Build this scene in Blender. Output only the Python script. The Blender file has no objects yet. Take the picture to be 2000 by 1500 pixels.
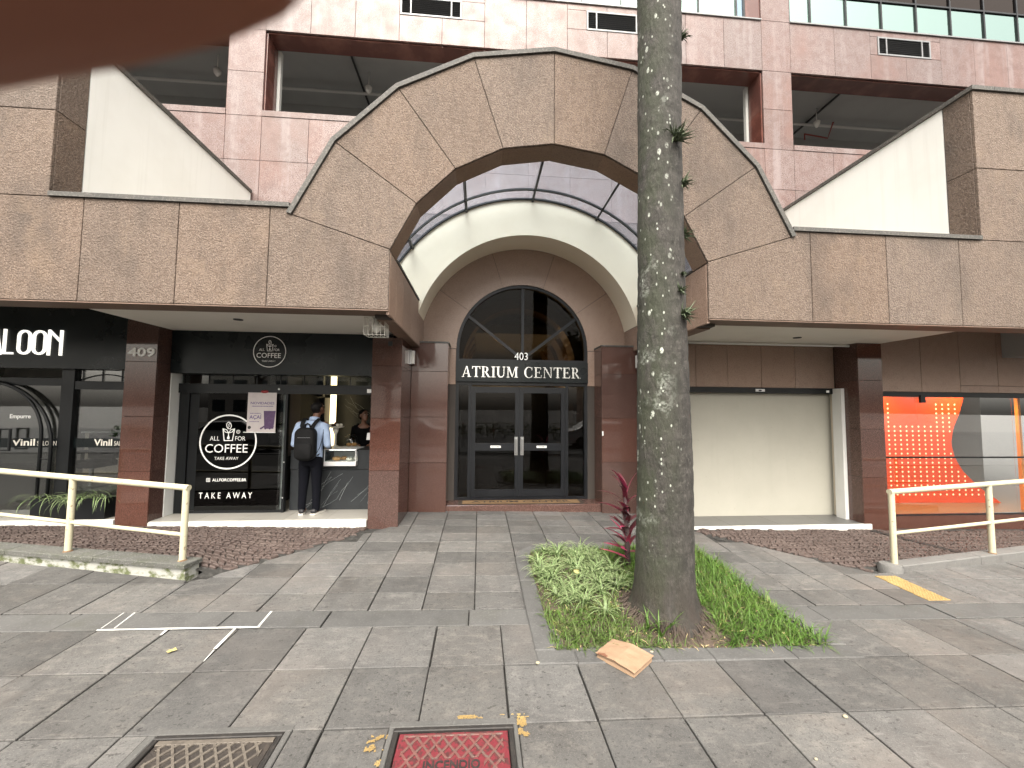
import bpy, math, random
from mathutils import Vector, Matrix, noise as mnoise
random.seed(7)
R = math.radians
sc = bpy.context.scene
col = sc.collection

# ---------------------------------------------------------------- camera
# X runs along the facade, Y into the building, Z up; metres
CAM = Vector((0.0, 0.0, 1.78))
YAW, PITCH, ROLL = R(4.62), R(3.42), R(0.5)
fwd = Vector((math.sin(YAW)*math.cos(PITCH), math.cos(YAW)*math.cos(PITCH), math.sin(PITCH)))
rgt0 = Vector((math.cos(YAW), -math.sin(YAW), 0))
up0 = rgt0.cross(fwd)
rgt = math.cos(ROLL)*rgt0 + math.sin(ROLL)*up0
upv = -math.sin(ROLL)*rgt0 + math.cos(ROLL)*up0
cd = bpy.data.cameras.new('camera')
cam = bpy.data.objects.new('camera', cd)
col.objects.link(cam)
m = Matrix((rgt, upv, -fwd)).transposed().to_4x4()
m.translation = CAM
cam.matrix_world = m
cd.sensor_width = 36.0
cd.lens = 36.0*780/2000
cd.clip_start = 0.004
cd.clip_end = 800
cd.dof.use_dof = True
cd.dof.focus_distance = 6.0
cd.dof.aperture_fstop = 12.0
sc.camera = cam

# ---------------------------------------------------------------- sky, sun, exposure
SUN_EL, SUN_AZ = R(54), R(186)           # high, behind the camera
w = bpy.data.worlds.new('World'); sc.world = w; w.use_nodes = True
nt = w.node_tree; nt.nodes.clear()
o_ = nt.nodes.new('ShaderNodeOutputWorld'); b_ = nt.nodes.new('ShaderNodeBackground')
s_ = nt.nodes.new('ShaderNodeTexSky'); s_.sky_type = 'NISHITA'; s_.sun_disc = False
s_.sun_elevation = SUN_EL; s_.sun_rotation = SUN_AZ; s_.dust_density = 6.0; s_.air_density = 1.4; s_.ozone_density = 1.0
h_ = nt.nodes.new('ShaderNodeHueSaturation'); h_.inputs['Saturation'].default_value = 0.16
t_ = nt.nodes.new('ShaderNodeMix'); t_.data_type = 'RGBA'; t_.blend_type = 'MULTIPLY'; t_.inputs['Factor'].default_value = 1; t_.inputs['B'].default_value = (1.0, .955, .885, 1)   # grey cloud cover, a little warm
nt.links.new(s_.outputs[0], h_.inputs['Color']); nt.links.new(h_.outputs[0], t_.inputs['A']); nt.links.new(t_.outputs['Result'], b_.inputs[0]); nt.links.new(b_.outputs[0], o_.inputs[0])
b_.inputs[1].default_value = 0.15
sd = bpy.data.lights.new('sun', 'SUN'); sd.energy = 0.9; sd.angle = R(48); sd.color = (1.0, 0.95, 0.86)
sun = bpy.data.objects.new('sun', sd); col.objects.link(sun)
d = Vector((math.sin(SUN_AZ)*math.cos(SUN_EL), math.cos(SUN_AZ)*math.cos(SUN_EL), math.sin(SUN_EL)))
sun.rotation_euler = d.to_track_quat('Z', 'Y').to_euler()
sun.location = (0, -5, 20)
vs = sc.view_settings
vs.view_transform = 'Standard'; vs.look = 'None'; vs.gamma = 1.0; vs.use_curve_mapping = False
vs.exposure = 1.78
sc.cycles.max_bounces = 6; sc.cycles.transparent_max_bounces = 16
sc.cycles.glossy_bounces = 3; sc.cycles.diffuse_bounces = 4
sc.cycles.use_adaptive_sampling = True; sc.cycles.adaptive_threshold = 0.02
sc.cycles.caustics_reflective = False; sc.cycles.caustics_refractive = False

# ---------------------------------------------------------------- helpers
W = {}                                   # world place of every object's origin

def tag(o, label=None, cat=None, group=None, kind=None):
    if label: o['label'] = label
    if cat: o['category'] = cat
    if group: o['group'] = group
    if kind: o['kind'] = kind
    return o

def empty(name, loc, label=None, cat=None, group=None, rz=0):
    o = bpy.data.objects.new(name, None); col.objects.link(o)
    o.empty_display_size = 0.1
    o.location = loc; o.rotation_euler = (0, 0, rz)
    W[o] = Vector(loc)
    return tag(o, label, cat, group)

def inset(poly, d):
    n = len(poly); out = []
    for i in range(n):
        p0, p1, p2 = poly[i-1], poly[i], poly[(i+1) % n]
        e1 = Vector((p1[0]-p0[0], p1[1]-p0[1])); e2 = Vector((p2[0]-p1[0], p2[1]-p1[1]))
        if e1.length < 1e-6 or e2.length < 1e-6: out.append(p1); continue
        e1.normalize(); e2.normalize()
        n1 = Vector((-e1.y, e1.x)); n2 = Vector((-e2.y, e2.x))
        b = n1+n2
        k = b.dot(n1)
        if k < .2: k = .2
        out.append((p1[0]+b.x*d/k, p1[1]+b.y*d/k))
    return out

def area2(poly):
    return sum(poly[i-1][0]*poly[i][1]-poly[i][0]*poly[i-1][1] for i in range(len(poly)))/2

def clip(poly, a, b):
    """keep the part of a polygon left of the line a->b"""
    out = []
    def s(p): return (b[0]-a[0])*(p[1]-a[1])-(b[1]-a[1])*(p[0]-a[0])
    for i in range(len(poly)):
        p, q = poly[i-1], poly[i]; sp, sq = s(p), s(q)
        if (sp >= 0) != (sq >= 0):
            t = sp/(sp-sq); out.append((p[0]+(q[0]-p[0])*t, p[1]+(q[1]-p[1])*t))
        if sq >= 0: out.append(q)
    return out

class MB:
    def __init__(s): s.v = []; s.f = []; s.m = []
    def face(s, pts, mi=0):
        i = len(s.v); s.v += [Vector(p) for p in pts]; s.f.append(tuple(range(i, i+len(pts)))); s.m.append(mi)
    def add(s, verts, faces, mi=0):
        i = len(s.v); s.v += [Vector(p) for p in verts]
        for f in faces: s.f.append(tuple(k+i for k in f)); s.m.append(mi)
        return s
    def box(s, x0, x1, y0, y1, z0, z1, mi=0, c=0):
        if c:
            return s.plate([(x0, y0), (x1, y0), (x1, y1), (x0, y1)], lambda u, v, t: (u, v, z1-t), z1-z0, c, mi, True)
        v = [(x0,y0,z0),(x1,y0,z0),(x1,y1,z0),(x0,y1,z0),(x0,y0,z1),(x1,y0,z1),(x1,y1,z1),(x0,y1,z1)]
        return s.add(v, [(0,3,2,1),(4,5,6,7),(0,1,5,4),(1,2,6,5),(2,3,7,6),(3,0,4,7)], mi)
    def plate(s, poly, to, th, c=.004, mi=0, back=True):
        """a convex polygon in (u,v) with a chamfered front; to(u,v,depth) -> point, depth 0 at the front"""
        if area2(poly) < 0: poly = poly[::-1]
        n = len(poly); fr = inset(poly, c)
        v = [to(p[0], p[1], 0) for p in fr]+[to(p[0], p[1], c) for p in poly]+[to(p[0], p[1], th) for p in poly]
        f = [tuple(range(n))]
        for i in range(n):
            j = (i+1) % n
            f += [(i, n+i, n+j, j), (n+i, 2*n+i, 2*n+j, n+j)]
        if back: f.append(tuple(range(3*n-1, 2*n-1, -1)))
        return s.add(v, f, mi)
    def prism(s, poly, to, t0, t1, mi=0):
        n = len(poly)
        v = [to(p[0], p[1], t0) for p in poly]+[to(p[0], p[1], t1) for p in poly]
        f = [tuple(range(n)), tuple(range(2*n-1, n-1, -1))]+[(i, n+i, n+(i+1) % n, (i+1) % n) for i in range(n)]
        return s.add(v, f, mi)
    def tube(s, path, r, n=8, cap=True, mi=0):
        P = [Vector(p) for p in path]; k = len(P)
        rr = r if isinstance(r, (list, tuple)) else [r]*k
        i0 = len(s.v); prev = None
        for i, p in enumerate(P):
            t = (P[min(i+1, k-1)]-P[max(i-1, 0)])
            if t.length < 1e-9: t = Vector((0, 0, 1))
            t.normalize()
            if prev is None:
                a = Vector((0, 0, 1)) if abs(t.z) < .9 else Vector((1, 0, 0))
                u = t.cross(a).normalized()
            else:
                u = (prev-t*prev.dot(t)).normalized()
            prev = u; q = t.cross(u)
            for j in range(n):
                a = 2*math.pi*j/n
                s.v.append(p+(u*math.cos(a)+q*math.sin(a))*rr[i])
        for i in range(k-1):
            for j in range(n):
                a, b = i0+i*n+j, i0+i*n+(j+1) % n
                s.f.append((a, b, b+n, a+n)); s.m.append(mi)
        if cap:
            s.f.append(tuple(range(i0+n-1, i0-1, -1))); s.m.append(mi)
            s.f.append(tuple(range(i0+(k-1)*n, i0+k*n))); s.m.append(mi)
        return s
    def loft(s, rings, mi=0, cap=True):
        """rings: list of equal-length point lists"""
        i0 = len(s.v); n = len(rings[0])
        for r_ in rings: s.v += [Vector(p) for p in r_]
        for i in range(len(rings)-1):
            for j in range(n):
                a, b = i0+i*n+j, i0+i*n+(j+1) % n
                s.f.append((a, b, b+n, a+n)); s.m.append(mi)
        if cap:
            s.f.append(tuple(range(i0+n-1, i0-1, -1))); s.m.append(mi)
            k = i0+(len(rings)-1)*n
            s.f.append(tuple(range(k, k+n))); s.m.append(mi)
        return s
    def oval(s, secs, n=16, mi=0):
        """stack of horizontal ellipses (cx,cy,cz,rx,ry)"""
        return s.loft([[(cx+rx*math.cos(2*math.pi*j/n), cy+ry*math.sin(2*math.pi*j/n), cz) for j in range(n)] for cx, cy, cz, rx, ry in secs], mi)
    def ball(s, c, r, n=12, k=8, mi=0, rot=None):
        rx, ry, rz = r if isinstance(r, (tuple, list)) else (r, r, r)
        rings = []
        for i in range(1, k):
            a = -math.pi/2+math.pi*i/k
            ring = []
            for j in range(n):
                b = 2*math.pi*j/n
                p = Vector((rx*math.cos(a)*math.cos(b), ry*math.cos(a)*math.sin(b), rz*math.sin(a)))
                if rot: p = rot @ p
                ring.append(p+Vector(c))
            rings.append(ring)
        return s.loft(rings, mi)
    def build(s, name, mats, parent=None, smooth=False, origin=None, auto=None):
        if not isinstance(mats, (list, tuple)): mats = [mats]
        lo = [min(p[i] for p in s.v) for i in range(3)]; hi = [max(p[i] for p in s.v) for i in range(3)]
        og = Vector(origin) if origin is not None else Vector(((lo[0]+hi[0])/2, (lo[1]+hi[1])/2, lo[2] if parent is None else (lo[2]+hi[2])/2))
        me = bpy.data.meshes.new(name)
        me.from_pydata([p-og for p in s.v], [], s.f)
        for mt in mats: me.materials.append(mt)
        if len(mats) > 1: me.polygons.foreach_set('material_index', s.m)
        if smooth: me.polygons.foreach_set('use_smooth', [True]*len(me.polygons))
        me.update()
        o = bpy.data.objects.new(name, me); col.objects.link(o)
        W[o] = og
        o.location = og-(W[parent] if parent else Vector((0, 0, 0)))
        if parent: o.parent = parent
        if auto: autosmooth(me, auto)
        return o

def autosmooth(me, deg):
    import bmesh
    bm = bmesh.new(); bm.from_mesh(me)
    bmesh.ops.remove_doubles(bm, verts=bm.verts, dist=1e-5)
    for f in bm.faces: f.smooth = True
    for e in bm.edges:
        e.smooth = not (len(e.link_faces) == 2 and e.calc_face_angle(0) > R(deg))
    bm.to_mesh(me); bm.free()

def kids(o): return list(o.children)

def copy_tree(o, parent=None):
    c = o.copy(); col.objects.link(c); c.parent = parent
    for ch in kids(o): copy_tree(ch, c)
    return c

def XZ(y):                               # plates on a wall that faces the street
    return lambda u, v, t: (u, y+t, v)

def wall_text(s, x0, x1, z0, z1, y, depth=.006, bold=0.0, italic=0.0):
    """lettering fitted into a box on a wall facing the street"""
    c = bpy.data.curves.new('lettering', 'FONT'); c.body = s; c.size = 1; c.offset = bold; c.shear = italic
    c.fill_mode = 'FRONT'; c.resolution_u = 3
    ob = bpy.data.objects.new('lettering', c); col.objects.link(ob)
    dg = bpy.context.evaluated_depsgraph_get()
    me = bpy.data.meshes.new_from_object(ob.evaluated_get(dg))
    vs_ = [v.co.copy() for v in me.vertices]; fs = [tuple(p.vertices) for p in me.polygons]
    # side walls from boundary edges
    cnt = {}
    for f in fs:
        for i in range(len(f)):
            e = (f[i-1], f[i]); cnt[tuple(sorted(e))] = cnt.get(tuple(sorted(e)), 0)+1
    edges = [(f[i-1], f[i]) for f in fs for i in range(len(f)) if cnt[tuple(sorted((f[i-1], f[i])))] == 1]
    bpy.data.objects.remove(ob); bpy.data.curves.remove(c); bpy.data.meshes.remove(me)
    ax = min(v.x for v in vs_); bx = max(v.x for v in vs_); az = min(v.y for v in vs_); bz = max(v.y for v in vs_)
    kx = (x1-x0)/(bx-ax); kz = (z1-z0)/(bz-az)
    pts = [(x0+(v.x-ax)*kx, z0+(v.y-az)*kz) for v in vs_]
    mb = MB(); n = len(pts)
    mb.v = [Vector((p[0], y-depth, p[1])) for p in pts]+[Vector((p[0], y, p[1])) for p in pts]
    mb.f = [f for f in fs]+[(b, a, a+n, b+n) for a, b in edges]
    mb.m = [0]*len(mb.f)
    return mb

def strip2d(mb, pts, wd, y, depth, closed=False):
    """a flat line of even width drawn on a wall"""
    k = len(pts)
    for i in range(k if closed else k-1):
        a = Vector(pts[i]); b = Vector(pts[(i+1) % k]); t = (b-a)
        if t.length < 1e-6: continue
        t.normalize(); n = Vector((-t.y, t.x))*wd/2; e = t*wd*.3
        a = a-e; b = b+e
        q = [a-n, b-n, b+n, a+n]
        dy = depth+(i % 2)*.0004
        mb.prism([(p.x, p.y) for p in q], lambda u, v, s_: (u, y-s_, v), dy, 0)

def remesh(mb, name, mat_, parent, voxel=.012, smooth_it=6, origin=None):
    """fuse closed pieces into one continuous skin"""
    o = mb.build(name, mat_, parent, origin=origin)
    a = o.modifiers.new('fuse', 'REMESH'); a.mode = 'VOXEL'; a.voxel_size = voxel; a.use_smooth_shade = True
    b = o.modifiers.new('soft', 'SMOOTH'); b.factor = .5; b.iterations = smooth_it
    dg = bpy.context.evaluated_depsgraph_get()
    me = bpy.data.meshes.new_from_object(o.evaluated_get(dg))
    o.modifiers.clear(); old = o.data; o.data = me; bpy.data.meshes.remove(old)
    me.name = name
    me.polygons.foreach_set('use_smooth', [True]*len(me.polygons))
    if not me.materials: me.materials.append(mat_)
    return o

# ---------------------------------------------------------------- materials
M = {}
def mat(name, base, rough=.6, layers=(), bump=None, rnd=0., metal=0., spec=.5, rough_var=0., emit=None, coat=0., objspace=False, bump2=None):
    """layers: (scale, (sx,sy,sz), colour, lo, hi, amount) laid over the base by noise in world space"""
    mt = bpy.data.materials.new(name); mt.use_nodes = True; nt = mt.node_tree; nt.nodes.clear()
    N = nt.nodes.new; L = nt.links.new
    out = N('ShaderNodeOutputMaterial'); bs = N('ShaderNodeBsdfPrincipled'); L(bs.outputs[0], out.inputs[0])
    if objspace: geo = N('ShaderNodeTexCoord'); pos = geo.outputs['Object']
    else: geo = N('ShaderNodeNewGeometry'); pos = geo.outputs['Position']
    oi = None
    def scaled(sv):
        mp = N('ShaderNodeMapping'); mp.inputs['Scale'].default_value = sv; L(pos, mp.inputs['Vector']); return mp.outputs[0]
    cur = None
    def rgb(c):
        r_ = N('ShaderNodeRGB'); r_.outputs[0].default_value = (*c, 1); return r_.outputs[0]
    cur = rgb(base)
    for i, (scale, sv, c, lo, hi, amt) in enumerate(layers):
        nz = N('ShaderNodeTexNoise'); nz.inputs['Scale'].default_value = scale; nz.inputs['Detail'].default_value = 2 if scale >= 20 else 4
        nz.inputs['Roughness'].default_value = .6
        L(scaled(sv), nz.inputs['Vector'])
        mr = N('ShaderNodeMapRange'); mr.inputs['From Min'].default_value = lo; mr.inputs['From Max'].default_value = hi
        mr.inputs['To Min'].default_value = 0; mr.inputs['To Max'].default_value = amt
        L(nz.outputs['Fac'], mr.inputs['Value'])
        mx = N('ShaderNodeMix'); mx.data_type = 'RGBA'
        L(mr.outputs[0], mx.inputs['Factor']); L(cur, mx.inputs['A']); L(rgb(c), mx.inputs['B'])
        cur = mx.outputs['Result']
    if rnd:
        oi = N('ShaderNodeObjectInfo')
        mr = N('ShaderNodeMapRange'); mr.inputs['To Min'].default_value = 1-rnd; mr.inputs['To Max'].default_value = 1+rnd
        L(oi.outputs['Random'], mr.inputs['Value'])
        hs = N('ShaderNodeHueSaturation'); L(mr.outputs[0], hs.inputs['Value']); L(cur, hs.inputs['Color'])
        mr2 = N('ShaderNodeMath'); mr2.operation = 'FRACT'
        mm = N('ShaderNodeMath'); mm.operation = 'MULTIPLY'; mm.inputs[1].default_value = 7.31; L(oi.outputs['Random'], mm.inputs[0]); L(mm.outputs[0], mr2.inputs[0])
        m3 = N('ShaderNodeMapRange'); m3.inputs['To Min'].default_value = 1-rnd*1.2; m3.inputs['To Max'].default_value = 1+rnd*1.2
        L(mr2.outputs[0], m3.inputs['Value']); L(m3.outputs[0], hs.inputs['Saturation'])
        cur = hs.outputs[0]
    L(cur, bs.inputs['Base Color'])
    bs.inputs['Roughness'].default_value = rough; bs.inputs['Metallic'].default_value = metal
    bs.inputs['Specular IOR Level'].default_value = spec; bs.inputs['Coat Weight'].default_value = coat
    if rough_var:
        nz = N('ShaderNodeTexNoise'); nz.inputs['Scale'].default_value = 3.0; nz.inputs['Detail'].default_value = 5; L(pos, nz.inputs['Vector'])
        mr = N('ShaderNodeMapRange'); mr.inputs['From Min'].default_value = .3; mr.inputs['From Max'].default_value = .7
        mr.inputs['To Min'].default_value = rough-rough_var; mr.inputs['To Max'].default_value = rough+rough_var
        L(nz.outputs['Fac'], mr.inputs['Value']); L(mr.outputs[0], bs.inputs['Roughness'])
    prevn = None
    for bb in (bump, bump2):
        if not bb: continue
        nz = N('ShaderNodeTexNoise'); nz.inputs['Scale'].default_value = bb[0]; nz.inputs['Detail'].default_value = 2 if bb[0] > 35 else 4
        L(scaled(bb[3]) if len(bb) > 3 else pos, nz.inputs['Vector'])
        bp = N('ShaderNodeBump'); bp.inputs['Strength'].default_value = bb[1]; bp.inputs['Distance'].default_value = bb[2]
        L(nz.outputs['Fac'], bp.inputs['Height'])
        if prevn: L(prevn, bp.inputs['Normal'])
        prevn = bp.outputs[0]
    if prevn: L(prevn, bs.inputs['Normal'])
    if emit:
        bs.inputs['Emission Color'].default_value = (*emit[0], 1); bs.inputs['Emission Strength'].default_value = emit[1]
    M[name] = mt
    return mt

def glass(name, tint, refl=1.0, base=.02, rough=.0, gcol=(1, 1, 1), wav=0):
    mt = bpy.data.materials.new(name); mt.use_nodes = True; nt = mt.node_tree; nt.nodes.clear()
    N = nt.nodes.new; L = nt.links.new
    out = N('ShaderNodeOutputMaterial'); mx = N('ShaderNodeMixShader'); tr = N('ShaderNodeBsdfTransparent'); gl = N('ShaderNodeBsdfGlossy')
    tr.inputs[0].default_value = (*tint, 1); gl.inputs[0].default_value = (*gcol, 1); gl.inputs['Roughness'].default_value = rough
    lwt = N('ShaderNodeLayerWeight'); lwt.inputs['Blend'].default_value = .5
    pw = N('ShaderNodeMath'); pw.operation = 'POWER'; pw.inputs[1].default_value = 5; L(lwt.outputs['Facing'], pw.inputs[0])
    fr = N('ShaderNodeMath'); fr.operation = 'MULTIPLY_ADD'; fr.inputs[1].default_value = .96; fr.inputs[2].default_value = .04; L(pw.outputs[0], fr.inputs[0])
    ma = N('ShaderNodeMath'); ma.operation = 'MULTIPLY_ADD'; ma.inputs[1].default_value = refl; ma.inputs[2].default_value = base; ma.use_clamp = True
    L(fr.outputs[0], ma.inputs[0]); L(ma.outputs[0], mx.inputs[0]); L(tr.outputs[0], mx.inputs[1]); L(gl.outputs[0], mx.inputs[2]); L(mx.outputs[0], out.inputs[0])
    if wav:
        nz = N('ShaderNodeTexNoise'); nz.inputs['Scale'].default_value = 1.2; nz.inputs['Detail'].default_value = 1
        ge = N('ShaderNodeNewGeometry'); L(ge.outputs['Position'], nz.inputs['Vector'])
        bp = N('ShaderNodeBump'); bp.inputs['Strength'].default_value = wav; bp.inputs['Distance'].default_value = .01
        L(nz.outputs['Fac'], bp.inputs['Height']); L(bp.outputs[0], gl.inputs['Normal'])
    M[name] = mt; return mt

U = (1, 1, 1)
mat('beam_granite', (.140, .102, .080), .8, [
    (55, (1, 1, 1.7), (.036, .024, .017), .48, .62, .75), (75, (1, 1, 1.8), (.27, .215, .175), .50, .64, .7),
    (24, U, (.085, .057, .040), .46, .64, .5), (1.1, (1, 1, .45), (.058, .046, .039), .50, .66, .65), (7, (1.6, 1.6, .25), (.070, .052, .040), .55, .72, .45), (3.2, (1, 1, .8), (.185, .135, .098), .54, .72, .4)],
    bump=(48, 1.0, .014), bump2=(130, .5, .004), rnd=.08)
mat('pink_granite', (.130, .086, .078), .42, [
    (34, U, (.072, .038, .034), .46, .58, .8), (70, U, (.28, .22, .21), .5, .61, .75),
    (1.0, (1, 1, .6), (.15, .066, .048), .48, .66, .6), (1.6, (2.2, 1, .12), (.22, .178, .175), .52, .68, .6), (6, U, (.105, .056, .046), .48, .64, .5)],
    bump=(80, .12, .004), rnd=.10, spec=.5, rough_var=.08)
mat('red_granite', (.078, .038, .030), .05, [
    (90, U, (.04, .021, .017), .46, .60, .8), (120, U, (.24, .14, .115), .52, .64, .7), (14, (1, 1, .6), (.078, .038, .03), .5, .7, .5)],
    rnd=.12, spec=.65, rough_var=.03)
mat('reveal_granite', (.11, .045, .036), .16, [(70, U, (.08, .03, .025), .46, .64, .6), (2, U, (.26, .12, .095), .5, .7, .5)], rnd=.08, rough_var=.06)
mat('arch_granite', (.33, .228, .175), .5, [
    (80, U, (.12, .075, .058), .48, .64, .75), (120, U, (.50, .38, .315), .52, .66, .65), (9, U, (.22, .14, .11), .5, .7, .35)], bump=(80, .25, .005), rnd=.05)
mat('lip_granite', (.17, .112, .082), .6, [(80, U, (.07, .043, .033), .48, .66, .6), (3, U, (.23, .16, .122), .5, .7, .5)], rnd=.08)
mat('shade_lifted_granite', (.27, .185, .135), .6, [(80, U, (.11, .07, .05), .48, .66, .6), (3, U, (.33, .235, .175), .5, .7, .5)], rnd=.08)  # same stone as the beam, colour raised to offset shade under the arch
mat('coping', (.075, .070, .064), .7, [(6, U, (.055, .055, .052), .45, .65, .7), (40, U, (.22, .21, .19), .52, .68, .5)], bump=(50, .3, .004), rnd=.08)
mat('joint', (.055, .046, .04), .9)
mat('pink_joint', (.10, .076, .07), .9)
mat('cream_paint', (.86, .775, .625), .65, [(2, U, (.80, .71, .56), .5, .75, .5)])
mat('bounce_plaster', (.66, .63, .57), .8, [(2, U, (.58, .55, .49), .5, .72, .5)])  # pale finish for unseen back faces, added to bounce light onto the cream arch
mat('cream_dull', (.66, .60, .51), .7)
mat('white_paint', (.80, .81, .785), .6, [(1.2, U, (.75, .755, .725), .5, .75, .5), (3, (3, 3, .12), (.58, .58, .54), .54, .76, .3), (.9, (1, 1, 1), (.70, .70, .665), .5, .7, .4)])
mat('shutter_cream', (.44, .425, .365), .6, [(1.4, U, (.39, .375, .32), .45, .72, .6), (4, (2, 2, .12), (.37, .355, .30), .58, .76, .25), (22, U, (.36, .33, .27), .68, .74, .6)], bump=(3, .1, .01))
mat('soffit_paint', (.74, .715, .665), .75, [(1.5, U, (.66, .635, .58), .5, .72, .6)])
mat('jamb_white', (.74, .745, .73), .5, [(3, (1, 1, .3), (.6, .6, .57), .52, .75, .5)])
mat('black_sign', (.007, .010, .011), .3, rough_var=.05, spec=.3)
mat('black_metal', (.009, .010, .011), .38, rough_var=.08, spec=.3)
mat('dark_frame', (.007, .008, .0105), .4, rough_var=.08, spec=.35)
mat('white_letter', (.92, .92, .90), .4)
mat('lit_letter', (.86, .86, .84), .4, emit=((1, .97, .88), .35))
mat('steel_letter', (.72, .72, .70), .22, metal=.85)
mat('rusty', (.15, .085, .045), .85, [(30, U, (.30, .25, .16), .5, .62, .8)])
mat('steel', (.5, .5, .5), .3, metal=.9)
mat('alu', (.20, .205, .21), .5, metal=.3)
mat('paving', (.092, .090, .087), .78, [
    (2.2, U, (.064, .062, .060), .45, .68, .8), (9, (1, 1.6, 1), (.15, .142, .132), .5, .70, .6), (60, U, (.048, .046, .044), .52, .66, .5), (24, (1, 1.5, 1), (.034, .032, .031), .64, .68, .75),
    (160, U, (.19, .18, .17), .56, .68, .5), (1.3, (2.4, .6, 1), (.048, .046, .044), .57, .70, .6), (.8, U, (.132, .115, .104), .5, .7, .5), (11, (.35, 3, 1), (.17, .16, .15), .62, .72, .5)],
    bump=(45, .25, .006), bump2=(6, .35, .012), rnd=.24, spec=.35, rough_var=.10)
mat('kerb_stone', (.084, .083, .081), .8, [(4, U, (.054, .053, .052), .45, .7, .7), (60, U, (.135, .132, .126), .54, .7, .5), (2, U, (.09, .09, .07), .55, .75, .4)], bump=(40, .3, .006), rnd=.12)
mat('mortar', (.026, .025, .023), .95, [(20, U, (.07, .067, .062), .5, .7, .7)], bump=(60, .5, .006))
mat('cobble', (.070, .048, .041), .72, [(40, U, (.04, .028, .025), .46, .64, .7), (3, U, (.11, .082, .07), .5, .7, .55), (130, U, (.15, .118, .105), .56, .7, .4)], bump=(70, .5, .006))
mat('collar', (.085, .083, .079), .9, [(5, U, (.055, .054, .052), .45, .7, .7), (70, U, (.13, .127, .122), .55, .7, .5)], bump=(60, .5, .006))
mat('concrete', (.135, .132, .126), .9, [(5, U, (.085, .083, .08), .45, .7, .7), (70, U, (.20, .195, .19), .55, .7, .5)], bump=(60, .4, .005))
mat('mossy_wall', (.36, .36, .335), .9, [(7, (1, 1, 1.6), (.085, .10, .035), .47, .58, .95), (16, U, (.30, .31, .25), .5, .66, .7)], bump=(30, .5, .012))
mat('wall_cap', (.085, .085, .078), .85, [(6, U, (.065, .068, .052), .45, .66, .8), (60, U, (.28, .28, .26), .55, .7, .5)], bump=(40, .4, .006), rnd=.1)
mat('asphalt', (.052, .052, .052), .85, [(40, U, (.09, .09, .088), .5, .7, .6), (1, U, (.035, .035, .035), .5, .7, .5)], bump=(90, .6, .006))
mat('dirt', (.072, .052, .038), .95, [(12, U, (.035, .026, .02), .45, .65, .7), (50, U, (.13, .10, .075), .54, .7, .6)], bump=(30, .8, .02))
mat('plinth', (.70, .69, .64), .7, [(30, U, (.45, .43, .39), .55, .7, .7), (5, (1, 1, .4), (.55, .53, .48), .5, .72, .6)], bump=(40, .5, .006))
mat('beige_floor', (.36, .345, .31), .28, [(5, U, (.30, .285, .26), .45, .7, .5)], rnd=.06)
mat('grey_floor', (.11, .108, .105), .35, [(6, U, (.08, .08, .078), .45, .7, .6)], rnd=.08)
mat('rail_paint', (.50, .465, .33), .5, [(9, U, (.43, .40, .275), .5, .7, .5), (22, U, (.20, .13, .075), .66, .70, .8), (60, U, (.36, .33, .24), .6, .7, .5)], rough_var=.06)
mat('marble', (.026, .029, .032), .4, [(3, U, (.038, .042, .046), .45, .7, .7)], spec=.35)
mat('marble_vein', (.40, .42, .42), .4)
mat('yellow_paint', (.28, .19, .07), .7, [(45, U, (.22, .165, .08), .5, .7, .6), (4, U, (.40, .30, .12), .52, .7, .5)], bump=(60, .3, .003))
mat('white_road_paint', (.50, .50, .48), .75, [(30, U, (.45, .44, .41), .56, .7, .7)])
mat('iron', (.030, .025, .022), .6, [(25, U, (.055, .045, .037), .5, .68, .7), (4, U, (.018, .016, .015), .5, .7, .6)], bump=(70, .4, .004))
mat('iron_dark', (.017, .015, .014), .65, [(25, U, (.035, .03, .026), .5, .68, .6)])
mat('iron_ridge', (.105, .090, .074), .65, [(25, U, (.06, .05, .042), .5, .66, .7)])
mat('iron_red', (.135, .018, .025), .6, [(30, U, (.05, .02, .019), .50, .60, .85), (5, U, (.10, .015, .02), .5, .7, .6)], bump=(70, .4, .004))
mat('iron_red_ridge', (.13, .052, .046), .6, [(30, U, (.10, .07, .06), .46, .60, .85)], bump=(70, .4, .004))
mat('kraft', (.27, .178, .112), .8, [(6, U, (.22, .142, .085), .45, .7, .6), (150, U, (.34, .24, .16), .55, .7, .4)], bump=(12, .3, .006), objspace=True)
mat('grease', (.17, .075, .045), .6)
mat('leaf_dry', (.42, .36, .14), .7)
mat('leaf_white', (.30, .27, .19), .7)
mat('grass_blade', (.072, .142, .020), .55, [(6, U, (.04, .09, .013), .45, .65, .7), (2.5, U, (.15, .21, .045), .55, .72, .6)], spec=.35)
mat('grass_dull', (.08, .12, .03), .6, [(7, U, (.045, .07, .018), .45, .65, .7), (5, U, (.24, .23, .085), .56, .7, .7)], spec=.3)
mat('straw', (.46, .36, .19), .8)
mat('spider_green', (.055, .115, .026), .5, [(5, U, (.034, .078, .017), .45, .65, .6)], spec=.35)
mat('spider_cream', (.33, .39, .20), .5)
mat('red_leaf', (.105, .022, .032), .35, [(9, U, (.20, .03, .055), .5, .66, .7), (4, U, (.05, .02, .024), .5, .7, .6)], spec=.5)
mat('pink_leaf', (.42, .05, .12), .4)
mat('stem_brown', (.075, .05, .05), .8)
mat('airplant', (.075, .10, .052), .7, [(30, U, (.14, .17, .11), .5, .7, .6)])
mat('airplant_root', (.03, .026, .02), .9)
mat('frond', (.05, .085, .022), .5)
mat('crownshaft', (.12, .17, .06), .45)
mat('skin_dark', (.16, .075, .045), .5)
mat('skin_mid', (.22, .11, .07), .5)
mat('skin_finger', (.23, .09, .056), .5, [(9, U, (.19, .065, .04), .45, .7, .5)], spec=.25, objspace=True)
mat('hair', (.006, .005, .0048), .6, spec=.2)
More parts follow.
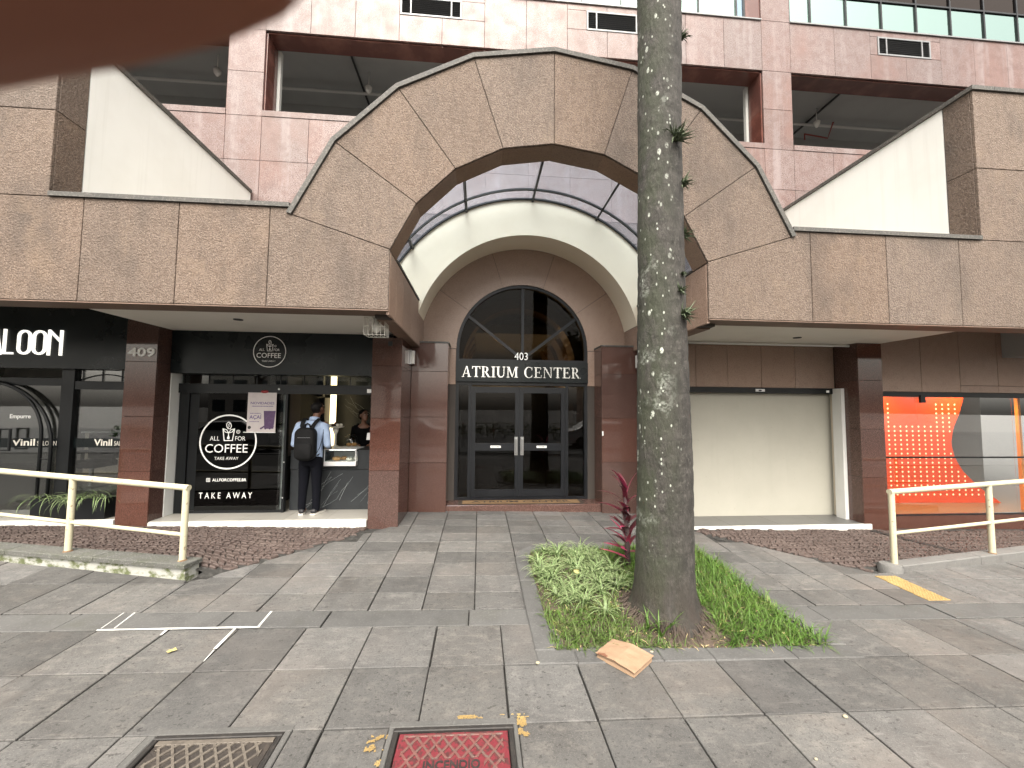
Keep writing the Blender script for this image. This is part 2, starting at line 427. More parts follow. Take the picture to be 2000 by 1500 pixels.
mat('shirt_blue', (.36, .46, .64), .75, [(7, (1, 1, .5), (.32, .41, .58), .46, .66, .5)], bump=(14, .6, .02, (1, 1, .6)))
mat('trousers', (.0055, .006, .009), .9, spec=.1, bump=(12, .5, .02))
mat('black_cloth', (.005, .005, .0055), .9, spec=.1, bump=(14, .4, .015))
mat('bag_black', (.007, .007, .0075), .75, spec=.2, bump=(160, .3, .002))
mat('shoe_dark', (.02, .02, .022), .6)
mat('shoe_sole', (.62, .60, .55), .6)
mat('orange', (.76, .072, .008), .42, spec=.4)
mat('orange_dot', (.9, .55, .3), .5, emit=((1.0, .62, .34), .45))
mat('orange_post', (.8, .28, .04), .5)
mat('wood_floor', (.30, .165, .07), .35, [(4, (1, 8, 1), (.22, .115, .045), .45, .65, .7)])
mat('shop_grey', (.20, .19, .175), .7)
mat('shop_light', (.30, .295, .28), .7)
mat('shop_dark', (.02, .021, .023), .6)
mat('mauve', (.16, .125, .13), .5)
mat('navy', (.02, .023, .03), .5)
mat('garage_ceiling', (.34, .345, .335), .9, [(.7, U, (.28, .285, .275), .45, .7, .7)])
mat('garage_wall', (.30, .30, .295), .9)
mat('garage_floor', (.24, .24, .235), .9)
mat('pipe_white', (.5, .5, .48), .6)
mat('pipe_red', (.22, .03, .025), .5)
mat('lamp_lit', (1, .9, .7), .5, emit=((1.0, .80, .50), 6.0))
mat('warm_strip', (1, .85, .55), .5, emit=((1.0, .78, .42), 1.15))
mat('case_light', (1, 1, 1), .5, emit=((1, .98, .93), 2.6))
mat('case_white', (.8, .8, .8), .4)
mat('pastry', (.50, .27, .10), .6, [(30, U, (.32, .15, .05), .5, .7, .7)])
mat('cake_dark', (.06, .03, .02), .5)
mat('cream_icing', (.8, .76, .68), .5)
mat('gold_panel', (.14, .085, .035), .35, [(3, U, (.07, .04, .018), .45, .7, .7)], metal=.3)
mat('atrium_dark', (.03, .022, .017), .4)
mat('atrium_floor', (.06, .045, .035), .15)
mat('mat_brown', (.165, .10, .045), .95, bump=(200, .6, .004))
mat('mat_dark', (.03, .018, .012), .95)
mat('poster_paper', (.52, .47, .46), .5, [(8, U, (.44, .38, .38), .45, .7, .5)])
mat('poster_purple', (.075, .035, .10), .5, [(30, U, (.13, .07, .15), .5, .7, .6)])
mat('poster_ink', (.11, .07, .20), .5)
mat('seal_black', (.02, .02, .02), .5)
mat('red_sensor', (.25, .02, .02), .4)
mat('camera_grey', (.13, .13, .14), .4)
mat('ac_grey', (.36, .37, .38), .5, bump=(30, .1, .003))
mat('cage_wire', (.62, .60, .54), .5)
mat('lamp_glass', (.75, .74, .70), .25)
mat('trunk_far', (.06, .045, .035), .9)
mat('foliage_far', (.045, .075, .025), .6, [(1.2, U, (.03, .05, .016), .45, .65, .8), (6, U, (.09, .13, .045), .55, .7, .5)])
mat('bld_a', (.42, .39, .35), .8, [(1, U, (.34, .31, .28), .5, .7, .5)])
mat('bld_b', (.30, .22, .18), .8)
mat('bld_glass', (.035, .045, .05), .15)
mat('car_white', (.7, .7, .7), .25, coat=.5)
mat('car_dark', (.03, .035, .045), .25, coat=.5)
mat('car_red', (.25, .02, .02), .25, coat=.5)
mat('tyre', (.012, .012, .012), .8)
mat('bush', (.05, .095, .022), .6, [(3, U, (.03, .06, .014), .45, .65, .7)])
glass('clear_glass', (.93, .96, .95), 1.0, .0)
glass('salon_glass', (.70, .72, .72), 1.5, .07)
glass('door_glass', (.30, .30, .30), .6, .0)
glass('fan_glass', (.42, .38, .32), .12, .0)
glass('shop_glass', (.93, .94, .94), 1.2, .05)
glass('film_glass', (.05, .05, .052), .7, .0)
glass('window_glass', (.10, .13, .12), .5, .36, gcol=(.72, .95, .88), wav=.12)
glass('window_dark', (.05, .05, .05), .8, .02, gcol=(.7, .6, .55))
glass('window_blue', (.10, .13, .14), .5, .27, gcol=(.62, .80, .95))

def special_mats():
    # frosted roofing sheet of the vault
    mt = bpy.data.materials.new('vault_sheet'); mt.use_nodes = True; nt = mt.node_tree; nt.nodes.clear(); N = nt.nodes.new; L = nt.links.new
    out = N('ShaderNodeOutputMaterial'); a = N('ShaderNodeBsdfTransparent'); b = N('ShaderNodeBsdfPrincipled'); m1 = N('ShaderNodeMixShader')
    a.inputs[0].default_value = (.80, .87, .93, 1)
    tl = N('ShaderNodeBsdfTranslucent'); tl.inputs[0].default_value = (.50, .47, .52, 1); m2 = N('ShaderNodeMixShader'); m2.inputs[0].default_value = .12; L(a.outputs[0], m2.inputs[1]); L(tl.outputs[0], m2.inputs[2])
    b.inputs['Base Color'].default_value = (.62, .57, .59, 1); b.inputs['Roughness'].default_value = .35
    nz = N('ShaderNodeTexNoise'); nz.inputs['Scale'].default_value = 2.5; nz.inputs['Detail'].default_value = 5
    ge = N('ShaderNodeNewGeometry'); L(ge.outputs['Position'], nz.inputs['Vector'])
    rp = N('ShaderNodeMapRange'); rp.inputs['From Min'].default_value = .35; rp.inputs['From Max'].default_value = .7; rp.inputs['To Min'].default_value = .95; rp.inputs['To Max'].default_value = .86
    L(nz.outputs['Fac'], rp.inputs['Value'])
    L(rp.outputs[0], m1.inputs[0]); L(b.outputs[0], m1.inputs[1]); L(m2.outputs[0], m1.inputs[2]); L(m1.outputs[0], out.inputs[0])
    M['vault_sheet'] = mt
    # palm bark: grey rings, green algae on the left flank, white lichen
    mt = bpy.data.materials.new('palm_bark'); mt.use_nodes = True; nt = mt.node_tree; nt.nodes.clear(); N = nt.nodes.new; L = nt.links.new
    out = N('ShaderNodeOutputMaterial'); bs = N('ShaderNodeBsdfPrincipled'); L(bs.outputs[0], out.inputs[0]); bs.inputs['Roughness'].default_value = .85
    tc = N('ShaderNodeTexCoord'); P = tc.outputs['Object']
    def mp(sv, loc=(0, 0, 0)):
        q = N('ShaderNodeMapping'); q.inputs['Scale'].default_value = sv; q.inputs['Location'].default_value = loc; L(P, q.inputs['Vector']); return q.outputs[0]
    def nz_(scale, sv=(1, 1, 1), det=5, rg=.6):
        q = N('ShaderNodeTexNoise'); q.inputs['Scale'].default_value = scale; q.inputs['Detail'].default_value = det; q.inputs['Roughness'].default_value = rg; L(mp(sv), q.inputs['Vector']); return q.outputs['Fac']
    def rng(v, a, b, c=0., d=1.):
        q = N('ShaderNodeMapRange'); q.inputs['From Min'].default_value = a; q.inputs['From Max'].default_value = b; q.inputs['To Min'].default_value = c; q.inputs['To Max'].default_value = d; L(v, q.inputs['Value']); return q.outputs[0]
    def mix(f, a, b):
        q = N('ShaderNodeMix'); q.data_type = 'RGBA'; L(f, q.inputs['Factor'])
        for s, v in (('A', a), ('B', b)):
            if isinstance(v, tuple): q.inputs[s].default_value = (*v, 1)
            else: L(v, q.inputs[s])
        return q.outputs['Result']
    def mul(a, b):
        q = N('ShaderNodeMath'); q.operation = 'MULTIPLY'; q.use_clamp = True; L(a, q.inputs[0])
        if isinstance(b, float): q.inputs[1].default_value = b
        else: L(b, q.inputs[1])
        return q.outputs[0]
    c = mix(rng(nz_(14, (1, 1, .5)), .42, .66), (.050, .045, .040), (.018, .016, .0145))
    c = mix(rng(nz_(60, (1.6, 1.6, .35)), .48, .62, 0, .8), c, (.026, .024, .021))
    c = mix(rng(nz_(5, (.2, .2, 6)), .54, .64, 0, .7), c, (.026, .024, .021))
    c = mix(rng(nz_(30), .56, .7, 0, .6), c, (.105, .098, .088))
    sx = N('ShaderNodeSeparateXYZ'); L(P, sx.inputs[0])
    left = rng(sx.outputs['X'], .10, -.16)
    gr = mul(left, rng(nz_(7, (1, 1, .5)), .36, .58))
    c = mix(mul(gr, .8), c, (.036, .042, .024))
    vo = N('ShaderNodeTexVoronoi'); vo.inputs['Scale'].default_value = 13; L(mp((1, 1, .62)), vo.inputs['Vector'])
    spot = mul(rng(vo.outputs['Distance'], .26, .18), rng(nz_(90), .36, .52))
    sep = N('ShaderNodeSeparateColor'); L(vo.outputs['Color'], sep.inputs[0])
    spot = mul(spot, rng(sep.outputs[0], .66, .70))
    left2 = mul(rng(sx.outputs['X'], .04, -.08), rng(sx.outputs['Z'], .5, .9))
    c = mix(mul(mul(spot, left2), .9), c, (.50, .53, .47))
    vo2 = N('ShaderNodeTexVoronoi'); vo2.inputs['Scale'].default_value = 34; L(mp((1, 1, .6)), vo2.inputs['Vector'])
    sep2 = N('ShaderNodeSeparateColor'); L(vo2.outputs['Color'], sep2.inputs[0])
    sp2 = mul(mul(rng(vo2.outputs['Distance'], .30, .2), rng(sep2.outputs[1], .86, .88)), mul(rng(sx.outputs['X'], .10, -.05), rng(sx.outputs['Z'], .45, .8)))
    c = mix(mul(sp2, .8), c, (.46, .49, .43))
    patch = mul(rng(nz_(2.6), .57, .63), mul(rng(nz_(40), .42, .56), left2))
    c = mix(mul(patch, .35), c, (.40, .43, .38))
    foot_ = mul(rng(sx.outputs['Z'], .42, .0), rng(nz_(9, (1, 1, .4)), .3, .6))     # earth splashed on the foot
    c = mix(mul(foot_, .85), c, (.030, .022, .017))
    L(c, bs.inputs['Base Color'])
    bp = N('ShaderNodeBump'); bp.inputs['Strength'].default_value = 1.0; bp.inputs['Distance'].default_value = .022; L(nz_(24, (1.4, 1.4, .5), 8), bp.inputs['Height'])
    L(bp.outputs[0], bs.inputs['Normal'])
    M['palm_bark'] = mt
special_mats()

# ---------------------------------------------------------------- the ground
def g_(y):
    return -.10 if y < 3.95 else (-.015 if y > 6.1 else -.10+.085*(y-3.95)/2.15)
def gz(x, y): return -.02*max(-12, min(12, x))+g_(y)
L0, L1 = (-2.95, 4.44), (-1.62, 5.82)    # edges of the cobbles
Rr0, Rr1 = (4.78, 4.58), (3.55, 5.77)
def wallL(x): return 4.455-.212*(x+3.01)  # low walls splay back from the ramp
def wallR(x): return 4.56+.15*(x-4.94)
def platL(x, y): return .15*max(0, min(1, (-2.72-x)/.45))*max(0, min(1, (6.12-y)/1.5))
def platR(x, y): return .05*max(0, min(1, (x-4.8)/.5))*max(0, min(1, (6.12-y)/1.4))

g = MB()
xs = [-300, -60, -20, -12, -9, -6, -3, 0, 3, 6, 9, 12, 20, 60, 300]; ys = [-1.95, -.5, 1, 2.5, 3.9, 5, 6.2, 8.6]
for i in range(len(xs)-1):
    for j in range(len(ys)-1):
        g.face([(x, y, gz(x, y)-.035) for x, y in ((xs[i], ys[j]), (xs[i+1], ys[j]), (xs[i+1], ys[j+1]), (xs[i], ys[j+1]))])
sidewalk = tag(g.build('sidewalk', M['mortar'], origin=(0, 0, 0)), kind='structure')
g = MB(); g.box(-400, 400, -400, 400, -1.0, -.62)
tag(g.build('ground', M['concrete']), kind='structure')
g = MB(); g.box(-300, 300, -26, -2.1, -.6, -.36)
tag(g.build('road', M['asphalt']), kind='structure')
g = MB()
for i in range(-30, 31):
    x = i*1.0
    g.plate([(x+.004, -2.1), (x+.996, -2.1), (x+.996, -1.95), (x+.004, -1.95)], lambda u, v, t: (u, v, gz(u, v)+.0-t), .5, .015)
tag(g.build('kerb', M['kerb_stone']), kind='structure')

sid = sidewalk
def slab(poly, lift=0., th=.034, parent=None, m='paving', name='paving_slab', zf=gz, gap=.0052, c=.004):
    poly = inset(poly if area2(poly) > 0 else poly[::-1], gap)
    j = lift+random.uniform(-.0035, .003)
    tx, ty = random.uniform(-.002, .002), random.uniform(-.002, .002)
    cx = sum(p[0] for p in poly)/len(poly); cy = sum(p[1] for p in poly)/len(poly)
    mb = MB()
    mb.plate(poly, lambda u, v, t: (u, v, zf(u, v)+j+(u-cx)*tx+(v-cy)*ty-t), th, c, back=False)
    return mb.build(name, M[m], parent or sid)

PL = (.455, 3.03, 3.06, 5.42)            # planter outline x0,y0,x1,y1
def in_planter(poly):
    return all(PL[0]+.02 < p[0] < PL[2]-.02 and PL[1]+.05 < p[1] < PL[3]-.08 for p in poly)
TW = .5405
X0 = .206
cols = [X0+TW*i for i in range(-14, 16)]
holes = [(-1.812, -1.045, 1.88, 2.50), (-.497, .252, 1.89, 2.50)]   # round the two covers
def split_holes(poly):
    """cut a slab away from the manhole collars"""
    out = [poly]
    for x0, x1, y0, y1 in holes:
        nx = []
        for p in out:
            if max(q[0] for q in p) <= x0 or min(q[0] for q in p) >= x1 or max(q[1] for q in p) <= y0 or min(q[1] for q in p) >= y1:
                nx.append(p); continue
            a = clip(p, (x0, y0), (x0, y1)); nx.append(a)
            rest = clip(p, (x0, y1), (x0, y0))
            b = clip(rest, (x1, y1), (x1, y0)); nx.append(b)
            rest = clip(rest, (x1, y0), (x1, y1))
            nx.append(clip(rest, (x0, y1), (x1, y1))); nx.append(clip(rest, (x1, y0), (x0, y0)))
        out = [p for p in nx if len(p) > 2 and abs(area2(p)) > .004]
    return out
rows = [3.59-.545*i for i in range(0, 9)]
for j in range(len(rows)-1):
    for i in range(len(cols)-1):
        if cols[i] > 7.2 or cols[i+1] < -6.8: continue
        if rows[j] < 1.2 and abs(cols[i]) > 4.4: continue
        jx = random.uniform(-.004, .004)
        p = [(cols[i]+jx, rows[j+1]), (cols[i+1]+jx, rows[j+1]), (cols[i+1]+jx, rows[j]), (cols[i]+jx, rows[j])]
        if in_planter(p): continue
        for q in split_holes(p): slab(q)
# darker border course
x = -7.0
for ln in [1.22, 1.18, 1.2, 1.25, .84, 1.24, 1.0, 1.05, 1.3, 1.3, 1.2, .9, 1.2, 1.2]:
    p = [(x, 3.59), (x+ln, 3.59), (x+ln, 3.865), (x, 3.865)]
    if not in_planter(p): slab(p, m='kerb_stone')
    x += ln
# the ramp between the cobbles
ry = [3.865, 4.19, 4.55, 4.88, 5.22, 5.55, 5.88, 6.22, 6.55, 6.85, 7.12]
rx = [-.02+.487*i for i in range(-12, 16)]
for j in range(len(ry)-1):
    for i in range(len(rx)-1):
        p = [(rx[i], ry[j]), (rx[i+1], ry[j]), (rx[i+1], ry[j+1]), (rx[i], ry[j+1])]
        if ry[j] > 6.1:
            p = clip(p, (-1.19, 8), (-1.19, 0)); p = clip(p, (2.83, 0), (2.83, 8)) if len(p) > 2 else p
        else:
            p = clip(p, L1, L0) if len(p) > 2 else p
            p = clip(p, Rr0, Rr1) if len(p) > 2 else p
            if ry[j+1] > 5.8:
                p = clip(p, (-1.60, 6.5), (-1.60, 5)) if len(p) > 2 else p
                p = clip(p, (3.4, 5), (3.4, 6.5)) if len(p) > 2 else p
        if len(p) < 3 or abs(area2(p)) < .006 or in_planter(p): continue
        slab(p)
# pavement in front of the low walls, left and right
for j in range(3):
    for i in range(0, 9):
        x1 = -2.97-TW*i; x0 = x1-TW; y0 = 3.865+.545*j
        p = [(x0, y0), (x1, y0), (x1, y0+.545), (x0, y0+.545)]
        p = clip(p, (-2.94, 4.44+.03), (-8, wallL(-8)+.03)); p = p[::1]
        if len(p) > 2 and abs(area2(p)) > .01: slab(p)
    for i in range(0, 6):
        x0 = 4.80+TW*i; y0 = 3.865+.545*j
        p = [(x0, y0), (x0+TW, y0), (x0+TW, y0+.545), (x0, y0+.545)]
        p = clip(p, (9, wallR(9)+.03), (4.94, 4.56+.03))
        if len(p) > 2 and abs(area2(p)) > .01: slab(p)

# cobbles: too small to tell apart one by one
def cobbles(name, inside, x0, x1, y0, y1, zf, seed, label):
    rd = random.Random(seed); mb = MB(); s = .072
    ny = int((y1-y0)/s); nx = int((x1-x0)/s)
    jit = {}
    def node(i, j):
        if (i, j) not in jit:
            jit[(i, j)] = (x0+i*s+(.5*s if j % 2 else 0)+rd.uniform(-.022, .022), y0+j*s+rd.uniform(-.02, .02))
        return jit[(i, j)]
    for i in range(nx):
        for j in range(ny):
            q = [node(i, j), node(i+1, j), node(i+1, j+1), node(i, j+1)]
            if not all(inside(*p) for p in q): continue
            a = inset(q, .004); b = inset(q, .013)
            hgt = rd.uniform(-.0035, .0035); tx, ty = rd.uniform(-.07, .07), rd.uniform(-.07, .07)
            cx = sum(p[0] for p in q)/4; cy = sum(p[1] for p in q)/4
            n0 = len(mb.v)
            for p in b: mb.v.append(Vector((p[0], p[1], zf(*p)+.006+hgt+(p[0]-cx)*tx+(p[1]-cy)*ty)))
            for p in a: mb.v.append(Vector((p[0], p[1], zf(*p)-.006+hgt)))
            for p in a: mb.v.append(Vector((p[0], p[1], zf(*p)-.03)))
            mb.f.append((n0, n0+1, n0+2, n0+3)); mb.m.append(0)
            for k in range(4):
                l = (k+1) % 4
                mb.f += [(n0+k, n0+4+k, n0+4+l, n0+l), (n0+4+k, n0+8+k, n0+8+l, n0+4+l)]; mb.m += [0, 0]
    o = mb.build(name, M['cobble'], sid)
    tag(o, label, kind='stuff')
def left_of(a, b, p): return (b[0]-a[0])*(p[1]-a[1])-(b[1]-a[1])*(p[0]-a[0]) >= 0
def zL(x, y): return gz(x, y)+platL(x, y)
def zR(x, y): return gz(x, y)+platR(x, y)
def inL(x, y):
    return y < 6.14 and y > wallL(x)+(.2 if x < -2.86 else .03) and left_of(L0, L1, (x, y)) and (y < 5.84 or x < -1.6)
def inR(x, y):
    return y < 6.14 and (x < 4.85 or y > wallR(x)+.18) and left_of(Rr1, Rr0, (x, y)) and (y < 5.8 or x > 3.55-(y-5.77)*1.7)
cobbles('cobblestones', inL, -7.6, -1.5, 4.3, 6.16, zL, 3, 'reddish brown cobbles between the low mossy wall and the coffee shop')
cobbles('cobblestones', inR, 2.7, 9.2, 4.4, 6.16, zR, 4, 'reddish brown cobbles in front of the closed shop')
for nm, zf, x0, x1, ins in (('cobble_bed', zL, -7.6, -1.5, inL), ('cobble_bed', zR, 2.7, 9.2, inR)):
    mb = MB(); s = .1
    for i in range(int((x1-x0)/s)):
        for j in range(19):
            x, y = x0+i*s, 4.3+j*s
            q = [(x, y), (x+s, y), (x+s, y+s), (x, y+s)]
            if any(ins(*p) for p in q) and y+s < 6.2: mb.face([(p[0], p[1], zf(*p)-.014 if ins(*p) else zf(*p)-.03) for p in q])
    mb.build(nm, M['mortar'], sid)
# a black drain channel across the right cobbles
mb = MB()
for t in range(7):
    x0 = 6.62-.30*t; 
dch = empty('drain_channel', (6.3, 5.4, -.1), 'narrow black drain grate crossing the cobbles beside the right pillar', 'drain')
A, B = Vector((6.30, 6.05, 0)), Vector((6.62, 4.92, 0))
n = 9
for t in range(n):
    a = A.lerp(B, t/n+.008); b = A.lerp(B, (t+1)/n-.008)
    sd_ = (B-A).normalized().cross(Vector((0, 0, 1)))*.055
    mb = MB(); mb.plate([(p.x, p.y) for p in (a-sd_, b-sd_, b+sd_, a+sd_)], lambda u, v, t_: (u, v, zR(u, v)+.014-t_), .03, .004)
    mb.build('grate_plate', M['iron_dark'], dch)

# ---------------------------------------------------------------- the building
AX, ZC, RO, RI = .86, 2.97, 3.17, 2.01    # entrance arch: axis, centre height, radii
YB, YF, YP = 4.60, 8.30, 6.15             # planes of the beam, the upper wall and the pillars
ZB, ZT = 2.885, 4.03                      # underside and top of the beam
BL, BR = AX-RI*math.cos(R(18)), AX+RI*math.cos(R(18))                    # ends of the beams beside the arch
XL, XR = -4.69, 6.53                      # sides of the projecting blocks
bld = empty('office_building', (AX, YF, 0), 'pink and brown granite office building with an arched entrance canopy', 'building')

def panels(back, rects, y, m, th=.03, gap=.004, c=.004, name='granite_panel'):
    for x0, x1, z0, z1 in rects:
        mb = MB(); mb.plate([(x0+gap, z0+gap), (x1-gap, z0+gap), (x1-gap, z1-gap), (x0+gap, z1-gap)], XZ(y), th, c, back=False)
        mb.build(name, M[m], back)

# --- canopy beam with the projecting blocks at its ends
mb = MB()
mb.box(XL-8, BL-.025, YB+.20, YB+.215, ZB+.05, ZT-.002, 1); mb.box(BR+.025, XR+8, YB+.20, YB+.215, ZB+.05, ZT-.002, 1)  # added pale backs, out of view, that bounce light into the porch
mb.box(XL-8, BL-.025, YB+.015, YB+.199, ZB, ZT)                    # left beam core
mb.box(BR+.025, XR+8, YB+.015, YB+.199, ZB, ZT)
mb.box(XL-8, XL-.015, YB+.016, YF-.02, ZT, 6.12)             # blocks
mb.box(XR+.015, XR+8, YB+.016, YF-.02, ZT, 6.12)
beam = mb.build('canopy_beam', [M['joint'], M['bounce_plaster']], bld)
xsL = [-12.0, -10.5, -9.4, -8.35, -7.35, -6.35, -5.33, -4.335, -3.355, -2.39, BL]
# the last panel on each side runs under the foot of the arch, its upper corner cut by the joint
for i in range(len(xsL)-2): panels(beam, [(xsL[i], xsL[i+1], ZB, ZT)], YB, 'beam_granite')
foot = lambda s, R_: (AX+s*R_*math.cos(R(18)), ZC+R_*math.sin(R(18)))
for s, edge, far in ((-1, BL, xsL[-2]), (1, BR, 4.13)):
    fo, fi = foot(s, RO), foot(s, RI)
    p = [(far, ZB), (edge, ZB), fi, fo, (fo[0], ZT), (far, ZT)]
    if area2(p) < 0: p = p[::-1]
    # inset keeps it nearly convex
    mb = MB(); mb.plate(inset(p, .004), XZ(YB), .03, .004, back=False); mb.build('granite_panel', M['beam_granite'], beam)
xsR = [4.13, 5.165, 6.195, 7.2, 8.2, 9.2, 10.2, 11.2, 13]
for i in range(len(xsR)-1): panels(beam, [(xsR[i], xsR[i+1], ZB, ZT)], YB, 'beam_granite')
zs = [ZT, 5.01, 6.09]
for j in range(2):
    for a, b in ((-7.9, -6.8), (-6.8, -5.75), (-5.75, XL)): panels(beam, [(a, b, zs[j], zs[j+1])], YB+.001, 'beam_granite')
    for a, b in ((XR, 7.55), (7.55, 8.6), (8.6, 9.7)): panels(beam, [(a, b, zs[j], zs[j+1])], YB+.001, 'beam_granite')
    # cladding returning round the corner of the blocks
    for s, X in ((1, XL), (-1, XR)):
        mb = MB(); mb.plate([(YB+.036, zs[j]+.004), (4.945, zs[j]+.004), (4.945, zs[j+1]-.004), (YB+.036, zs[j+1]-.004)],
                            lambda u, v, t, s=s, X=X: (X-s*t, u, v), .03, .004, back=False)
        mb.build('granite_panel', M['beam_granite'], beam)
# plastered flanks of the blocks
for X, s in ((XL, 1), (XR, -1)):
    mb = MB(); mb.box(min(X, X-s*.012), max(X, X-s*.012), 4.955, YF-.03, 3.6, 6.085)
    mb.build('plaster_flank', M['white_paint'], beam)
# copings
def coping(pts, w0, w1, h=.055):
    """a stone strip laid along a polyline in the XZ plane, from depth w0 to w1"""
    for i in range(len(pts)-1):
        a, b = Vector(pts[i]), Vector(pts[i+1]); t = (b-a).normalized(); n = Vector((-t.y, t.x))*h
        if n.y < 0: n = -n
        q = [a, b, b+n, a+n]
        mb = MB(); mb.prism([(p.x, p.y) for p in q], lambda u, v, s: (u, s, v), w0, w1); mb.build('coping_stone', M['coping'], beam)
for xa, xb in ((XL+.01, -4.1), (-4.1, -3.1), (-3.1, foot(-1, RO)[0]-.02), (foot(1, RO)[0]+.02, 5.2), (5.2, XR-.01)):
    coping([(xa, ZT), (xb, ZT)], YB-.025, YB+.24, .05)
for X, s in ((XL, 1), (XR, -1)):
    for ya, yb in ((YB-.025, 5.8), (5.805, 7.0), (7.005, YF-.03)):
        mb = MB(); mb.box(min(X+s*.03, X-s*.30), max(X+s*.03, X-s*.30), ya, yb, 6.09, 6.145); mb.build('coping_stone', M['coping'], beam)
    for k in range(3):
        xa = X-s*.305-s*1.1*k; xb = xa-s*1.095
        mb = MB(); mb.box(min(xa, xb), max(xa, xb), YB-.025, YB+.28, 6.09, 6.145); mb.build('coping_stone', M['coping'], beam)
# roof deck of the canopy behind the beam
mb = MB(); mb.box(XL-8, BL-.2, YB+.21, YF-.02, 3.30, 3.42); mb.box(BR+.2, XR+8, YB+.21, YF-.02, 3.30, 3.42)
mb.build('canopy_roof', M['bounce_plaster'], bld)  # unseen deck, coloured pale to throw light up at the cream arch
# underside: stone lip and plaster soffit
for a, b in ((XL-8, -5.3), (-5.3, -3.35), (-3.35, BL)):
    mb = MB(); mb.box(a+.003, b-.003, YB+.002, YB+.30, ZB-.012, ZB-.001); mb.build('lip_stone', M['lip_granite'], beam)
for a, b in ((BR, 4.13), (4.13, 6.2), (6.2, XR+8)):
    mb = MB(); mb.box(a+.003, b-.003, YB+.002, YB+.30, ZB-.012, ZB-.001); mb.build('lip_stone', M['lip_granite'], beam)
mb = MB(); mb.box(-4.655, BL-.2, YB+.28, 6.42, 2.915, 2.95); mb.build('soffit', M['soffit_paint'], bld)
mb = MB(); mb.box(BR+.2, 6.72, YB+.28, 6.62, 2.915, 2.95); mb.build('soffit', M['soffit_paint'], bld)

# --- side walls of the porch, from the beam back to the doorway
for X, s in ((BL, 1), (BR, -1)):
    mb = MB(); mb.box(min(X-s*.015, X-s*.2), max(X-s*.015, X-s*.2), YB+.2, 7.44, 2.835, 3.585)
    sw = mb.build('porch_wall', M['joint'], bld)
    ys_ = [YB+.034, 5.0, 5.45, 6.05, 6.7, 7.44]
    for i in range(5):
        mb = MB(); mb.plate([(ys_[i]+.003, 2.838), (ys_[i+1]-.003, 2.838), (ys_[i+1]-.003, 3.575), (ys_[i]+.003, 3.575)],
                            lambda u, v, t, s=s, X=X: (X-s*t, u, v), .03, .003, back=False)
        mb.build('granite_panel', M['arch_granite'], sw)
    mb = MB(); mb.box(min(X+s*.012, X-s*.2), max(X+s*.012, X-s*.2), 4.97, 7.44, 3.587, 3.615); mb.build('coping_stone', M['coping'], sw)
    mb = MB(); mb.box(min(X, X-s*.2), max(X, X-s*.2), YB+.31, 7.44, 2.822, 2.834); mb.build('lip_stone', M['lip_granite'], sw)

# --- the arch: ten flat stones on a twenty-sided ring, 0.34 m deep
mb = MB()
def vtx(R_, a): return (AX+R_*math.cos(R(a)), ZC+R_*math.sin(R(a)))
angs = [18+18*i for i in range(9)]
for a in angs[:-1]:
    mb.prism([vtx(RI+.012, a), vtx(RO-.005, a), vtx(RO-.005, a+18), vtx(RI+.012, a+18)], XZ(0), YB+.016, YB+.05)
    mb.prism([vtx(RI+.015, a), vtx(RO-.006, a), vtx(RO-.006, a+18), vtx(RI+.015, a+18)], XZ(0), YB+.0505, YB+.34, 1)  # pale rear layer added as an unseen reflector
arch = mb.build('arch', [M['joint'], M['bounce_plaster']], bld)
for a in angs[:-1]:
    q = inset([vtx(RI, a), vtx(RO, a), vtx(RO, a+18), vtx(RI, a+18)], .0035)
    mb = MB(); mb.plate(q, XZ(YB), .03, .004, back=False); mb.build('arch_stone', M['beam_granite'], arch)
    A_, B_ = vtx(RI, a), vtx(RI, a+18)
    mb = MB(); mb.prism([A_, vtx(RI+.014, a), vtx(RI+.014, a+18), B_], XZ(0), YB+.033, YB+.345)
    mb.build('soffit_stone', M['shade_lifted_granite'], arch)  # underside stone painted lighter than the face to lift its shade
    c0, c1 = vtx(RO, a), vtx(RO, a+18); d0, d1 = vtx(RO+.055, a), vtx(RO+.055, a+18)
    mb = MB(); mb.prism([c0, d0, d1, c1], XZ(0), YB-.025, YB+.37); mb.build('coping_stone', M['coping'], arch)

# --- glazed vault behind the arch
VR, VZ, YV0, YV1 = 2.66, 2.80, YB+.345, 6.80
def vz(R_, a): return (AX-.02+R_*math.cos(R(a)), VZ+R_*math.sin(R(a)))
mb = MB()
for a in range(16, 164, 4):
    mb.prism([vz(VR+.05, a), vz(VR+.06, a), vz(VR+.06, a+4), vz(VR+.05, a+4)], XZ(0), YV1+.06, YV1+.07)
vault = mb.build('vault_roof', M['dark_frame'], bld)
ma = [16, 39, 63, 89, 115, 140, 164]
for i in range(6):
    mb = MB(); k = 6
    for j in range(k):
        a0 = ma[i]+(ma[i+1]-ma[i])*j/k; a1 = ma[i]+(ma[i+1]-ma[i])*(j+1)/k
        mb.prism([vz(VR+.008, a0), vz(VR+.014, a0), vz(VR+.014, a1), vz(VR+.008, a1)], XZ(0), YV0, YV1+.05)
    mb.build('roof_sheet', M['vault_sheet'], vault)
for a in ma[1:-1]:
    p = Vector(vz(VR, a)); t = Vector((-math.sin(R(a)), math.cos(R(a))))*.016; n_ = Vector((math.cos(R(a)), math.sin(R(a))))
    q = [p-t-n_*.05, p+t-n_*.05, p+t+n_*.006, p-t+n_*.006]
    mb = MB(); mb.prism([(v.x, v.y) for v in q], XZ(0), YV0, YV1+.02); mb.build('glazing_bar', M['dark_frame'], vault)
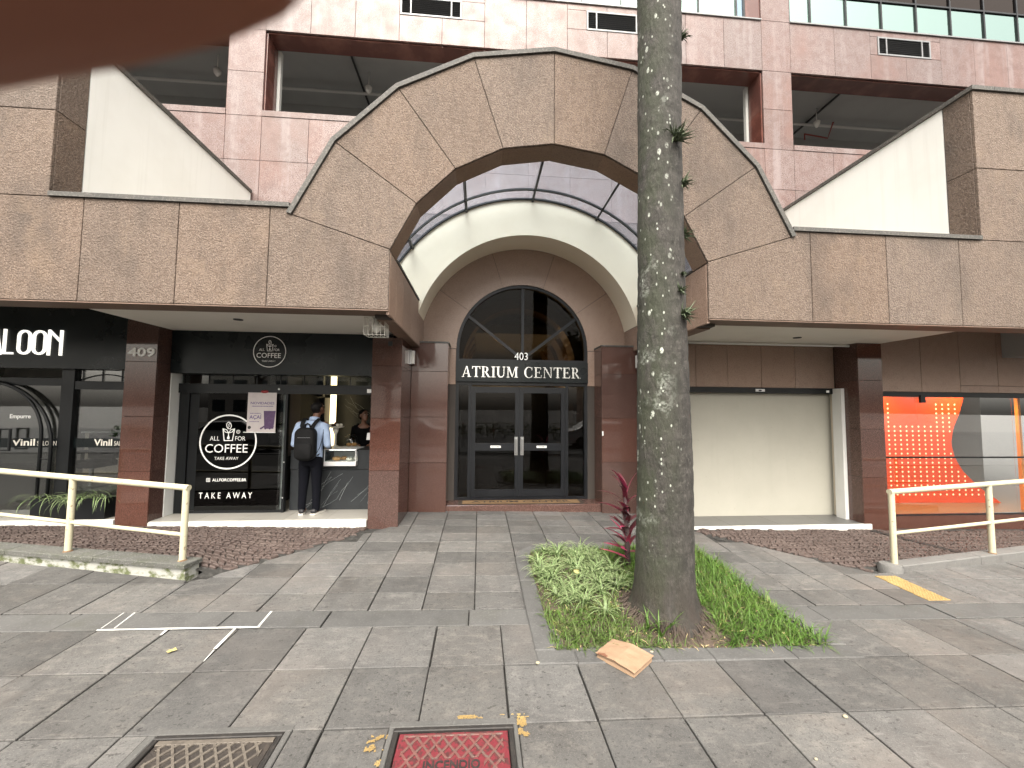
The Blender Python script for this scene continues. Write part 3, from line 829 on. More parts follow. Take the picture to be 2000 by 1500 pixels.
for yy, w_ in ((6.47, .022), (6.775, .018)):
    mb = MB()
    for a in range(16, 164, 4):
        mb.prism([vz(VR-.022, a), vz(VR+.004, a), vz(VR+.004, a+4), vz(VR-.022, a+4)], XZ(0), yy-w_, yy+w_)
    mb.build('rib', M['dark_frame'], vault)

# --- cream arch in front of the doorway
mb = MB(); CR, CZ = 1.965, 2.845
def cz(R_, a): return (AX-.02+R_*math.cos(R(a)), CZ+R_*math.sin(R(a)))
N_ = 96
for i in range(N_):
    a0, a1 = 12+156*i/N_, 12+156*(i+1)/N_
    P4 = [cz(CR, a0), cz(CR, a1), vz(VR+.002, a1), vz(VR+.002, a0)]
    q = lambda p, y: (p[0], y, p[1])
    mb.face([q(P4[0], 6.80), q(P4[3], 6.80), q(P4[2], 6.80), q(P4[1], 6.80)])
    mb.face([q(P4[0], 6.80), q(P4[1], 6.80), q(P4[1], 7.44), q(P4[0], 7.44)])
    mb.face([q(P4[3], 6.80), q(P4[3], 7.44), q(P4[2], 7.44), q(P4[2], 6.80)])
mb.build('cream_arch', M['cream_paint'], bld)

# --- wall round the doorway (arched opening)
DX, DW, DZ, YD = .80, 1.245, 2.875, 7.45
mb = MB()
def dv(R_, a): return (DX+R_*math.cos(R(a)), DZ+R_*math.sin(R(a)))
outer = [(-1.3, 2.6)]
for i in range(36):
    a0, a1 = 5*i, 5*(i+1)
    mb.prism([dv(DW, a0), dv(2.4, a0), dv(2.4, a1), dv(DW, a1)], XZ(0), YD+.012, YD+.25)
mb.box(-1.3, DX-DW, YD+.012, YD+.25, 0, DZ); mb.box(DX+DW, 2.95, YD+.012, YD+.25, 0, DZ)
dw = mb.build('doorway_wall', M['joint'], bld)
cuts = [0, 35, 72, 108, 145, 180]
for i in range(5):
    a0, a1 = cuts[i]+.12, cuts[i+1]-.12; k = 8
    mb = MB()
    for j in range(k):
        b0, b1 = a0+(a1-a0)*j/k, a0+(a1-a0)*(j+1)/k
        mb.prism([dv(DW, b0), dv(2.3, b0), dv(2.3, b1), dv(DW, b1)], XZ(0), YD, YD+.24)
    mb.build('arch_stone', M['arch_granite'], dw)
for a, b in ((-1.28, DX-DW), (DX+DW, 2.9)):
    panels(dw, [(a, b, 2.2, DZ-.004)], YD+.0005, 'arch_granite', th=.2)

# --- pillars clad in polished red granite
def pillar(x0, x1, y0, y1, ztop, zj, name='pillar', z0=-.3):
    mb = MB(); mb.box(x0+.02, x1-.02, y0+.02, y1, z0, ztop-.002)
    p = mb.build(name, M['joint'], bld)
    zz = [z0]+[z for z in zj if z < ztop]+[ztop]
    for j in range(len(zz)-1):
        a, b = zz[j]+.0015, zz[j+1]-.0015
        mb = MB(); mb.plate([(x0, a), (x1, a), (x1, b), (x0, b)], XZ(y0), .022, .003, back=False); mb.build('granite_panel', M['red_granite'], p)
        for X, s in ((x0, -1), (x1, 1)):
            mb = MB(); mb.plate([(y0+.024, a), (y1, a), (y1, b), (y0+.024, b)], lambda u, v, t, s=s, X=X: (X-s*t, u, v), .02, .002, back=False)
            mb.build('granite_panel', M['red_granite'], p)
    return p
ZJ = [.83, 1.61, 2.40]
pillar(-5.09, -4.665, YP, 6.6, 3.3, ZJ)
pillar(-1.625, -1.185, YP, 7.02, 2.83, ZJ)
pillar(-1.182, -.555, 7.0, 7.47, 2.90, ZJ)
pillar(2.18, 2.84, 7.0, 7.47, 2.90, ZJ)
pillar(2.845, 3.25, YP, 7.02, 2.83, ZJ)
pillar(6.29, 6.725, YP, 6.6, 3.3, [.69, 1.48, 2.29])
for a, b in ((-1.19, -.545), (2.17, 2.845)):
    mb = MB(); mb.box(a, b, 6.985, 7.448, 2.901, 2.925); mb.build('pillar_cap', M['coping'], bld)

# --- upper wall of pink granite with the open garage floor
mb = MB()
ZO0, ZO1 = 7.87, 9.63
def slabwall(x0, x1, z0, z1, y=YF+.02, d=.42): mb.box(x0, x1, y, y+d, z0, z1)
slabwall(-14, 17, 5.4, ZO0-.02); slabwall(-14, 17, ZO1+.02, 10.84); slabwall(-14, 17, 13.2, 17)
for a, b in ((-14, -12.6), (-5.25, -4.58), (6.44, 7.11), (15, 17)):
    slabwall(a, b, ZO0-.02, ZO1+.02)
for a, b in ((-14, -12.6), (-5.25, -4.58), (6.44, 7.11), (15, 17)): slabwall(a, b, 10.84, 13.2)
uw = mb.build('upper_wall', M['pink_joint'], bld)
# spandrel panels, with gaps left for the vent grilles
vents = [(-1.82, -.50, 10.235, 10.66), (2.28, 3.65, 10.245, 10.70), (9.35, 10.73, 10.25, 10.705)]
xj = [-7.4, -6.4, -5.27, -4.56, -3.66, -2.75, -1.83, -.92, 0.0, .92, 1.84, 2.75, 3.67, 4.59, 5.50, 6.42, 7.13, 8.24, 9.16, 10.08, 11.0, 11.9, 12.8, 13.7]
for i in range(len(xj)-1):
    x0, x1 = xj[i], xj[i+1]
    rects = [(x0, x1, ZO1, 10.86)]
    for v in vents:
        nr = []
        for a, b, c, d_ in rects:
            if b <= v[0] or a >= v[1]: nr.append((a, b, c, d_)); continue
            if d_ > v[3]: nr.append((a, b, max(c, v[3]), d_))
            if c < v[2]: nr.append((a, b, c, min(d_, v[2])))
            if a < v[0] and b > v[0]: nr.append((a, v[0], max(c, v[2]), min(d_, v[3])))
            if b > v[1] and a < v[1]: nr.append((v[1], b, max(c, v[2]), min(d_, v[3])))
        rects = nr
    panels(uw, [r_ for r_ in rects if r_[1]-r_[0] > .02 and r_[3]-r_[2] > .02], YF, 'pink_granite', th=.04, gap=.003, c=.003)
for a, b in ((-5.27, -4.56), (6.42, 7.13)):
    for z0, z1 in ((7.746, 8.70), (8.70, ZO1), (6.80, 7.746), (5.85, 6.80), (10.86, 11.9), (11.9, 13.2)):
        panels(uw, [(a, b, z0, z1)], YF, 'pink_granite', th=.04, gap=.003, c=.003)
xk = [-7.4, -6.4, -5.27, None, -4.56, -3.62, -2.7, -1.78, -.86, .06, .98, 1.9, 2.82, 3.74, 4.66, 5.58, 6.42, None, 7.13, 8.1, 9.05, 10, 11, 12]
for i in range(len(xk)-1):
    if xk[i] is None or xk[i+1] is None: continue
    for z0, z1 in ((5.85, 6.80), (6.80, 7.746)): panels(uw, [(xk[i], xk[i+1], z0, z1)], YF, 'pink_granite', th=.04, gap=.003, c=.003)
for a, b in ((-12.6, -5.27), (-4.56, 6.42), (7.13, 15)):
    mb = MB(); mb.box(a+.004, b-.004, YF-.012, YF+.46, 7.75, ZO0); mb.build('sill_stone', M['pink_granite'], uw)
    mb = MB(); mb.box(a+.004, b-.004, YF-.03, YF+.12, 10.845, 10.875); mb.build('window_sill', M['alu'], uw)
    mb = MB(); mb.box(a+.03, b-.03, YF+.05, YF+.45, ZO1-.03, ZO1-.002); mb.build('reveal_stone', M['reveal_granite'], uw)
    for X, s in ((a, 1), (b, -1)):
        for z0, z1 in ((ZO0+.002, 8.70), (8.705, ZO1-.032)):
            mb = MB(); mb.box(min(X+s*.002, X+s*.03), max(X+s*.002, X+s*.03), YF+.042, YF+.455, z0, z1); mb.build('reveal_stone', M['reveal_granite'], uw)
        mb = MB(); mb.box(min(X+s*.03, X+s*.09), max(X+s*.03, X+s*.09), YF+.47, YF+.56, ZO0+.02, ZO1-.03); mb.build('steel_post', M['pipe_white'], uw)
    mb = MB(); mb.tube([(a, YF+.42, ZO0+.06), (b, YF+.42, ZO0+.06)], .018, 6); mb.build('guard_rail', M['pipe_white'], uw)
mb = MB(); mb.box(-14, 17, YF+.021, YF+.4, 13.2, 16.9)
# vent grilles
for x0, x1, z0, z1 in vents:
    mb = MB(); y = YF-.012
    for a, b, c, d_ in ((x0, x1, z1-.035, z1), (x0, x1, z0, z0+.035), (x0, x0+.035, z0+.036, z1-.036), (x1-.035, x1, z0+.036, z1-.036), (x0+.21, x0+.24, z0+.036, z1-.036), (x1-.24, x1-.21, z0+.036, z1-.036)):
        mb.box(a, b, y, YF+.018, c, d_)
    vg = mb.build('vent_grille', M['alu'], bld)
    mb = MB(); mb.box(x0+.03, x1-.03, YF+.014, YF+.0195, z0+.03, z1-.03); mb.build('backing', M['shop_dark'], vg)
    k = 9
    for j in range(k):
        z = z0+.05+(z1-z0-.09)*j/(k-1)
        mb = MB(); mb.prism([(YF-.008, z-.010), (YF-.006, z-.012), (YF+.013, z+.010), (YF+.011, z+.012)], lambda u, v, t: (t, u, v), x0+.037, x1-.037)
        mb.build('slat', M['shop_dark'], vg)
# window band above
for a, b, step in ((-12.6, -5.27, .92), (-4.56, 6.06, .92), (7.13, 15, .92)):
    mb = MB(); y = YF+.06
    n = max(1, int((b-a)/step+.5)); st = step
    xsn = []
    x = 7.69-.92*30
    while x < b-.1:
        if x > a+.15: xsn.append(x)
        x += .92
    xsn = [a+.02]+xsn+[b-.02]
    for x in xsn: mb.box(x-.018, x+.018, y-.03, y+.05, 10.875, 13.2)
    mb.box(a, b, y-.028, y+.05, 11.65, 11.69); mb.box(a, b, y-.028, y+.05, 10.876, 10.90)
    wb = mb.build('window_band', M['dark_frame'], bld)
    for i in range(len(xsn)-1):
        p, q = xsn[i]+.019, xsn[i+1]-.019
        mt = 'window_blue' if (b == 6.06 and i == len(xsn)-2) else 'window_glass'
        mb = MB(); mb.box(p, q, y, y+.012, 10.90, 11.65); mb.build('pane', M[mt], wb)
        mb = MB(); mb.box(p, q, y, y+.012, 11.69, 13.19); mb.build('pane', M['window_dark'], wb)
    mb = MB(); mb.box(a, b, y+.25, y+.27, 10.87, 13.2); mb.build('blind', M['shop_dark'], wb)
mb = MB(); mb.box(6.062, 6.42, YF+.03, YF+.30, 10.876, 13.2); mb.build('reveal_stone', M['reveal_granite'], bld)
# garage deck behind the openings
mb = MB()
mb.box(-16, 19, YF+.44, 24, 7.2, 7.35, 0); mb.box(-16, 19, YF+.44, 24, 10.25, 10.5, 1); mb.box(-16, 19, 23.9, 24.1, 7.35, 10.25, 2)
mb.box(-16.2, -16, YF+.44, 24, 7.35, 10.25, 2); mb.box(19, 19.2, YF+.44, 24, 7.35, 10.25, 2)
gar = mb.build('garage_deck', [M['garage_floor'], M['garage_ceiling'], M['garage_wall']], bld)
for y in (11.2, 15.5, 20):
    mb = MB(); mb.box(-16, 19, y, y+.35, 9.85, 10.25); mb.build('ceiling_beam', M['garage_ceiling'], gar)
for x in (-9.5, -3.2, 3.3, 9.4, 13.2):
    mb = MB(); mb.box(x, x+.04, YF+.5, 23.9, 10.16, 10.2); mb.build('cable_tray', M['shop_dark'], gar)
mb = MB(); mb.tube([(-15, 10.3, 9.98), (18, 10.3, 9.98)], .035, 6); mb.build('water_pipe', M['pipe_white'], gar)
mb = MB(); mb.tube([(9.1, 10.2, 9.45), (9.1, 10.2, 9.62), (9.9, 10.3, 9.62), (9.5, 9.7, 9.62)], .02, 6); mb.build('sprinkler_pipe', M['pipe_red'], gar)
for x, y in ((-6.4, 9.7), (-2.9, 9.9), (9.3, 10.0)):
    mb = MB(); mb.oval([(x, y, 9.88, .05, .05), (x, y, 9.83, .09, .09), (x, y, 9.74, .07, .07), (x, y, 9.68, .02, .02)], 10); mb.tube([(x, y, 9.88), (x, y, 10.25)], .012, 6)
    mb.build('ceiling_lamp', M['lamp_glass'], gar, smooth=True)
for x in (-10, -1.2, 8.4):
    mb = MB(); mb.box(x, x+.6, 13.5, 14.1, 7.35, 10.25); mb.build('column', M['garage_wall'], gar)
# body of the building behind everything
mb = MB(); mb.box(-14, 17, YF+6, 30, 10.5, 17); mb.box(-14, 17, 15.5, 30, 0, 7.2); mb.build('rear_mass', M['shop_dark'], bld)
mb = MB(); mb.box(-14, 17, 8.75, 15.4, 3.42, 3.6); mb.box(-14, 17, YF+.45, 15.4, 7.0, 7.19); mb.build('floor_slab', M['concrete'], bld)

# ---------------------------------------------------------------- entrance
def print_line(x0, x1, z0, z1, y, seed):
    """a line of print too small to read: a row of little dashes"""
    rd = random.Random(seed); mb = MB(); x = x0
    while x < x1:
        w_ = rd.uniform(.008, .02); mb.box(x, min(x1, x+w_), y-.001, y, z0, z1); x += w_+.005
    return mb
ent = empty('entrance_door', (DX, 7.5, .1), 'black framed double glass door under the arched fan window', 'door')
YG = 7.52
x0, x1 = DX-DW, DX+DW
mb = MB()
for a, b in ((x0, x0+.06), (-.205, -.15), (1.62, 1.675), (x1-.06, x1)): mb.box(a, b, YG-.05, YG+.06, .1, 2.2)
mb.box(x0, x1, YG-.052, YG+.06, 2.2, 2.26)
mb.box(x0, x1, YG-.053, YG+.06, .09, .13)
ent_frame = mb.build('frame', M['dark_frame'], ent)
for a, b in ((-.147, .745), (.748, 1.617)):
    mb = MB()
    mb.box(a, a+.075, YG-.035, YG+.03, .135, 2.17); mb.box(b-.075, b, YG-.035, YG+.03, .135, 2.17)
    mb.box(a+.0755, b-.0755, YG-.034, YG+.029, 2.06, 2.17); mb.box(a+.0755, b-.0755, YG-.034, YG+.029, .135, .27); mb.box(a+.0755, b-.0755, YG-.034, YG+.029, .985, 1.12)
    leaf = mb.build('door_leaf', M['dark_frame'], ent)
    mb = MB(); mb.box(a+.07, b-.07, YG-.004, YG+.004, 1.115, 2.065); mb.build('pane', M['door_glass'], leaf)
    mb = MB(); mb.box(a+.07, b-.07, YG-.004, YG+.004, .265, .99); mb.build('pane', M['door_glass'], leaf)
    hx = b-.055 if a < 0 else a+.055
    mb = MB(); mb.tube([(hx, YG-.04, .93), (hx, YG-.09, .95), (hx, YG-.09, 1.19), (hx, YG-.04, 1.21)], .014, 8); mb.box(hx-.03, hx+.03, YG-.041, YG-.034, .9, 1.24)
    mb.build('handle', M['steel'], leaf)
    lx = a+.36 if a < 0 else a+.33
    mb = MB(); mb.box(lx, lx+.19, YG-.039, YG-.035, 1.035, 1.075); pl = mb.build('push_plate', M['white_letter'], leaf)
    mb = print_line(lx+.03, lx+.16, 1.047, 1.062, YG-.039, 4); mb.build('plate_print', M['seal_black'], leaf)
for a, b in ((x0+.055, -.20), (1.67, x1-.055)):
    mb = MB(); mb.box(a, b, YG-.004, YG+.004, .13, 2.2); mb.build('side_pane', M['door_glass'], ent)
# sign beam
sb = MB(); sb.box(x0, x1, YG-.10, YG+.05, 2.262, 2.645)
sgn = sb.build('entrance_sign', M['black_sign']); tag(sgn, 'black sign reading ATRIUM CENTER in silver serif capitals over the entrance', 'sign')

def serif(word, x0, x1, z0, z1, y, depth):
    T, t, sh = .17, .07, .055
    G = {}
    def bx(a, b, c, d_): return [(a, c), (b, c), (b, d_), (a, d_)]
    def arc(cx, cy, rx, ry, a0, a1, wf, n=14):
        out = []
        for i in range(n):
            p = [a0+(a1-a0)*i/n, a0+(a1-a0)*(i+1)/n]
            q = []
            for a in p:
                w_ = wf(a); q.append(((cx+rx*math.cos(R(a)), cy+ry*math.sin(R(a))), (cx+(rx-w_)*math.cos(R(a)), cy+(ry-w_*.7)*math.sin(R(a)))))
            out.append([q[0][1], q[0][0], q[1][0], q[1][1]])
        return out
    G['A'] = (.88, [[(.06, 0), (.13, 0), (.46, 1), (.40, 1)], [(.62, 0), (.80, 0), (.52, 1), (.40, 1)], bx(.2, .66, .3, .36), bx(-.02, .22, 0, sh), bx(.54, .90, 0, sh)])
    G['T'] = (.84, [bx(.335, .335+T, 0, 1), bx(.02, .82, .93, 1), [(.02, .74), (.07, .74), (.10, .95), (.02, .95)], [(.77, .74), (.82, .74), (.82, .95), (.74, .95)], bx(.23, .61, 0, sh)])
    G['R'] = (.90, [bx(.1, .1+T, 0, 1), bx(0, .4, 0, sh), bx(0, .4, 1-sh, 1), bx(.2, .4, .47, .53)]+arc(.38, .735, .30, .265, -90, 90, lambda a: .07+.10*max(0, math.cos(R(a))))+[[(.34, .5), (.50, .5), (.86, 0), (.66, 0)], bx(.66, .94, 0, sh)])
    G['I'] = (.40, [bx(.115, .115+T, 0, 1), bx(0, .4, 0, sh), bx(0, .4, 1-sh, 1)])
    G['U'] = (.92, [bx(.1, .1+T, .33, 1), bx(.72, .72+t, .33, 1), bx(0, .37, 1-sh, 1), bx(.62, .90, 1-sh, 1)]+arc(.445, .34, .345, .36, 180, 360, lambda a: T if a < 225 else (T-(T-t)*(a-225)/135)))
    G['M'] = (1.16, [bx(.12, .12+t, 0, 1), [(.12, 1), (.30, 1), (.62, .05), (.54, .05)], [(.54, .05), (.60, .05), (.93, 1), (.86, 1)], bx(.88, .88+T, 0, 1), bx(.02, .29, 0, sh), bx(.78, 1.15, 0, sh), bx(.02, .3, 1-sh, 1), bx(.86, 1.15, 1-sh, 1)])
    G['C'] = (.92, arc(.48, .5, .46, .52, 48, 312, lambda a: .07+.11*max(0, -math.cos(R(a))), 24)+[[(.76, .70), (.82, .70), (.82, .98), (.77, .98)], [(.76, .04), (.81, .04), (.84, .28), (.79, .28)]])
    G['E'] = (.80, [bx(.1, .1+T, 0, 1), bx(0, .70, 0, .065), bx(0, .68, .935, 1), bx(.2, .54, .47, .53), bx(.50, .56, .38, .62), [(.66, 0), (.73, 0), (.76, .26), (.71, .26)], bx(.64, .69, .76, 1)])
    G['N'] = (.98, [bx(.12, .12+t, 0, 1), [(.08, 1), (.28, 1), (.86, 0), (.78, 0)], bx(.79, .79+t, 0, 1), bx(.02, .29, 0, sh), bx(.0, .26, 1-sh, 1), bx(.69, .96, 1-sh, 1)])
    G[' '] = (.42, [])
    tot = sum(G[c][0]+.09 for c in word)-.09; k = (x1-x0)/tot; kz = z1-z0
    mb = MB(); x = 0; letters = []
    for c in word:
        mb = MB()
        for i, p in enumerate(G[c][1]):
            if area2(p) < 0: p = p[::-1]
            dd = depth-i*.0005
            mb.prism([(x0+(x+q[0])*k, z0+q[1]*kz) for q in p], lambda u, v, s: (u, y-s, v), dd, 0)
        if G[c][1]: letters.append(mb)
        x += G[c][0]+.09
    return letters
for mb in serif('ATRIUM CENTER', -.33, 1.89, 2.345, 2.545, YG-.10, .02): mb.build('letter', M['steel_letter'], sgn)
mb = wall_text('403', .64, .89, 2.675, 2.815, YG-.115, .012); n403 = mb.build('house_number', M['white_letter'])
tag(n403, 'white number 403 above the entrance sign', 'number')
# fan window
fan = empty('fan_window', (DX, YG, 2.65), 'half round fan window with three spokes over the entrance sign', 'window')
mb = MB()
for i in range(36):
    a0, a1 = 5*i, 5*i+5
    mb.prism([dv(DW-.055, a0), dv(DW, a0), dv(DW, a1), dv(DW-.055, a1)], XZ(0), YG-.05, YG+.05)
mb.box(x0, x0+.055, YG-.05, YG+.05, 2.647, DZ); mb.box(x1-.055, x1, YG-.05, YG+.05, 2.647, DZ); mb.box(x0+.056, x1-.056, YG-.049, YG+.049, 2.647, 2.69)
fr_ = mb.build('frame', M['dark_frame'], fan)
for a in (38, 90, 142):
    c_ = Vector((DX, 2.70)); t_ = Vector((math.cos(R(a)), math.sin(R(a)))); n_ = Vector((-t_.y, t_.x))*.026
    e0 = c_+t_*.12; e1 = c_+t_*(1.39 if a == 90 else 1.31)
    mb = MB(); mb.prism([(p.x, p.y) for p in (e0-n_, e1-n_, e1+n_, e0+n_)], XZ(0), YG-.035, YG+.035); mb.build('spoke', M['dark_frame'], fan)
for k, (a0, a1) in enumerate(((0, 38), (38, 90), (90, 142), (142, 180))):
    mb = MB(); n = 8
    pts = [(DX, 2.69)]+[dv(DW-.05, a0+(a1-a0)*i/n) for i in range(n+1)]
    if k == 0: pts = [(DX, 2.69), (x1-.05, 2.69)]+pts[1:]
    if k == 3: pts = pts+[(x0+.05, 2.69)]
    mb.prism(pts, XZ(0), YG-.003+k*.0004, YG+.003); mb.build('pane', M['fan_glass'], fan)
# threshold and doormat
mb = MB(); mb.box(-.56, 2.185, 7.08, 7.6, -.2, .085, c=.01); mb.build('threshold', M['red_granite'], bld)
mt_ = MB(); mt_.box(-.36, 1.90, 7.10, 7.40, .086, .098); dm = mt_.build('doormat', M['mat_dark']); tag(dm, 'brown doormat with dark border lying before the entrance door', 'doormat')
mb = MB(); mb.box(-.28, 1.82, 7.13, 7.37, .0985, .102); mb.build('pile', M['mat_brown'], dm)
wt = wall_text('ATRIUM CENTER', -.12, 1.66, 0, .13, 0, .001, bold=.02)
for v in wt.v: v.y, v.z = 7.19+v.z, .1035-v.y*0+(.0 if v.y > -.0005 else .0005)
wt.build('mat_lettering', M['mat_dark'], dm)
# lobby behind the door
mb = MB(); LX0, LX1, LY1 = -.62, 2.26, 13.5
mb.box(LX0-.1, LX0, 7.72, LY1, 0, 4.4, 0); mb.box(LX1, LX1+.1, 7.72, LY1, 0, 4.4, 0); mb.box(LX0, LX1, LY1, LY1+.1, 0, 4.4, 0)
mb.box(LX0, LX1, 7.6, LY1, -.1, .07, 1); mb.box(LX0-.1, LX1+.1, 7.72, LY1, 4.38, 4.42, 0)
lobby = mb.build('lobby', [M['atrium_dark'], M['atrium_floor']], bld)
for j, yy in enumerate((8.3, 9.3, 10.3, 11.3)):
    mb = MB()
    for i in range(24):
        a0, a1 = 7.5*i, 7.5*i+7.5
        def lv(R_, a): return (.82+R_*math.cos(R(a)), 2.7+R_*math.sin(R(a)))
        mb.prism([lv(1.18, a0), lv(1.40, a0), lv(1.40, a1), lv(1.18, a1)], XZ(0), yy, yy+.55)
    mb.build('vault_rib', M['gold_panel'], lobby, smooth=False)
for xx, yy in ((-.3, 8.6), (1.95, 8.9), (.8, 9.4), (.8, 11.4), (-.3, 10.6), (1.95, 10.9)):
    mb = MB(); mb.oval([(xx, yy, 2.72, .05, .05), (xx, yy, 2.70, .05, .05)], 10); mb.build('downlight', M['lamp_lit'], lobby)
    ld = bpy.data.lights.new('lobby_lamp', 'POINT'); ld.energy = 6; ld.color = (1, .72, .40); ld.shadow_soft_size = .05
    lo = bpy.data.objects.new('lobby_lamp', ld); col.objects.link(lo); lo.location = (xx, yy, 2.60)
for xx in (LX0+.02, LX1-.08):
    mb = MB(); mb.box(xx, xx+.06, 9.2, 10.6, 1.2, 1.9); mb.build('wall_panel', M['gold_panel'], lobby)

# ---------------------------------------------------------------- coffee shop
mb = MB(); mb.box(-4.64, -1.64, 6.13, 6.17, -.2, .12, c=.006); mb.build('shop_plinth', M['plinth'], bld)
mb = MB(); mb.box(-4.66, -1.63, 6.172, 10, -.1, .1); cf = mb.build('coffee_floor', M['mortar'], bld)
for i in range(5):
    for j in range(3):
        a, b = -4.66+.606*i, -4.66+.606*(i+1)
        mb = MB(); mb.plate([(a+.002, 6.176+.6*j), (b-.002, 6.176+.6*j), (b-.002, 6.772+.6*j), (a+.002, 6.772+.6*j)], lambda u, v, t: (u, v, .122-t), .02, .002, back=False)
        mb.build('floor_tile', M['beige_floor'], cf)
mb = MB(); mb.box(-4.75, -4.655, 6.43, 6.66, .122, 2.3); mb.build('door_jamb', M['jamb_white'], bld)
# shop room: marble lined
mb = MB(); mb.box(-4.8, -1.5, 9.6, 9.7, 0, 2.9, 0); mb.box(-4.85, -4.76, 6.67, 9.6, 0, 2.9, 1); mb.box(-1.60, -1.5, 6.62, 9.6, 0, 2.9, 0); mb.box(-4.85, -1.5, 6.66, 9.7, 2.7, 2.8, 1)
mb.box(-3.45, -3.36, 6.9, 9.0, .12, 2.7, 1)
room = mb.build('coffee_room', [M['marble'], M['shop_dark']], bld)
def veins(mbv, to, w_, h_, n, seed, slope=1.0):
    rd = random.Random(seed)
    for _ in range(n):
        u, v = rd.uniform(-.2, w_), rd.uniform(-.3, h_*.5); k = rd.randint(5, 9); wd = rd.uniform(.001, .0032); du = rd.uniform(.10, .17)
        pts = []
        for i in range(k):
            pts.append((u, v)); u += du*rd.uniform(.6, 1.2); v += du*slope*rd.uniform(.4, 1.5)
        for i in range(k-1):
            p, q = pts[i], pts[i+1]
            if not (0 < p[0] < w_ and 0 < q[0] < w_ and 0 < p[1] < h_ and 0 < q[1] < h_): continue
            t_ = Vector((q[0]-p[0], q[1]-p[1])).normalized(); n_ = Vector((-t_.y, t_.x))*wd*rd.uniform(.4, .8)
            mbv.face([to(p[0]-n_.x, p[1]-n_.y), to(q[0]-n_.x, q[1]-n_.y), to(q[0]+n_.x, q[1]+n_.y), to(p[0]+n_.x, p[1]+n_.y)])
mb = MB(); veins(mb, lambda u, v: (-1.601, 9.6-u, .8+v), 2.9, 1.9, 14, 5, -.6+1.2); veins(mb, lambda u, v: (-1.65-u, 9.598, .8+v), 1.5, 1.9, 14, 6, .9)
mb.build('marble_veins', M['marble_vein'], room)
mb = MB(); mb.box(-3.24, -3.13, 9.0, 9.05, .9, 2.7); lp = mb.build('light_strip', M['warm_strip']); tag(lp, 'glowing yellow vertical light strip on the back wall of the coffee shop', 'light')
mb = MB(); mb.box(-3.9, -3.40, 8.6, 8.7, 1.98, 2.42); mb.build('cupboard_panel', M['mauve'], room)
mb = MB(); mb.box(-3.39, -3.25, 8.6, 8.7, 1.98, 2.42); mb.build('cupboard_panel', M['navy'], room)
mb = MB(); mb.box(-3.9, -3.25, 8.72, 9.3, .12, 1.96); mb.build('cupboard_panel', M['shop_dark'], room)
mb = MB(); mb.box(-3.34, -3.32, 7.2, 7.75, .9, 2.3); mb.build('mirror_panel', M['mauve'], room)
# shopfront: header, transom, film-covered pane, sliding door edge
sf = empty('coffee_shopfront', (-3.1, 6.62, .12), 'black framed coffee shop front with sliding glass door', 'shopfront')
mb = MB(); mb.box(-4.65, -1.63, 6.58, 6.70, 1.97, 2.115); mb.build('header', M['black_metal'], sf)
mb = MB(); mb.box(-4.65, -1.63, 6.56, 6.66, 2.262, 2.30); mb.build('top_rail', M['black_metal'], sf)
for i in range(9):
    x = -4.6+.36*i
    mb = MB(); mb.box(x-.006, x+.006, 6.62, 6.64, 2.116, 2.261); mb.build('transom_bar', M['black_metal'], sf)
mb = MB(); mb.box(-4.65, -1.63, 6.628, 6.633, 2.10, 2.262); mb.build('transom_pane', M['clear_glass'], sf)
mb = MB(); mb.box(-4.64, -4.50, 6.60, 6.68, .125, 1.97); mb.build('frame_post', M['black_metal'], sf)
mb = MB(); mb.box(-4.35, -3.10, 6.605, 6.617, .14, 1.97); pane1 = mb.build('film_pane', M['film_glass'], sf)
mb = MB(); mb.box(-4.5, -3.08, 6.66, 6.68, .125, 1.97); mb.build('black_film', M['black_sign'], sf)
mb = MB(); mb.box(-4.49, -4.36, 6.62, 6.64, .125, 1.97); mb.build('frame_post', M['black_metal'], sf)
mb = MB(); mb.box(-4.49, -3.05, 6.60, 6.65, .123, .16); mb.build('bottom_rail', M['black_metal'], sf)
mb = MB(); mb.box(-3.13, -3.06, 6.585, 6.60, .165, 1.97); mb.build('door_edge', M['clear_glass'], sf)
mb = MB(); mb.box(-3.125, -3.065, 6.655, 6.659, .165, 1.96); mb.build('door_edge_backing', M['ac_grey'], sf)
mb = MB(); mb.box(-3.055, -3.02, 6.58, 6.66, .125, 1.97); mb.build('frame_post', M['black_metal'], sf)
mb = MB(); mb.oval([(-3.34, 6.572, 2.02, .0, .0)]*1+[(-3.34, 6.572, 2.02, .05, .02)], 8) if False else mb.ball((-3.37, 6.575, 2.0), (.06, .03, .025)); mb.build('door_sensor', M['red_sensor'], sf, smooth=True)
mb = MB(); mb.ball((-3.16, 6.578, 2.045), (.016, .01, .016)); mb.build('bolt', M['white_letter'], sf, smooth=True)
mb = MB(); mb.box(-1.80, -1.70, 6.565, 6.579, 2.0, 2.06); mb.build('alarm_plate', M['white_letter'], sf)
mb = MB()
for z in (.9, .35): mb.ball((-3.037, 6.575, z), (.012, .008, .012))
mb.build('lock_bolt', M['steel'], sf, smooth=True)

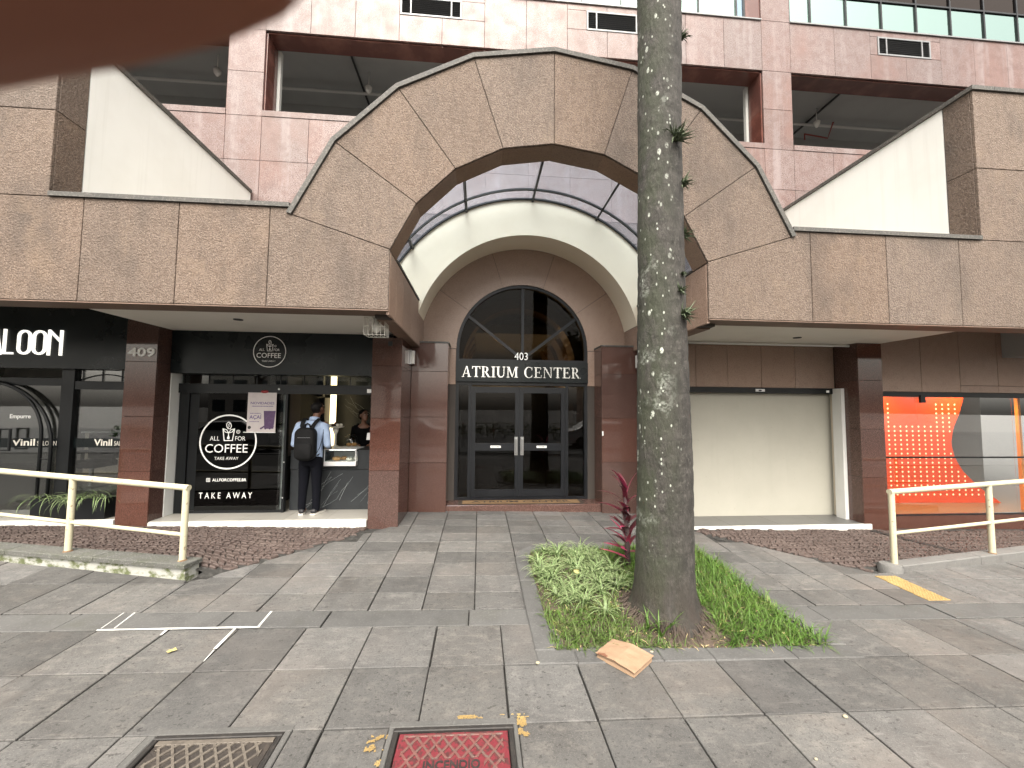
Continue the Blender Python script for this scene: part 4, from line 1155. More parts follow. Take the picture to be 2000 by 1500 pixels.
def logo(cx, cz, R_, y, wd, parent, full=True):
    mb = MB(); n = 48
    for i in range(n):
        a0, a1 = 2*math.pi*i/n, 2*math.pi*(i+1)/n
        q = [(cx+r_*math.cos(a), cz+r_*math.sin(a)) for r_, a in ((R_-wd, a0), (R_, a0), (R_, a1), (R_-wd, a1))]
        mb.prism(q, lambda u, v, s: (u, y-s, v), .002, 0)
    mb.build('logo_ring', M['white_letter'], parent)
    k = R_/.42
    for s, a, b, z0, z1, bd in (('ALL', -.27, -.13, .02, .085, -.004), ('FOR', .10, .25, .02, .085, -.004), ('COFFEE', -.33, .29, -.165, -.035, .0), ('TAKE AWAY', -.19, .16, -.275, -.23, -.008)):
        wall_text(s, cx+a*k, cx+b*k, cz+z0*k, cz+z1*k, y, .002, bold=bd).build('logo_lettering', M['white_letter'], parent)
    mb = MB(); lw = .013*k
    P = lambda pts: [(cx+p[0]*k, cz+p[1]*k) for p in pts]
    strip2d(mb, P([(-.085, .20), (-.06, .02), (.06, .02), (.085, .20)]), lw, y, .0022)
    strip2d(mb, P([(-.085, .20), (-.03, .185), (0, .135), (-.05, .15), (-.085, .20)]), lw*.8, y, .0026)
    strip2d(mb, P([(.085, .20), (.03, .185), (0, .135), (.05, .15), (.085, .20)]), lw*.8, y, .0030)
    strip2d(mb, P([(0, .135), (0, .10)]), lw*.8, y, .0034)
    strip2d(mb, [(cx+(.0+.034*math.cos(a*.5236)-.006*math.sin(a*.5236))*k, cz+(.25+.052*math.sin(a*.5236))*k) for a in range(12)], lw*.8, y, .0022, True)
    strip2d(mb, P([(-.012, .215), (.006, .24), (-.006, .26), (.012, .288)]), lw*.6, y, .0026)
    q = [(cx+.020*math.cos(a*.5236)*k, cz+(.062+.024*math.sin(a*.5236))*k) for a in range(12)]
    mb.prism(q, lambda u, v, s: (u, y-s, v), .002, 0)
    mb.prism(P([(-.013, .078), (.013, .078), (0, .115)]), lambda u, v, s: (u, y-s, v), .0016, 0)
    strip2d(mb, [(cx+(.14+.025*math.cos(a*.5236))*k, cz+(.155+.025*math.sin(a*.5236))*k) for a in range(12)], lw*.5, y, .002, True)
    mb.build('logo_cup', M['white_letter'], parent)
    wall_text('R', cx+.131*k, cx+.150*k, cz+.142*k, cz+.168*k, y, .0018).build('logo_lettering', M['white_letter'], parent)
# decals on the film-covered pane
dc = MB(); dc.box(-4.33, -3.12, 6.598, 6.601, .2, .2005); 
logo(-3.895, 1.213, .425, 6.604, .022, pane1)
wall_text('T A K E   A W A Y', -4.285, -3.505, .345, .435, 6.604, .002, bold=-.006).build('window_lettering', M['white_letter'], pane1)
wall_text('ALLFORCOFFEE.BR', -4.10, -3.60, .605, .65, 6.604, .002, bold=.01).build('window_lettering', M['white_letter'], pane1)
mb = MB(); strip2d(mb, [(-4.185, .602), (-4.135, .602), (-4.135, .652), (-4.185, .652)], .006, 6.604, .002, True)
strip2d(mb, [(-4.16+.013*math.cos(a*.785), .627+.013*math.sin(a*.785)) for a in range(8)], .005, 6.604, .0022, True)
mb.build('handle_icon', M['white_letter'], pane1)
# poster
mb = MB(); mb.box(-3.615, -3.185, 6.570, 6.574, 1.365, 1.985); po = mb.build('poster', M['poster_paper']); tag(po, 'pale poster advertising acai in purple on the coffee shop glass', 'poster')
PY = 6.570
wall_text('NOVIDADES', -3.57, -3.215, 1.80, 1.84, PY, .001, bold=.015).build('poster_lettering', M['poster_ink'], po)
print_line(-3.55, -3.23, 1.765, 1.778, PY, 1).build('poster_lettering', M['poster_ink'], po)
wall_text('AÇAÍ', -3.58, -3.40, 1.56, 1.645, PY, .001, bold=.015).build('poster_lettering', M['poster_ink'], po)
print_line(-3.57, -3.41, 1.655, 1.666, PY, 2).build('poster_lettering', M['poster_ink'], po)
print_line(-3.575, -3.43, 1.525, 1.535, PY, 3).build('poster_lettering', M['poster_ink'], po)
mb = MB(); mb.prism([(-3.35, 1.42), (-3.215, 1.42), (-3.19, 1.70), (-3.37, 1.70)], lambda u, v, s: (u, PY-s, v), .001, 0)
for i in range(9): mb.prism([(-3.40+.022*i+.016*math.cos(a), 1.425+.014*(i % 3)+.016*math.sin(a)) for a in (0, .785, 1.57, 2.36, 3.14, 3.93, 4.71, 5.5)], lambda u, v, s: (u, PY-s, v), .0013+.0003*i, 0)
mb.build('poster_cup', M['poster_purple'], po)
mb = MB(); mb.prism([(-3.575+.026*math.cos(a*.5236), 1.44+.026*math.sin(a*.5236)) for a in range(12)], lambda u, v, s: (u, PY-s, v), .001, 0); mb.build('poster_seal', M['seal_black'], po)
mb = MB(); mb.tube([(-3.66, 6.568, 1.365), (-3.18, 6.568, 1.362)], .006, 6); mb.build('poster_bar', M['white_letter'], po)
# fascia
mb = MB(); mb.box(-4.655, -1.63, 6.40, 6.56, 2.262, 2.913); fs = mb.build('shop_sign', M['black_sign']); tag(fs, 'long black fascia with the round coffee cup logo above the coffee shop', 'sign')
logo(-3.235, 2.612, .243, 6.40, .011, fs)
# counter
ct = empty('counter', (-2.33, 7.0, .12), 'dark veined marble counter in the coffee shop doorway', 'counter')
mb = MB(); mb.box(-3.0, -1.61, 6.735, 7.35, .123, .762); base = mb.build('base', M['marble'], ct)
mb = MB(); mb.box(-3.0, -2.46, 6.715, 7.35, .770, 1.055); mb.box(-1.955, -1.61, 6.715, 7.35, .770, 1.055); mb.box(-2.459, -1.956, 6.715, 7.35, .770, .83); mb.box(-2.459, -1.956, 7.1, 7.35, .831, 1.055)
front = mb.build('upper_front', M['marble'], ct)
mb = MB(); mb.box(-3.0, -1.61, 6.70, 7.4, 1.056, 1.075); mb.build('top', M['marble'], ct)
mb = MB(); veins(mb, lambda u, v: (-2.98+u, 6.7335, .13+v), 1.36, .62, 17, 11, 1.15)
mb.build('veins', M['marble_vein'], base)
mb = MB(); veins(mb, lambda u, v: (-2.98+u, 6.7135, .775+v), .5, .27, 5, 12, 1.2); veins(mb, lambda u, v: (-1.95+u, 6.7135, .775+v), .33, .27, 4, 13, 1.2)
mb.build('veins', M['marble_vein'], front)
# display case
dcx = empty('display_case', (-2.2, 6.85, .83), 'lit glass pastry case set into the counter', 'display case')
mb = MB(); mb.box(-2.455, -1.96, 6.63, 7.09, .832, .90); mb.build('base', M['case_white'], dcx)
mb = MB()
for xx in (-2.45, -1.965): mb.box(xx-.006, xx+.006, 6.636, 6.648, .901, 1.085)
mb.box(-2.456, -1.959, 6.634, 7.08, 1.086, 1.096)
mb.build('frame', M['case_white'], dcx)
mb = MB(); mb.box(-2.444, -1.971, 6.64, 6.645, .901, 1.085); mb.build('pane', M['clear_glass'], dcx)
mb = MB(); mb.box(-2.40, -2.0, 6.70, 6.76, 1.075, 1.085); mb.build('lamp', M['case_light'], dcx)
mb = MB(); mb.box(-2.45, -1.965, 7.06, 7.08, .901, 1.085); mb.build('back', M['case_white'], dcx)
for i, (xx, yy, rr, mm) in enumerate(((-2.30, 6.75, .07, 'pastry'), (-2.22, 6.86, .06, 'pastry'), (-2.10, 6.76, .055, 'cream_icing'), (-2.04, 6.88, .05, 'cream_icing'))):
    mb = MB(); mb.ball((xx, yy, .90+rr*.5), (rr, rr*.8, rr*.55), 12, 6); o = mb.build('pastry', M[mm], smooth=True)
    tag(o, ['golden round pastry at the left of the lit pastry case', 'golden pastry at the back of the lit pastry case', 'white iced cake at the front right of the pastry case', 'white iced cake at the back right of the pastry case'][i], 'pastry', 'pastries in the case')
# cake stand and things on the counter
cs = empty('cake_stand', (-2.47, 7.16, 1.075), 'white pedestal cake stand with small cakes on the counter', 'cake stand')
mb = MB(); mb.oval([(-2.47, 7.16, 1.076, .07, .07), (-2.47, 7.16, 1.09, .06, .06), (-2.47, 7.16, 1.12, .02, .02), (-2.47, 7.16, 1.30, .02, .02), (-2.47, 7.16, 1.36, .045, .045), (-2.47, 7.16, 1.405, .05, .05), (-2.47, 7.16, 1.42, .13, .13), (-2.47, 7.16, 1.435, .135, .135)], 20)
mb.build('pedestal', M['cream_icing'], cs, auto=40)
for i in range(7):
    a = i*.9; mb = MB(); mb.ball((-2.47+.085*math.cos(a), 7.16+.085*math.sin(a), 1.46), (.03, .03, .028), 8, 5); mb.build('small_cake', M['cake_dark' if i % 2 else 'cream_icing'], cs, smooth=True)
mb = MB(); mb.oval([(-2.47, 7.16, 1.436, .05, .05), (-2.47, 7.16, 1.475, .04, .04), (-2.47, 7.16, 1.51, .012, .012)], 10); mb.build('top_cake', M['cake_dark'], cs)
gd = empty('glass_dome', (-2.30, 7.2, 1.075), 'clear glass dome over pastries on the counter', 'glass dome')
mb = MB(); mb.oval([(-2.22, 7.22, 1.09, .12, .12), (-2.22, 7.22, 1.20, .12, .12), (-2.22, 7.22, 1.27, .09, .09), (-2.22, 7.22, 1.30, .03, .03)], 20); mb.build('dome', M['clear_glass'], gd, smooth=True)
mb = MB(); mb.oval([(-2.22, 7.22, 1.076, .13, .13), (-2.22, 7.22, 1.088, .13, .13)], 20); mb.build('plate', M['cream_icing'], gd)
mb = MB(); mb.ball((-2.25, 7.2, 1.12), (.05, .05, .03)); mb.ball((-2.18, 7.24, 1.12), (.05, .045, .03)); mb.build('filling', M['pastry'], gd, smooth=True)
bx_ = empty('card_terminal', (-1.75, 6.9, 1.075), 'small white box on a stand at the right end of the counter', 'terminal')
mb = MB(); mb.box(-1.80, -1.70, 6.86, 6.94, 1.076, 1.12); mb.build('foot', M['case_white'], bx_)
mb = MB(); mb.box(-1.765, -1.735, 6.89, 6.91, 1.121, 1.24); mb.build('stem', M['black_metal'], bx_)
mb = MB(); mb.prism([(6.83, 1.23), (6.99, 1.25), (6.97, 1.34), (6.87, 1.34)], lambda u, v, t: (t, u, v), -1.86, -1.66); mb.build('screen_box', M['case_white'], bx_)

# ---------------------------------------------------------------- hair salon on the left
mb = MB(); mb.box(-13, -5.095, 6.13, 6.17, -.2, .165, c=.006); mb.build('shop_plinth', M['plinth'], bld)
mb = MB(); mb.box(-13, -5.095, 6.172, 13, -.1, .166); mb.build('salon_floor', M['beige_floor'], bld)
mb = MB(); mb.box(-13, -5.0, 12, 12.1, 0, 3.3, 0); mb.box(-5.06, -5.0, 6.62, 12, .166, 3.3, 1); mb.box(-13, -5.0, 6.6, 12, 3.2, 3.3, 0); mb.box(-13.1, -13, 6.5, 12, 0, 3.3, 0)
sal = mb.build('salon_room', [M['shop_light'], M['shop_dark']], bld)
mb = MB(); mb.box(-12.5, -5.1, 6.30, 6.42, 2.295, 3.28); ss = mb.build('shop_sign', M['black_sign']); tag(ss, 'large matt black fascia with white SALOON lettering at far left', 'sign')
for ch, xa, xb in (('S', -7.25, -7.08), ('A', -7.04, -6.872), ('L', -6.852, -6.716), ('O', -6.665, -6.49), ('O', -6.465, -6.288), ('N', -6.262, -6.072)):
    mb = MB(); z0, z1, y_ = 2.49, 2.845, 6.30; lw = .028
    a, b = xa+lw/2, xb-lw/2; mid = (a+b)/2
    if ch == 'O':
        r_ = (b-a)/2
        pts = [(mid+r_*math.cos(R(t)), z1-lw/2-r_+r_*math.sin(R(t))) for t in range(0, 181, 20)]+[(mid+r_*math.cos(R(t)), z0+lw/2+r_+r_*math.sin(R(t))) for t in range(180, 361, 20)]
        strip2d(mb, pts, lw, y_, .025, True)
    elif ch == 'L': strip2d(mb, [(a, z1), (a, z0+lw/2), (b, z0+lw/2)], lw, y_, .025)
    elif ch == 'N': strip2d(mb, [(a, z0), (a, z1), (b-.01, (z0+z1)/2+.02)], lw, y_, .025); strip2d(mb, [(b, z0), (b, z1)], lw, y_, .0265)
    elif ch == 'A': strip2d(mb, [(a, z0), (mid, z1), (b, z0)], lw, y_, .025); strip2d(mb, [(a+.03, z0+.11), (b-.03, z0+.11)], lw, y_, .0265)
    else: strip2d(mb, [(b, z1-.06), (mid, z1-lw/2), (a, z1-.1), (b, z0+.13), (mid, z0+lw/2), (a, z0+.06)], lw, y_, .025)
    mb.build('letter', M['lit_letter'], ss)
sg = empty('salon_shopfront', (-6.8, 6.46, .166), 'black framed salon glass front with a tall arched door frame', 'shopfront')
for a, b in ((-6.15, -5.98), (-5.15, -5.10), (-8.9, -8.75)):
    mb = MB(); mb.box(a, b, 6.40, 6.52, .168, 2.293); mb.build('frame_post', M['black_metal'], sg)
mb = MB(); mb.box(-8.75, -6.155, 6.41, 6.50, 2.05, 2.16); mb.build('header', M['black_metal'], sg)
mb = MB(); mb.box(-5.975, -5.155, 6.41, 6.50, 2.0, 2.12); mb.build('header', M['black_metal'], sg)
for a, b, z0, z1 in ((-8.74, -7.2, .17, 2.05), (-7.19, -6.155, .17, 2.05), (-5.975, -5.155, .17, 2.0), (-5.975, -5.155, 2.125, 2.29)):
    mb = MB(); mb.box(a, b, 6.452, 6.460, z0, z1); mb.build('pane', M['salon_glass'], sg)
for i in range(3):
    x = -5.9+.27*i; mb = MB(); mb.box(x-.007, x+.007, 6.44, 6.448, 2.122, 2.292); mb.build('transom_bar', M['black_metal'], sg)
mb = MB(); mb.tube([(-5.97+.8*t, 6.445, 2.125+.10*math.sin(math.pi*t)) for t in [i/12 for i in range(13)]], .009, 6); mb.build('transom_arch', M['black_metal'], sg)
# arched tubular door frame standing before the glass
for k, (rad, xr) in enumerate(((.78, -6.33), (.92, -6.19))):
    cx_ = -7.11; zc_ = 2.10-rad*1.0
    path = [(xr, 6.36, .17)]+[(cx_+rad*math.cos(R(t)), 6.36, zc_+rad*math.sin(R(t))*1.0) for t in range(0, 181, 9)]+[(2*cx_-xr, 6.36, .17)]
    mb = MB(); mb.tube(path, .022, 8); mb.build('arch_tube', M['black_metal'], sg, smooth=True)
for z in (.30, .98):
    mb = MB(); mb.tube([(-6.33, 6.36, z), (-6.19, 6.36, z)], .012, 6); mb.build('rung', M['black_metal'], sg)
mb = MB(); mb.tube([(-6.72, 6.34, 1.10), (-6.72, 6.34, 1.42)], .016, 8); mb.tube([(-6.86, 6.34, 1.10), (-6.86, 6.34, 1.42)], .016, 8); mb.tube([(-6.86, 6.34, 1.11), (-6.72, 6.34, 1.11)], .010, 6); mb.tube([(-6.86, 6.34, 1.41), (-6.72, 6.34, 1.41)], .010, 6)
mb.tube([(-6.72, 6.34, 1.26), (-6.72, 6.45, 1.26)], .01, 6)
mb.build('door_pull', M['black_metal'], sg)
mb = MB(); mb.box(-7.19, -6.16, 6.446, 6.451, 1.14, 1.275); mb.box(-5.97, -5.16, 6.446, 6.451, 1.14, 1.275); mb.build('name_band', M['black_sign'], sg)
wall_text('Vinil', -6.80, -6.49, 1.165, 1.265, 6.445, .001, bold=.02).build('window_lettering', M['cream_icing'], sg)
wall_text('SALOON', -6.46, -6.20, 1.168, 1.235, 6.445, .001).build('window_lettering', M['cream_icing'], sg)
wall_text('Vinil', -5.69, -5.44, 1.165, 1.265, 6.445, .001, bold=.02).build('window_lettering', M['cream_icing'], sg)
wall_text('SALOON', -5.41, -5.18, 1.168, 1.235, 6.445, .001).build('window_lettering', M['cream_icing'], sg)
wall_text('Empurre', -6.86, -6.58, 1.545, 1.625, 6.45, .001, bold=.02).build('window_lettering', M['white_letter'], sg)
# salon furniture seen through the glass
for i, (xx, yy) in enumerate(((-7.6, 8.6), (-6.2, 8.9))):
    sc_ = empty('salon_chair', (xx, yy, .166), ['black salon chair further from the right inside the salon', 'black salon chair nearer the coffee shop inside the salon'][i], 'chair', 'salon chairs')
    mb = MB(); mb.oval([(xx, yy, .167, .26, .26), (xx, yy, .19, .24, .24), (xx, yy, .20, .035, .035), (xx, yy, .55, .035, .035)], 16); mb.build('base', M['steel'], sc_)
    mb = MB(); mb.box(xx-.26, xx+.26, yy-.25, yy+.25, .552, .68, c=.03); mb.build('seat', M['black_cloth'], sc_)
    mb = MB(); mb.box(xx-.25, xx+.25, yy+.18, yy+.28, .685, 1.2); mb.build('backrest', M['black_cloth'], sc_)
    for s in (-1, 1):
        mb = MB(); mb.box(xx+s*.29-.03, xx+s*.29+.03, yy-.2, yy+.2, .80, .86); mb.box(xx+s*.29-.02, xx+s*.29+.02, yy+.1, yy+.14, .6, .80); mb.build('armrest', M['black_cloth'], sc_)
dk = empty('reception_desk', (-8.3, 9.5, .166), 'pale reception desk deep inside the salon', 'desk')
mb = MB(); mb.box(-9.3, -7.6, 10.3, 10.8, .167, 1.1); mb.build('body', M['cream_dull'], dk); mb = MB(); mb.box(-9.35, -7.55, 10.25, 10.85, 1.101, 1.14); mb.build('top', M['white_paint'], dk)
for i, yy in enumerate((8.0, 9.6)):
    mb = MB(); mb.box(-5.085, -5.065, yy, yy+.9, .7, 2.0); o = mb.build('mirror', M['steel']); tag(o, ['wall mirror nearer the street inside the salon', 'wall mirror deeper inside the salon'][i], 'mirror', 'salon mirrors')
# black planter box with spilling plants
pb = empty('planter_box', (-5.72, 6.25, .166), 'black planter box with drooping striped leaves before the salon', 'planter')
mb = MB()
for a in ((-6.2, -6.185, 6.16, 6.33), (-5.255, -5.24, 6.16, 6.33), (-6.184, -5.256, 6.16, 6.175), (-6.184, -5.256, 6.315, 6.33)): mb.box(*a, .168, .455)
mb.build('box', M['black_metal'], pb)
mb = MB(); mb.box(-6.18, -5.26, 6.178, 6.312, .40, .42); mb.build('soil', M['dirt'], pb)

# ---------------------------------------------------------------- shuttered shop on the right
ZS = -.06
mb = MB(); mb.box(3.26, 6.40, 6.13, 6.165, -.35, ZS, c=.004); mb.build('shop_plinth', M['plinth'], bld)
mb = MB(); mb.box(3.2, 6.6, 6.167, 7.0, -.3, ZS-.012); fl = mb.build('step_floor', M['mortar'], bld)
for i in range(4):
    a, b = 3.2+.83*i, 3.2+.83*(i+1)
    mb = MB(); mb.plate([(a+.002, 6.17), (b-.002, 6.17), (b-.002, 6.78), (a+.002, 6.78)], lambda u, v, t: (u, v, ZS-t), .012, .002, back=False); mb.build('floor_tile', M['grey_floor'], fl)
sh = empty('closed_shop_panel', (4.8, 6.72, ZS), 'large plain cream panel closing the empty shop right of the tree', 'shutter')
mb = MB(); mb.box(3.0, 6.30, 6.72, 6.76, ZS+.002, 2.2); mb.build('panel', M['shutter_cream'], sh)
mb = MB(); mb.prism([(6.30, 6.72), (6.40, 6.61), (6.46, 6.61), (6.46, 6.76), (6.30, 6.76)], lambda u, v, t: (u, v, t), ZS+.002, 2.2); mb.build('side_return', M['cream_paint'], sh)
mb = MB(); mb.box(3.0, 6.40, 6.58, 6.70, 2.075, 2.168); hd = mb.build('header', M['black_metal'], sh)
mb = MB(); mb.box(4.78, 4.95, 6.568, 6.579, 2.10, 2.145); mb.build('sensor', M['steel'], hd); mb = MB(); mb.ball((4.865, 6.568, 2.12), (.03, .01, .015)); mb.build('lens', M['shop_dark'], hd)
mb = MB(); mb.box(6.10, 6.15, 6.568, 6.579, 2.095, 2.135); mb.build('label', M['white_letter'], hd)
mb = MB(); mb.box(6.225, 6.288, 6.42, 6.60, ZS-.03, 2.165); mb.build('door_jamb', M['jamb_white'], bld)
mb = MB(); mb.box(3.2, 6.6, 6.618, 6.70, 2.17, 2.93); fb = mb.build('fascia', M['joint'], bld)
fx = [3.2, 3.72, 4.30, 4.92, 5.55, 6.286]
for i in range(5): panels(fb, [(fx[i], fx[i+1], 2.17, 2.912)], 6.60, 'arch_granite', th=.016, gap=.003, c=.003)

# ---------------------------------------------------------------- orange shop at far right
ZO = 0.0
mb = MB(); mb.box(6.73, 13, 6.318, 6.42, 2.11, 3.3); fb = mb.build('fascia', M['joint'], bld)
fx = [6.73, 7.62, 8.36, 9.10, 9.85, 10.6, 11.4, 12.2]
for i in range(7):
    panels(fb, [(fx[i], fx[i+1], 2.235, 3.29)], 6.30, 'arch_granite', th=.016, gap=.004, c=.003) if i > 1 else panels(fb, [(fx[i], fx[i+1], 2.115, 3.29)], 6.30, 'arch_granite', th=.016, gap=.004, c=.003)
    if i > 1: panels(fb, [(fx[i], fx[i+1], 2.115, 2.235)], 6.30, 'arch_granite', th=.016, gap=.002, c=.002)
osf = empty('orange_shopfront', (8.6, 6.34, 0), 'frameless shop window with a black mid rail at far right', 'shopfront')
mb = MB(); mb.box(6.73, 12.2, 6.32, 6.40, 2.03, 2.108); mb.build('header', M['black_metal'], osf)
for a, b in ((6.732, 7.56), (7.564, 9.40), (9.404, 12.2)):
    mb = MB(); mb.box(a, b, 6.350, 6.358, .035, .975); mb.build('pane', M['shop_glass'], osf)
    mb = MB(); mb.box(a, b, 6.350, 6.358, 1.005, 2.03); mb.build('pane', M['shop_glass'], osf)
mb = MB(); mb.box(6.73, 12.2, 6.338, 6.37, .977, 1.003); mb.build('mid_rail', M['black_metal'], osf)
mb = MB(); mb.box(6.73, 12.2, 6.335, 6.38, .012, .033); mb.build('bottom_rail', M['black_metal'], osf)
mb = MB(); mb.box(7.59, 7.68, 6.30, 6.335, 1.93, 2.06); mb.build('camera_box', M['black_metal'], osf)
mb = MB(); mb.box(6.73, 13, 6.30, 6.46, -.5, .011); bb = mb.build('base_stone', M['red_granite'], bld)
mb = MB(); mb.box(6.6, 13, 6.47, 9.5, -.2, .0, 0); mb.box(6.6, 13, 9.4, 9.5, 0, 3, 1); mb.box(6.62, 6.7, 6.62, 9.4, 0, 3, 1); mb.box(6.6, 13, 6.44, 9.5, 2.6, 2.7, 1)
orr = mb.build('orange_shop_room', [M['wood_floor'], M['shop_grey']], bld)
# curved perforated partition: flares at foot and head, waisted in the middle
part = empty('perforated_partition', (8.4, 7.4, 0), 'bright orange perforated partition with a waisted edge in the shop window', 'partition')
def edge_x(z):
    pts = [(0.0, 10.25), (.30, 9.82), (.62, 9.50), (.88, 9.36), (1.15, 9.30), (1.45, 9.36), (1.75, 9.50), (2.1, 9.62), (2.6, 9.72)]
    for i in range(len(pts)-1):
        if z <= pts[i+1][0]:
            t = (z-pts[i][0])/(pts[i+1][0]-pts[i][0]); return pts[i][1]+(pts[i+1][1]-pts[i][1])*t
    return pts[-1][1]
def part_y(x): return 7.2+.05*math.sin((x-7)*1.2)
mb = MB(); nz_, nx_ = 26, 14
for j in range(nz_):
    za, zb = .002+2.58*j/nz_, .002+2.58*(j+1)/nz_
    for i in range(nx_):
        q = []
        for z, k in ((za, i), (za, i+1), (zb, i+1), (zb, i)):
            x = 6.75+(edge_x(z)-6.75)*k/nx_; q.append((x, part_y(x), z))
        mb.face(q); mb.face([(p[0], p[1]+.03, p[2]) for p in q][::-1])
    ea, eb = edge_x(za), edge_x(zb)
    mb.face([(ea, part_y(ea), za), (ea, part_y(ea)+.03, za), (eb, part_y(eb)+.03, zb), (eb, part_y(eb), zb)])
pp = mb.build('sheet', M['orange'], part, smooth=False)
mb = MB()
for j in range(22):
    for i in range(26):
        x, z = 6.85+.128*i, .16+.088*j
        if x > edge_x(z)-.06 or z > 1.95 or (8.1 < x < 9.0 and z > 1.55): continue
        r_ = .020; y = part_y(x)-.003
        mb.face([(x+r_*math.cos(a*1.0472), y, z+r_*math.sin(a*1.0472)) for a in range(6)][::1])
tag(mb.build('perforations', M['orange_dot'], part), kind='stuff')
mb = MB(); mb.box(9.90, 9.95, 6.60, 6.65, 0.002, 2.6); o = mb.build('orange_post', M['orange_post']); tag(o, 'thin orange post behind the glass at the right edge', 'post')
for i, (xx, yy) in enumerate(((7.7, 6.62), (9.3, 6.62))):
    mb = MB(); mb.oval([(xx, yy, 2.50, .05, .05), (xx, yy, 2.36, .05, .05), (xx, yy, 2.355, .04, .04)], 12); o = mb.build('spotlight', M['lamp_lit']); tag(o, ['lit ceiling spot at the left inside the orange shop', 'lit ceiling spot at the right inside the orange shop'][i], 'spotlight', 'shop spotlights')
    ld = bpy.data.lights.new('shop_lamp', 'SPOT'); ld.energy = 45; ld.color = (1, .80, .58); ld.spot_size = R(150); ld.spot_blend = .8; ld.shadow_soft_size = .05
    lo = bpy.data.objects.new('shop_lamp', ld); col.objects.link(lo); lo.location = (xx, yy, 2.33); lo.rotation_euler = (R(24), 0, 0)

# ---------------------------------------------------------------- small fixtures on the building
ac = empty('air_conditioner', (9.7, 6.1, 2.74), 'grey air conditioning box under the canopy at the right edge', 'air conditioner')
mb = MB(); mb.box(9.2, 10.1, 5.95, 6.298, 2.74, 3.25, c=.02); mb.build('casing', M['ac_grey'], ac)
mb = MB(); mb.box(9.42, 9.95, 5.935, 5.949, 2.97, 3.05); mb.build('outlet', M['black_metal'], ac)
for i, (xx, yy) in enumerate(((-3.19, 5.49), (4.93, 5.8))):
    mb = MB(); mb.oval([(xx, yy, 2.9148, .06, .06), (xx, yy, 2.905, .055, .055), (xx, yy, 2.904, .02, .02)], 16)
    o = mb.build('soffit_fitting', M['shop_dark']); tag(o, ['small round fitting in the soffit over the coffee shop', 'small round fitting in the soffit over the closed shop'][i], 'fitting', 'soffit fittings')
mb = MB(); mb.tube([(3.2, 6.30, 2.885), (6.45, 6.30, 2.885), (6.62, 6.30, 2.89), (6.66, 6.30, 2.912)], .018, 8)
cdt = mb.build('conduit', M['jamb_white'], smooth=True); tag(cdt, 'white conduit pipe along the soffit above the closed shop', 'pipe')
cg = empty('caged_lamp', (-1.30, 5.06, 2.62), 'white wire cage lamp under the canopy corner beside the entrance', 'lamp')
mb = MB(); x0c, x1c, y0c, y1c, z0c, z1c = -1.42, -1.17, 4.96, 5.16, 2.66, 2.87
for z in (z0c, (z0c+z1c)/2, z1c): mb.tube([(x0c, y0c, z), (x1c, y0c, z), (x1c, y1c, z), (x0c, y1c, z), (x0c, y0c, z)], .004, 5)
for i in range(6):
    x = x0c+(x1c-x0c)*i/5
    for y in (y0c, y1c): mb.tube([(x, y, z0c), (x, y, z1c)], .0035, 5)
    mb.tube([(x, y0c, z0c), (x, y1c, z0c)], .0035, 5)
for y in (y0c+.067, y0c+.133):
    for x in (x0c, x1c): mb.tube([(x, y, z0c), (x, y, z1c)], .0035, 5)
mb.build('cage', M['cage_wire'], cg)
mb = MB(); mb.box(-1.34, -1.25, 5.02, 5.10, 2.875, 2.915); mb.build('bracket', M['cage_wire'], cg)
mb = MB(); mb.oval([(-1.295, 5.06, 2.874, .03, .03), (-1.295, 5.06, 2.82, .03, .03), (-1.295, 5.06, 2.78, .055, .055), (-1.295, 5.06, 2.74, .055, .055), (-1.295, 5.06, 2.70, .02, .02)], 12); mb.build('bulb', M['lamp_glass'], cg, smooth=True)
for i, (X, s) in enumerate(((-1.185, 1), (2.845, -1))):
    wl = empty('wall_lamp', (X, 6.85, 2.5), ['slim glass wall lamp left of the entrance', 'slim glass wall lamp right of the entrance beside the tree'][i], 'lamp', 'entrance wall lamps')
    mb = MB(); mb.box(min(X+s*.003, X+s*.03), max(X+s*.003, X+s*.03), 6.80, 6.92, 2.50, 2.74); mb.build('back_plate', M['steel'], wl)
    mb = MB(); mb.box(min(X+s*.031, X+s*.075), max(X+s*.031, X+s*.075), 6.81, 6.91, 2.51, 2.73); mb.build('glass_cover', M['lamp_glass'], wl)
mb = MB(); mb.box(-1.39, -1.33, 6.135, 6.149, 2.70, 2.77); o = mb.build('junction_box', M['shop_dark']); tag(o, 'small dark junction box at the top of the pillar right of the coffee shop', 'box')
mb = MB(); mb.box(2.06, 2.10, 7.44, 7.449, 1.28, 1.36) if False else mb.box(2.182, 2.20, 6.975, 6.998, 1.30, 1.38); o = mb.build('door_phone', M['white_letter']); tag(o, 'tiny pale door buzzer on the pillar right of the entrance', 'buzzer')
mb = wall_text('409', -5.055, -4.69, 2.472, 2.60, 6.149, .012, bold=.02); o = mb.build('house_number', M['white_letter']); tag(o, 'white number 409 on the pillar beside the coffee shop', 'number')

# ---------------------------------------------------------------- low walls and railings
def oriented(p0, t, n_, a0, a1, b0, b1, z0, z1, mb, c=0):
    q = [p0+t*a0+n_*b0, p0+t*a1+n_*b0, p0+t*a1+n_*b1, p0+t*a0+n_*b1]
    mb.plate([(p.x, p.y) for p in q], lambda u, v, s: (u, v, z1-s), z1-z0, c or .003)
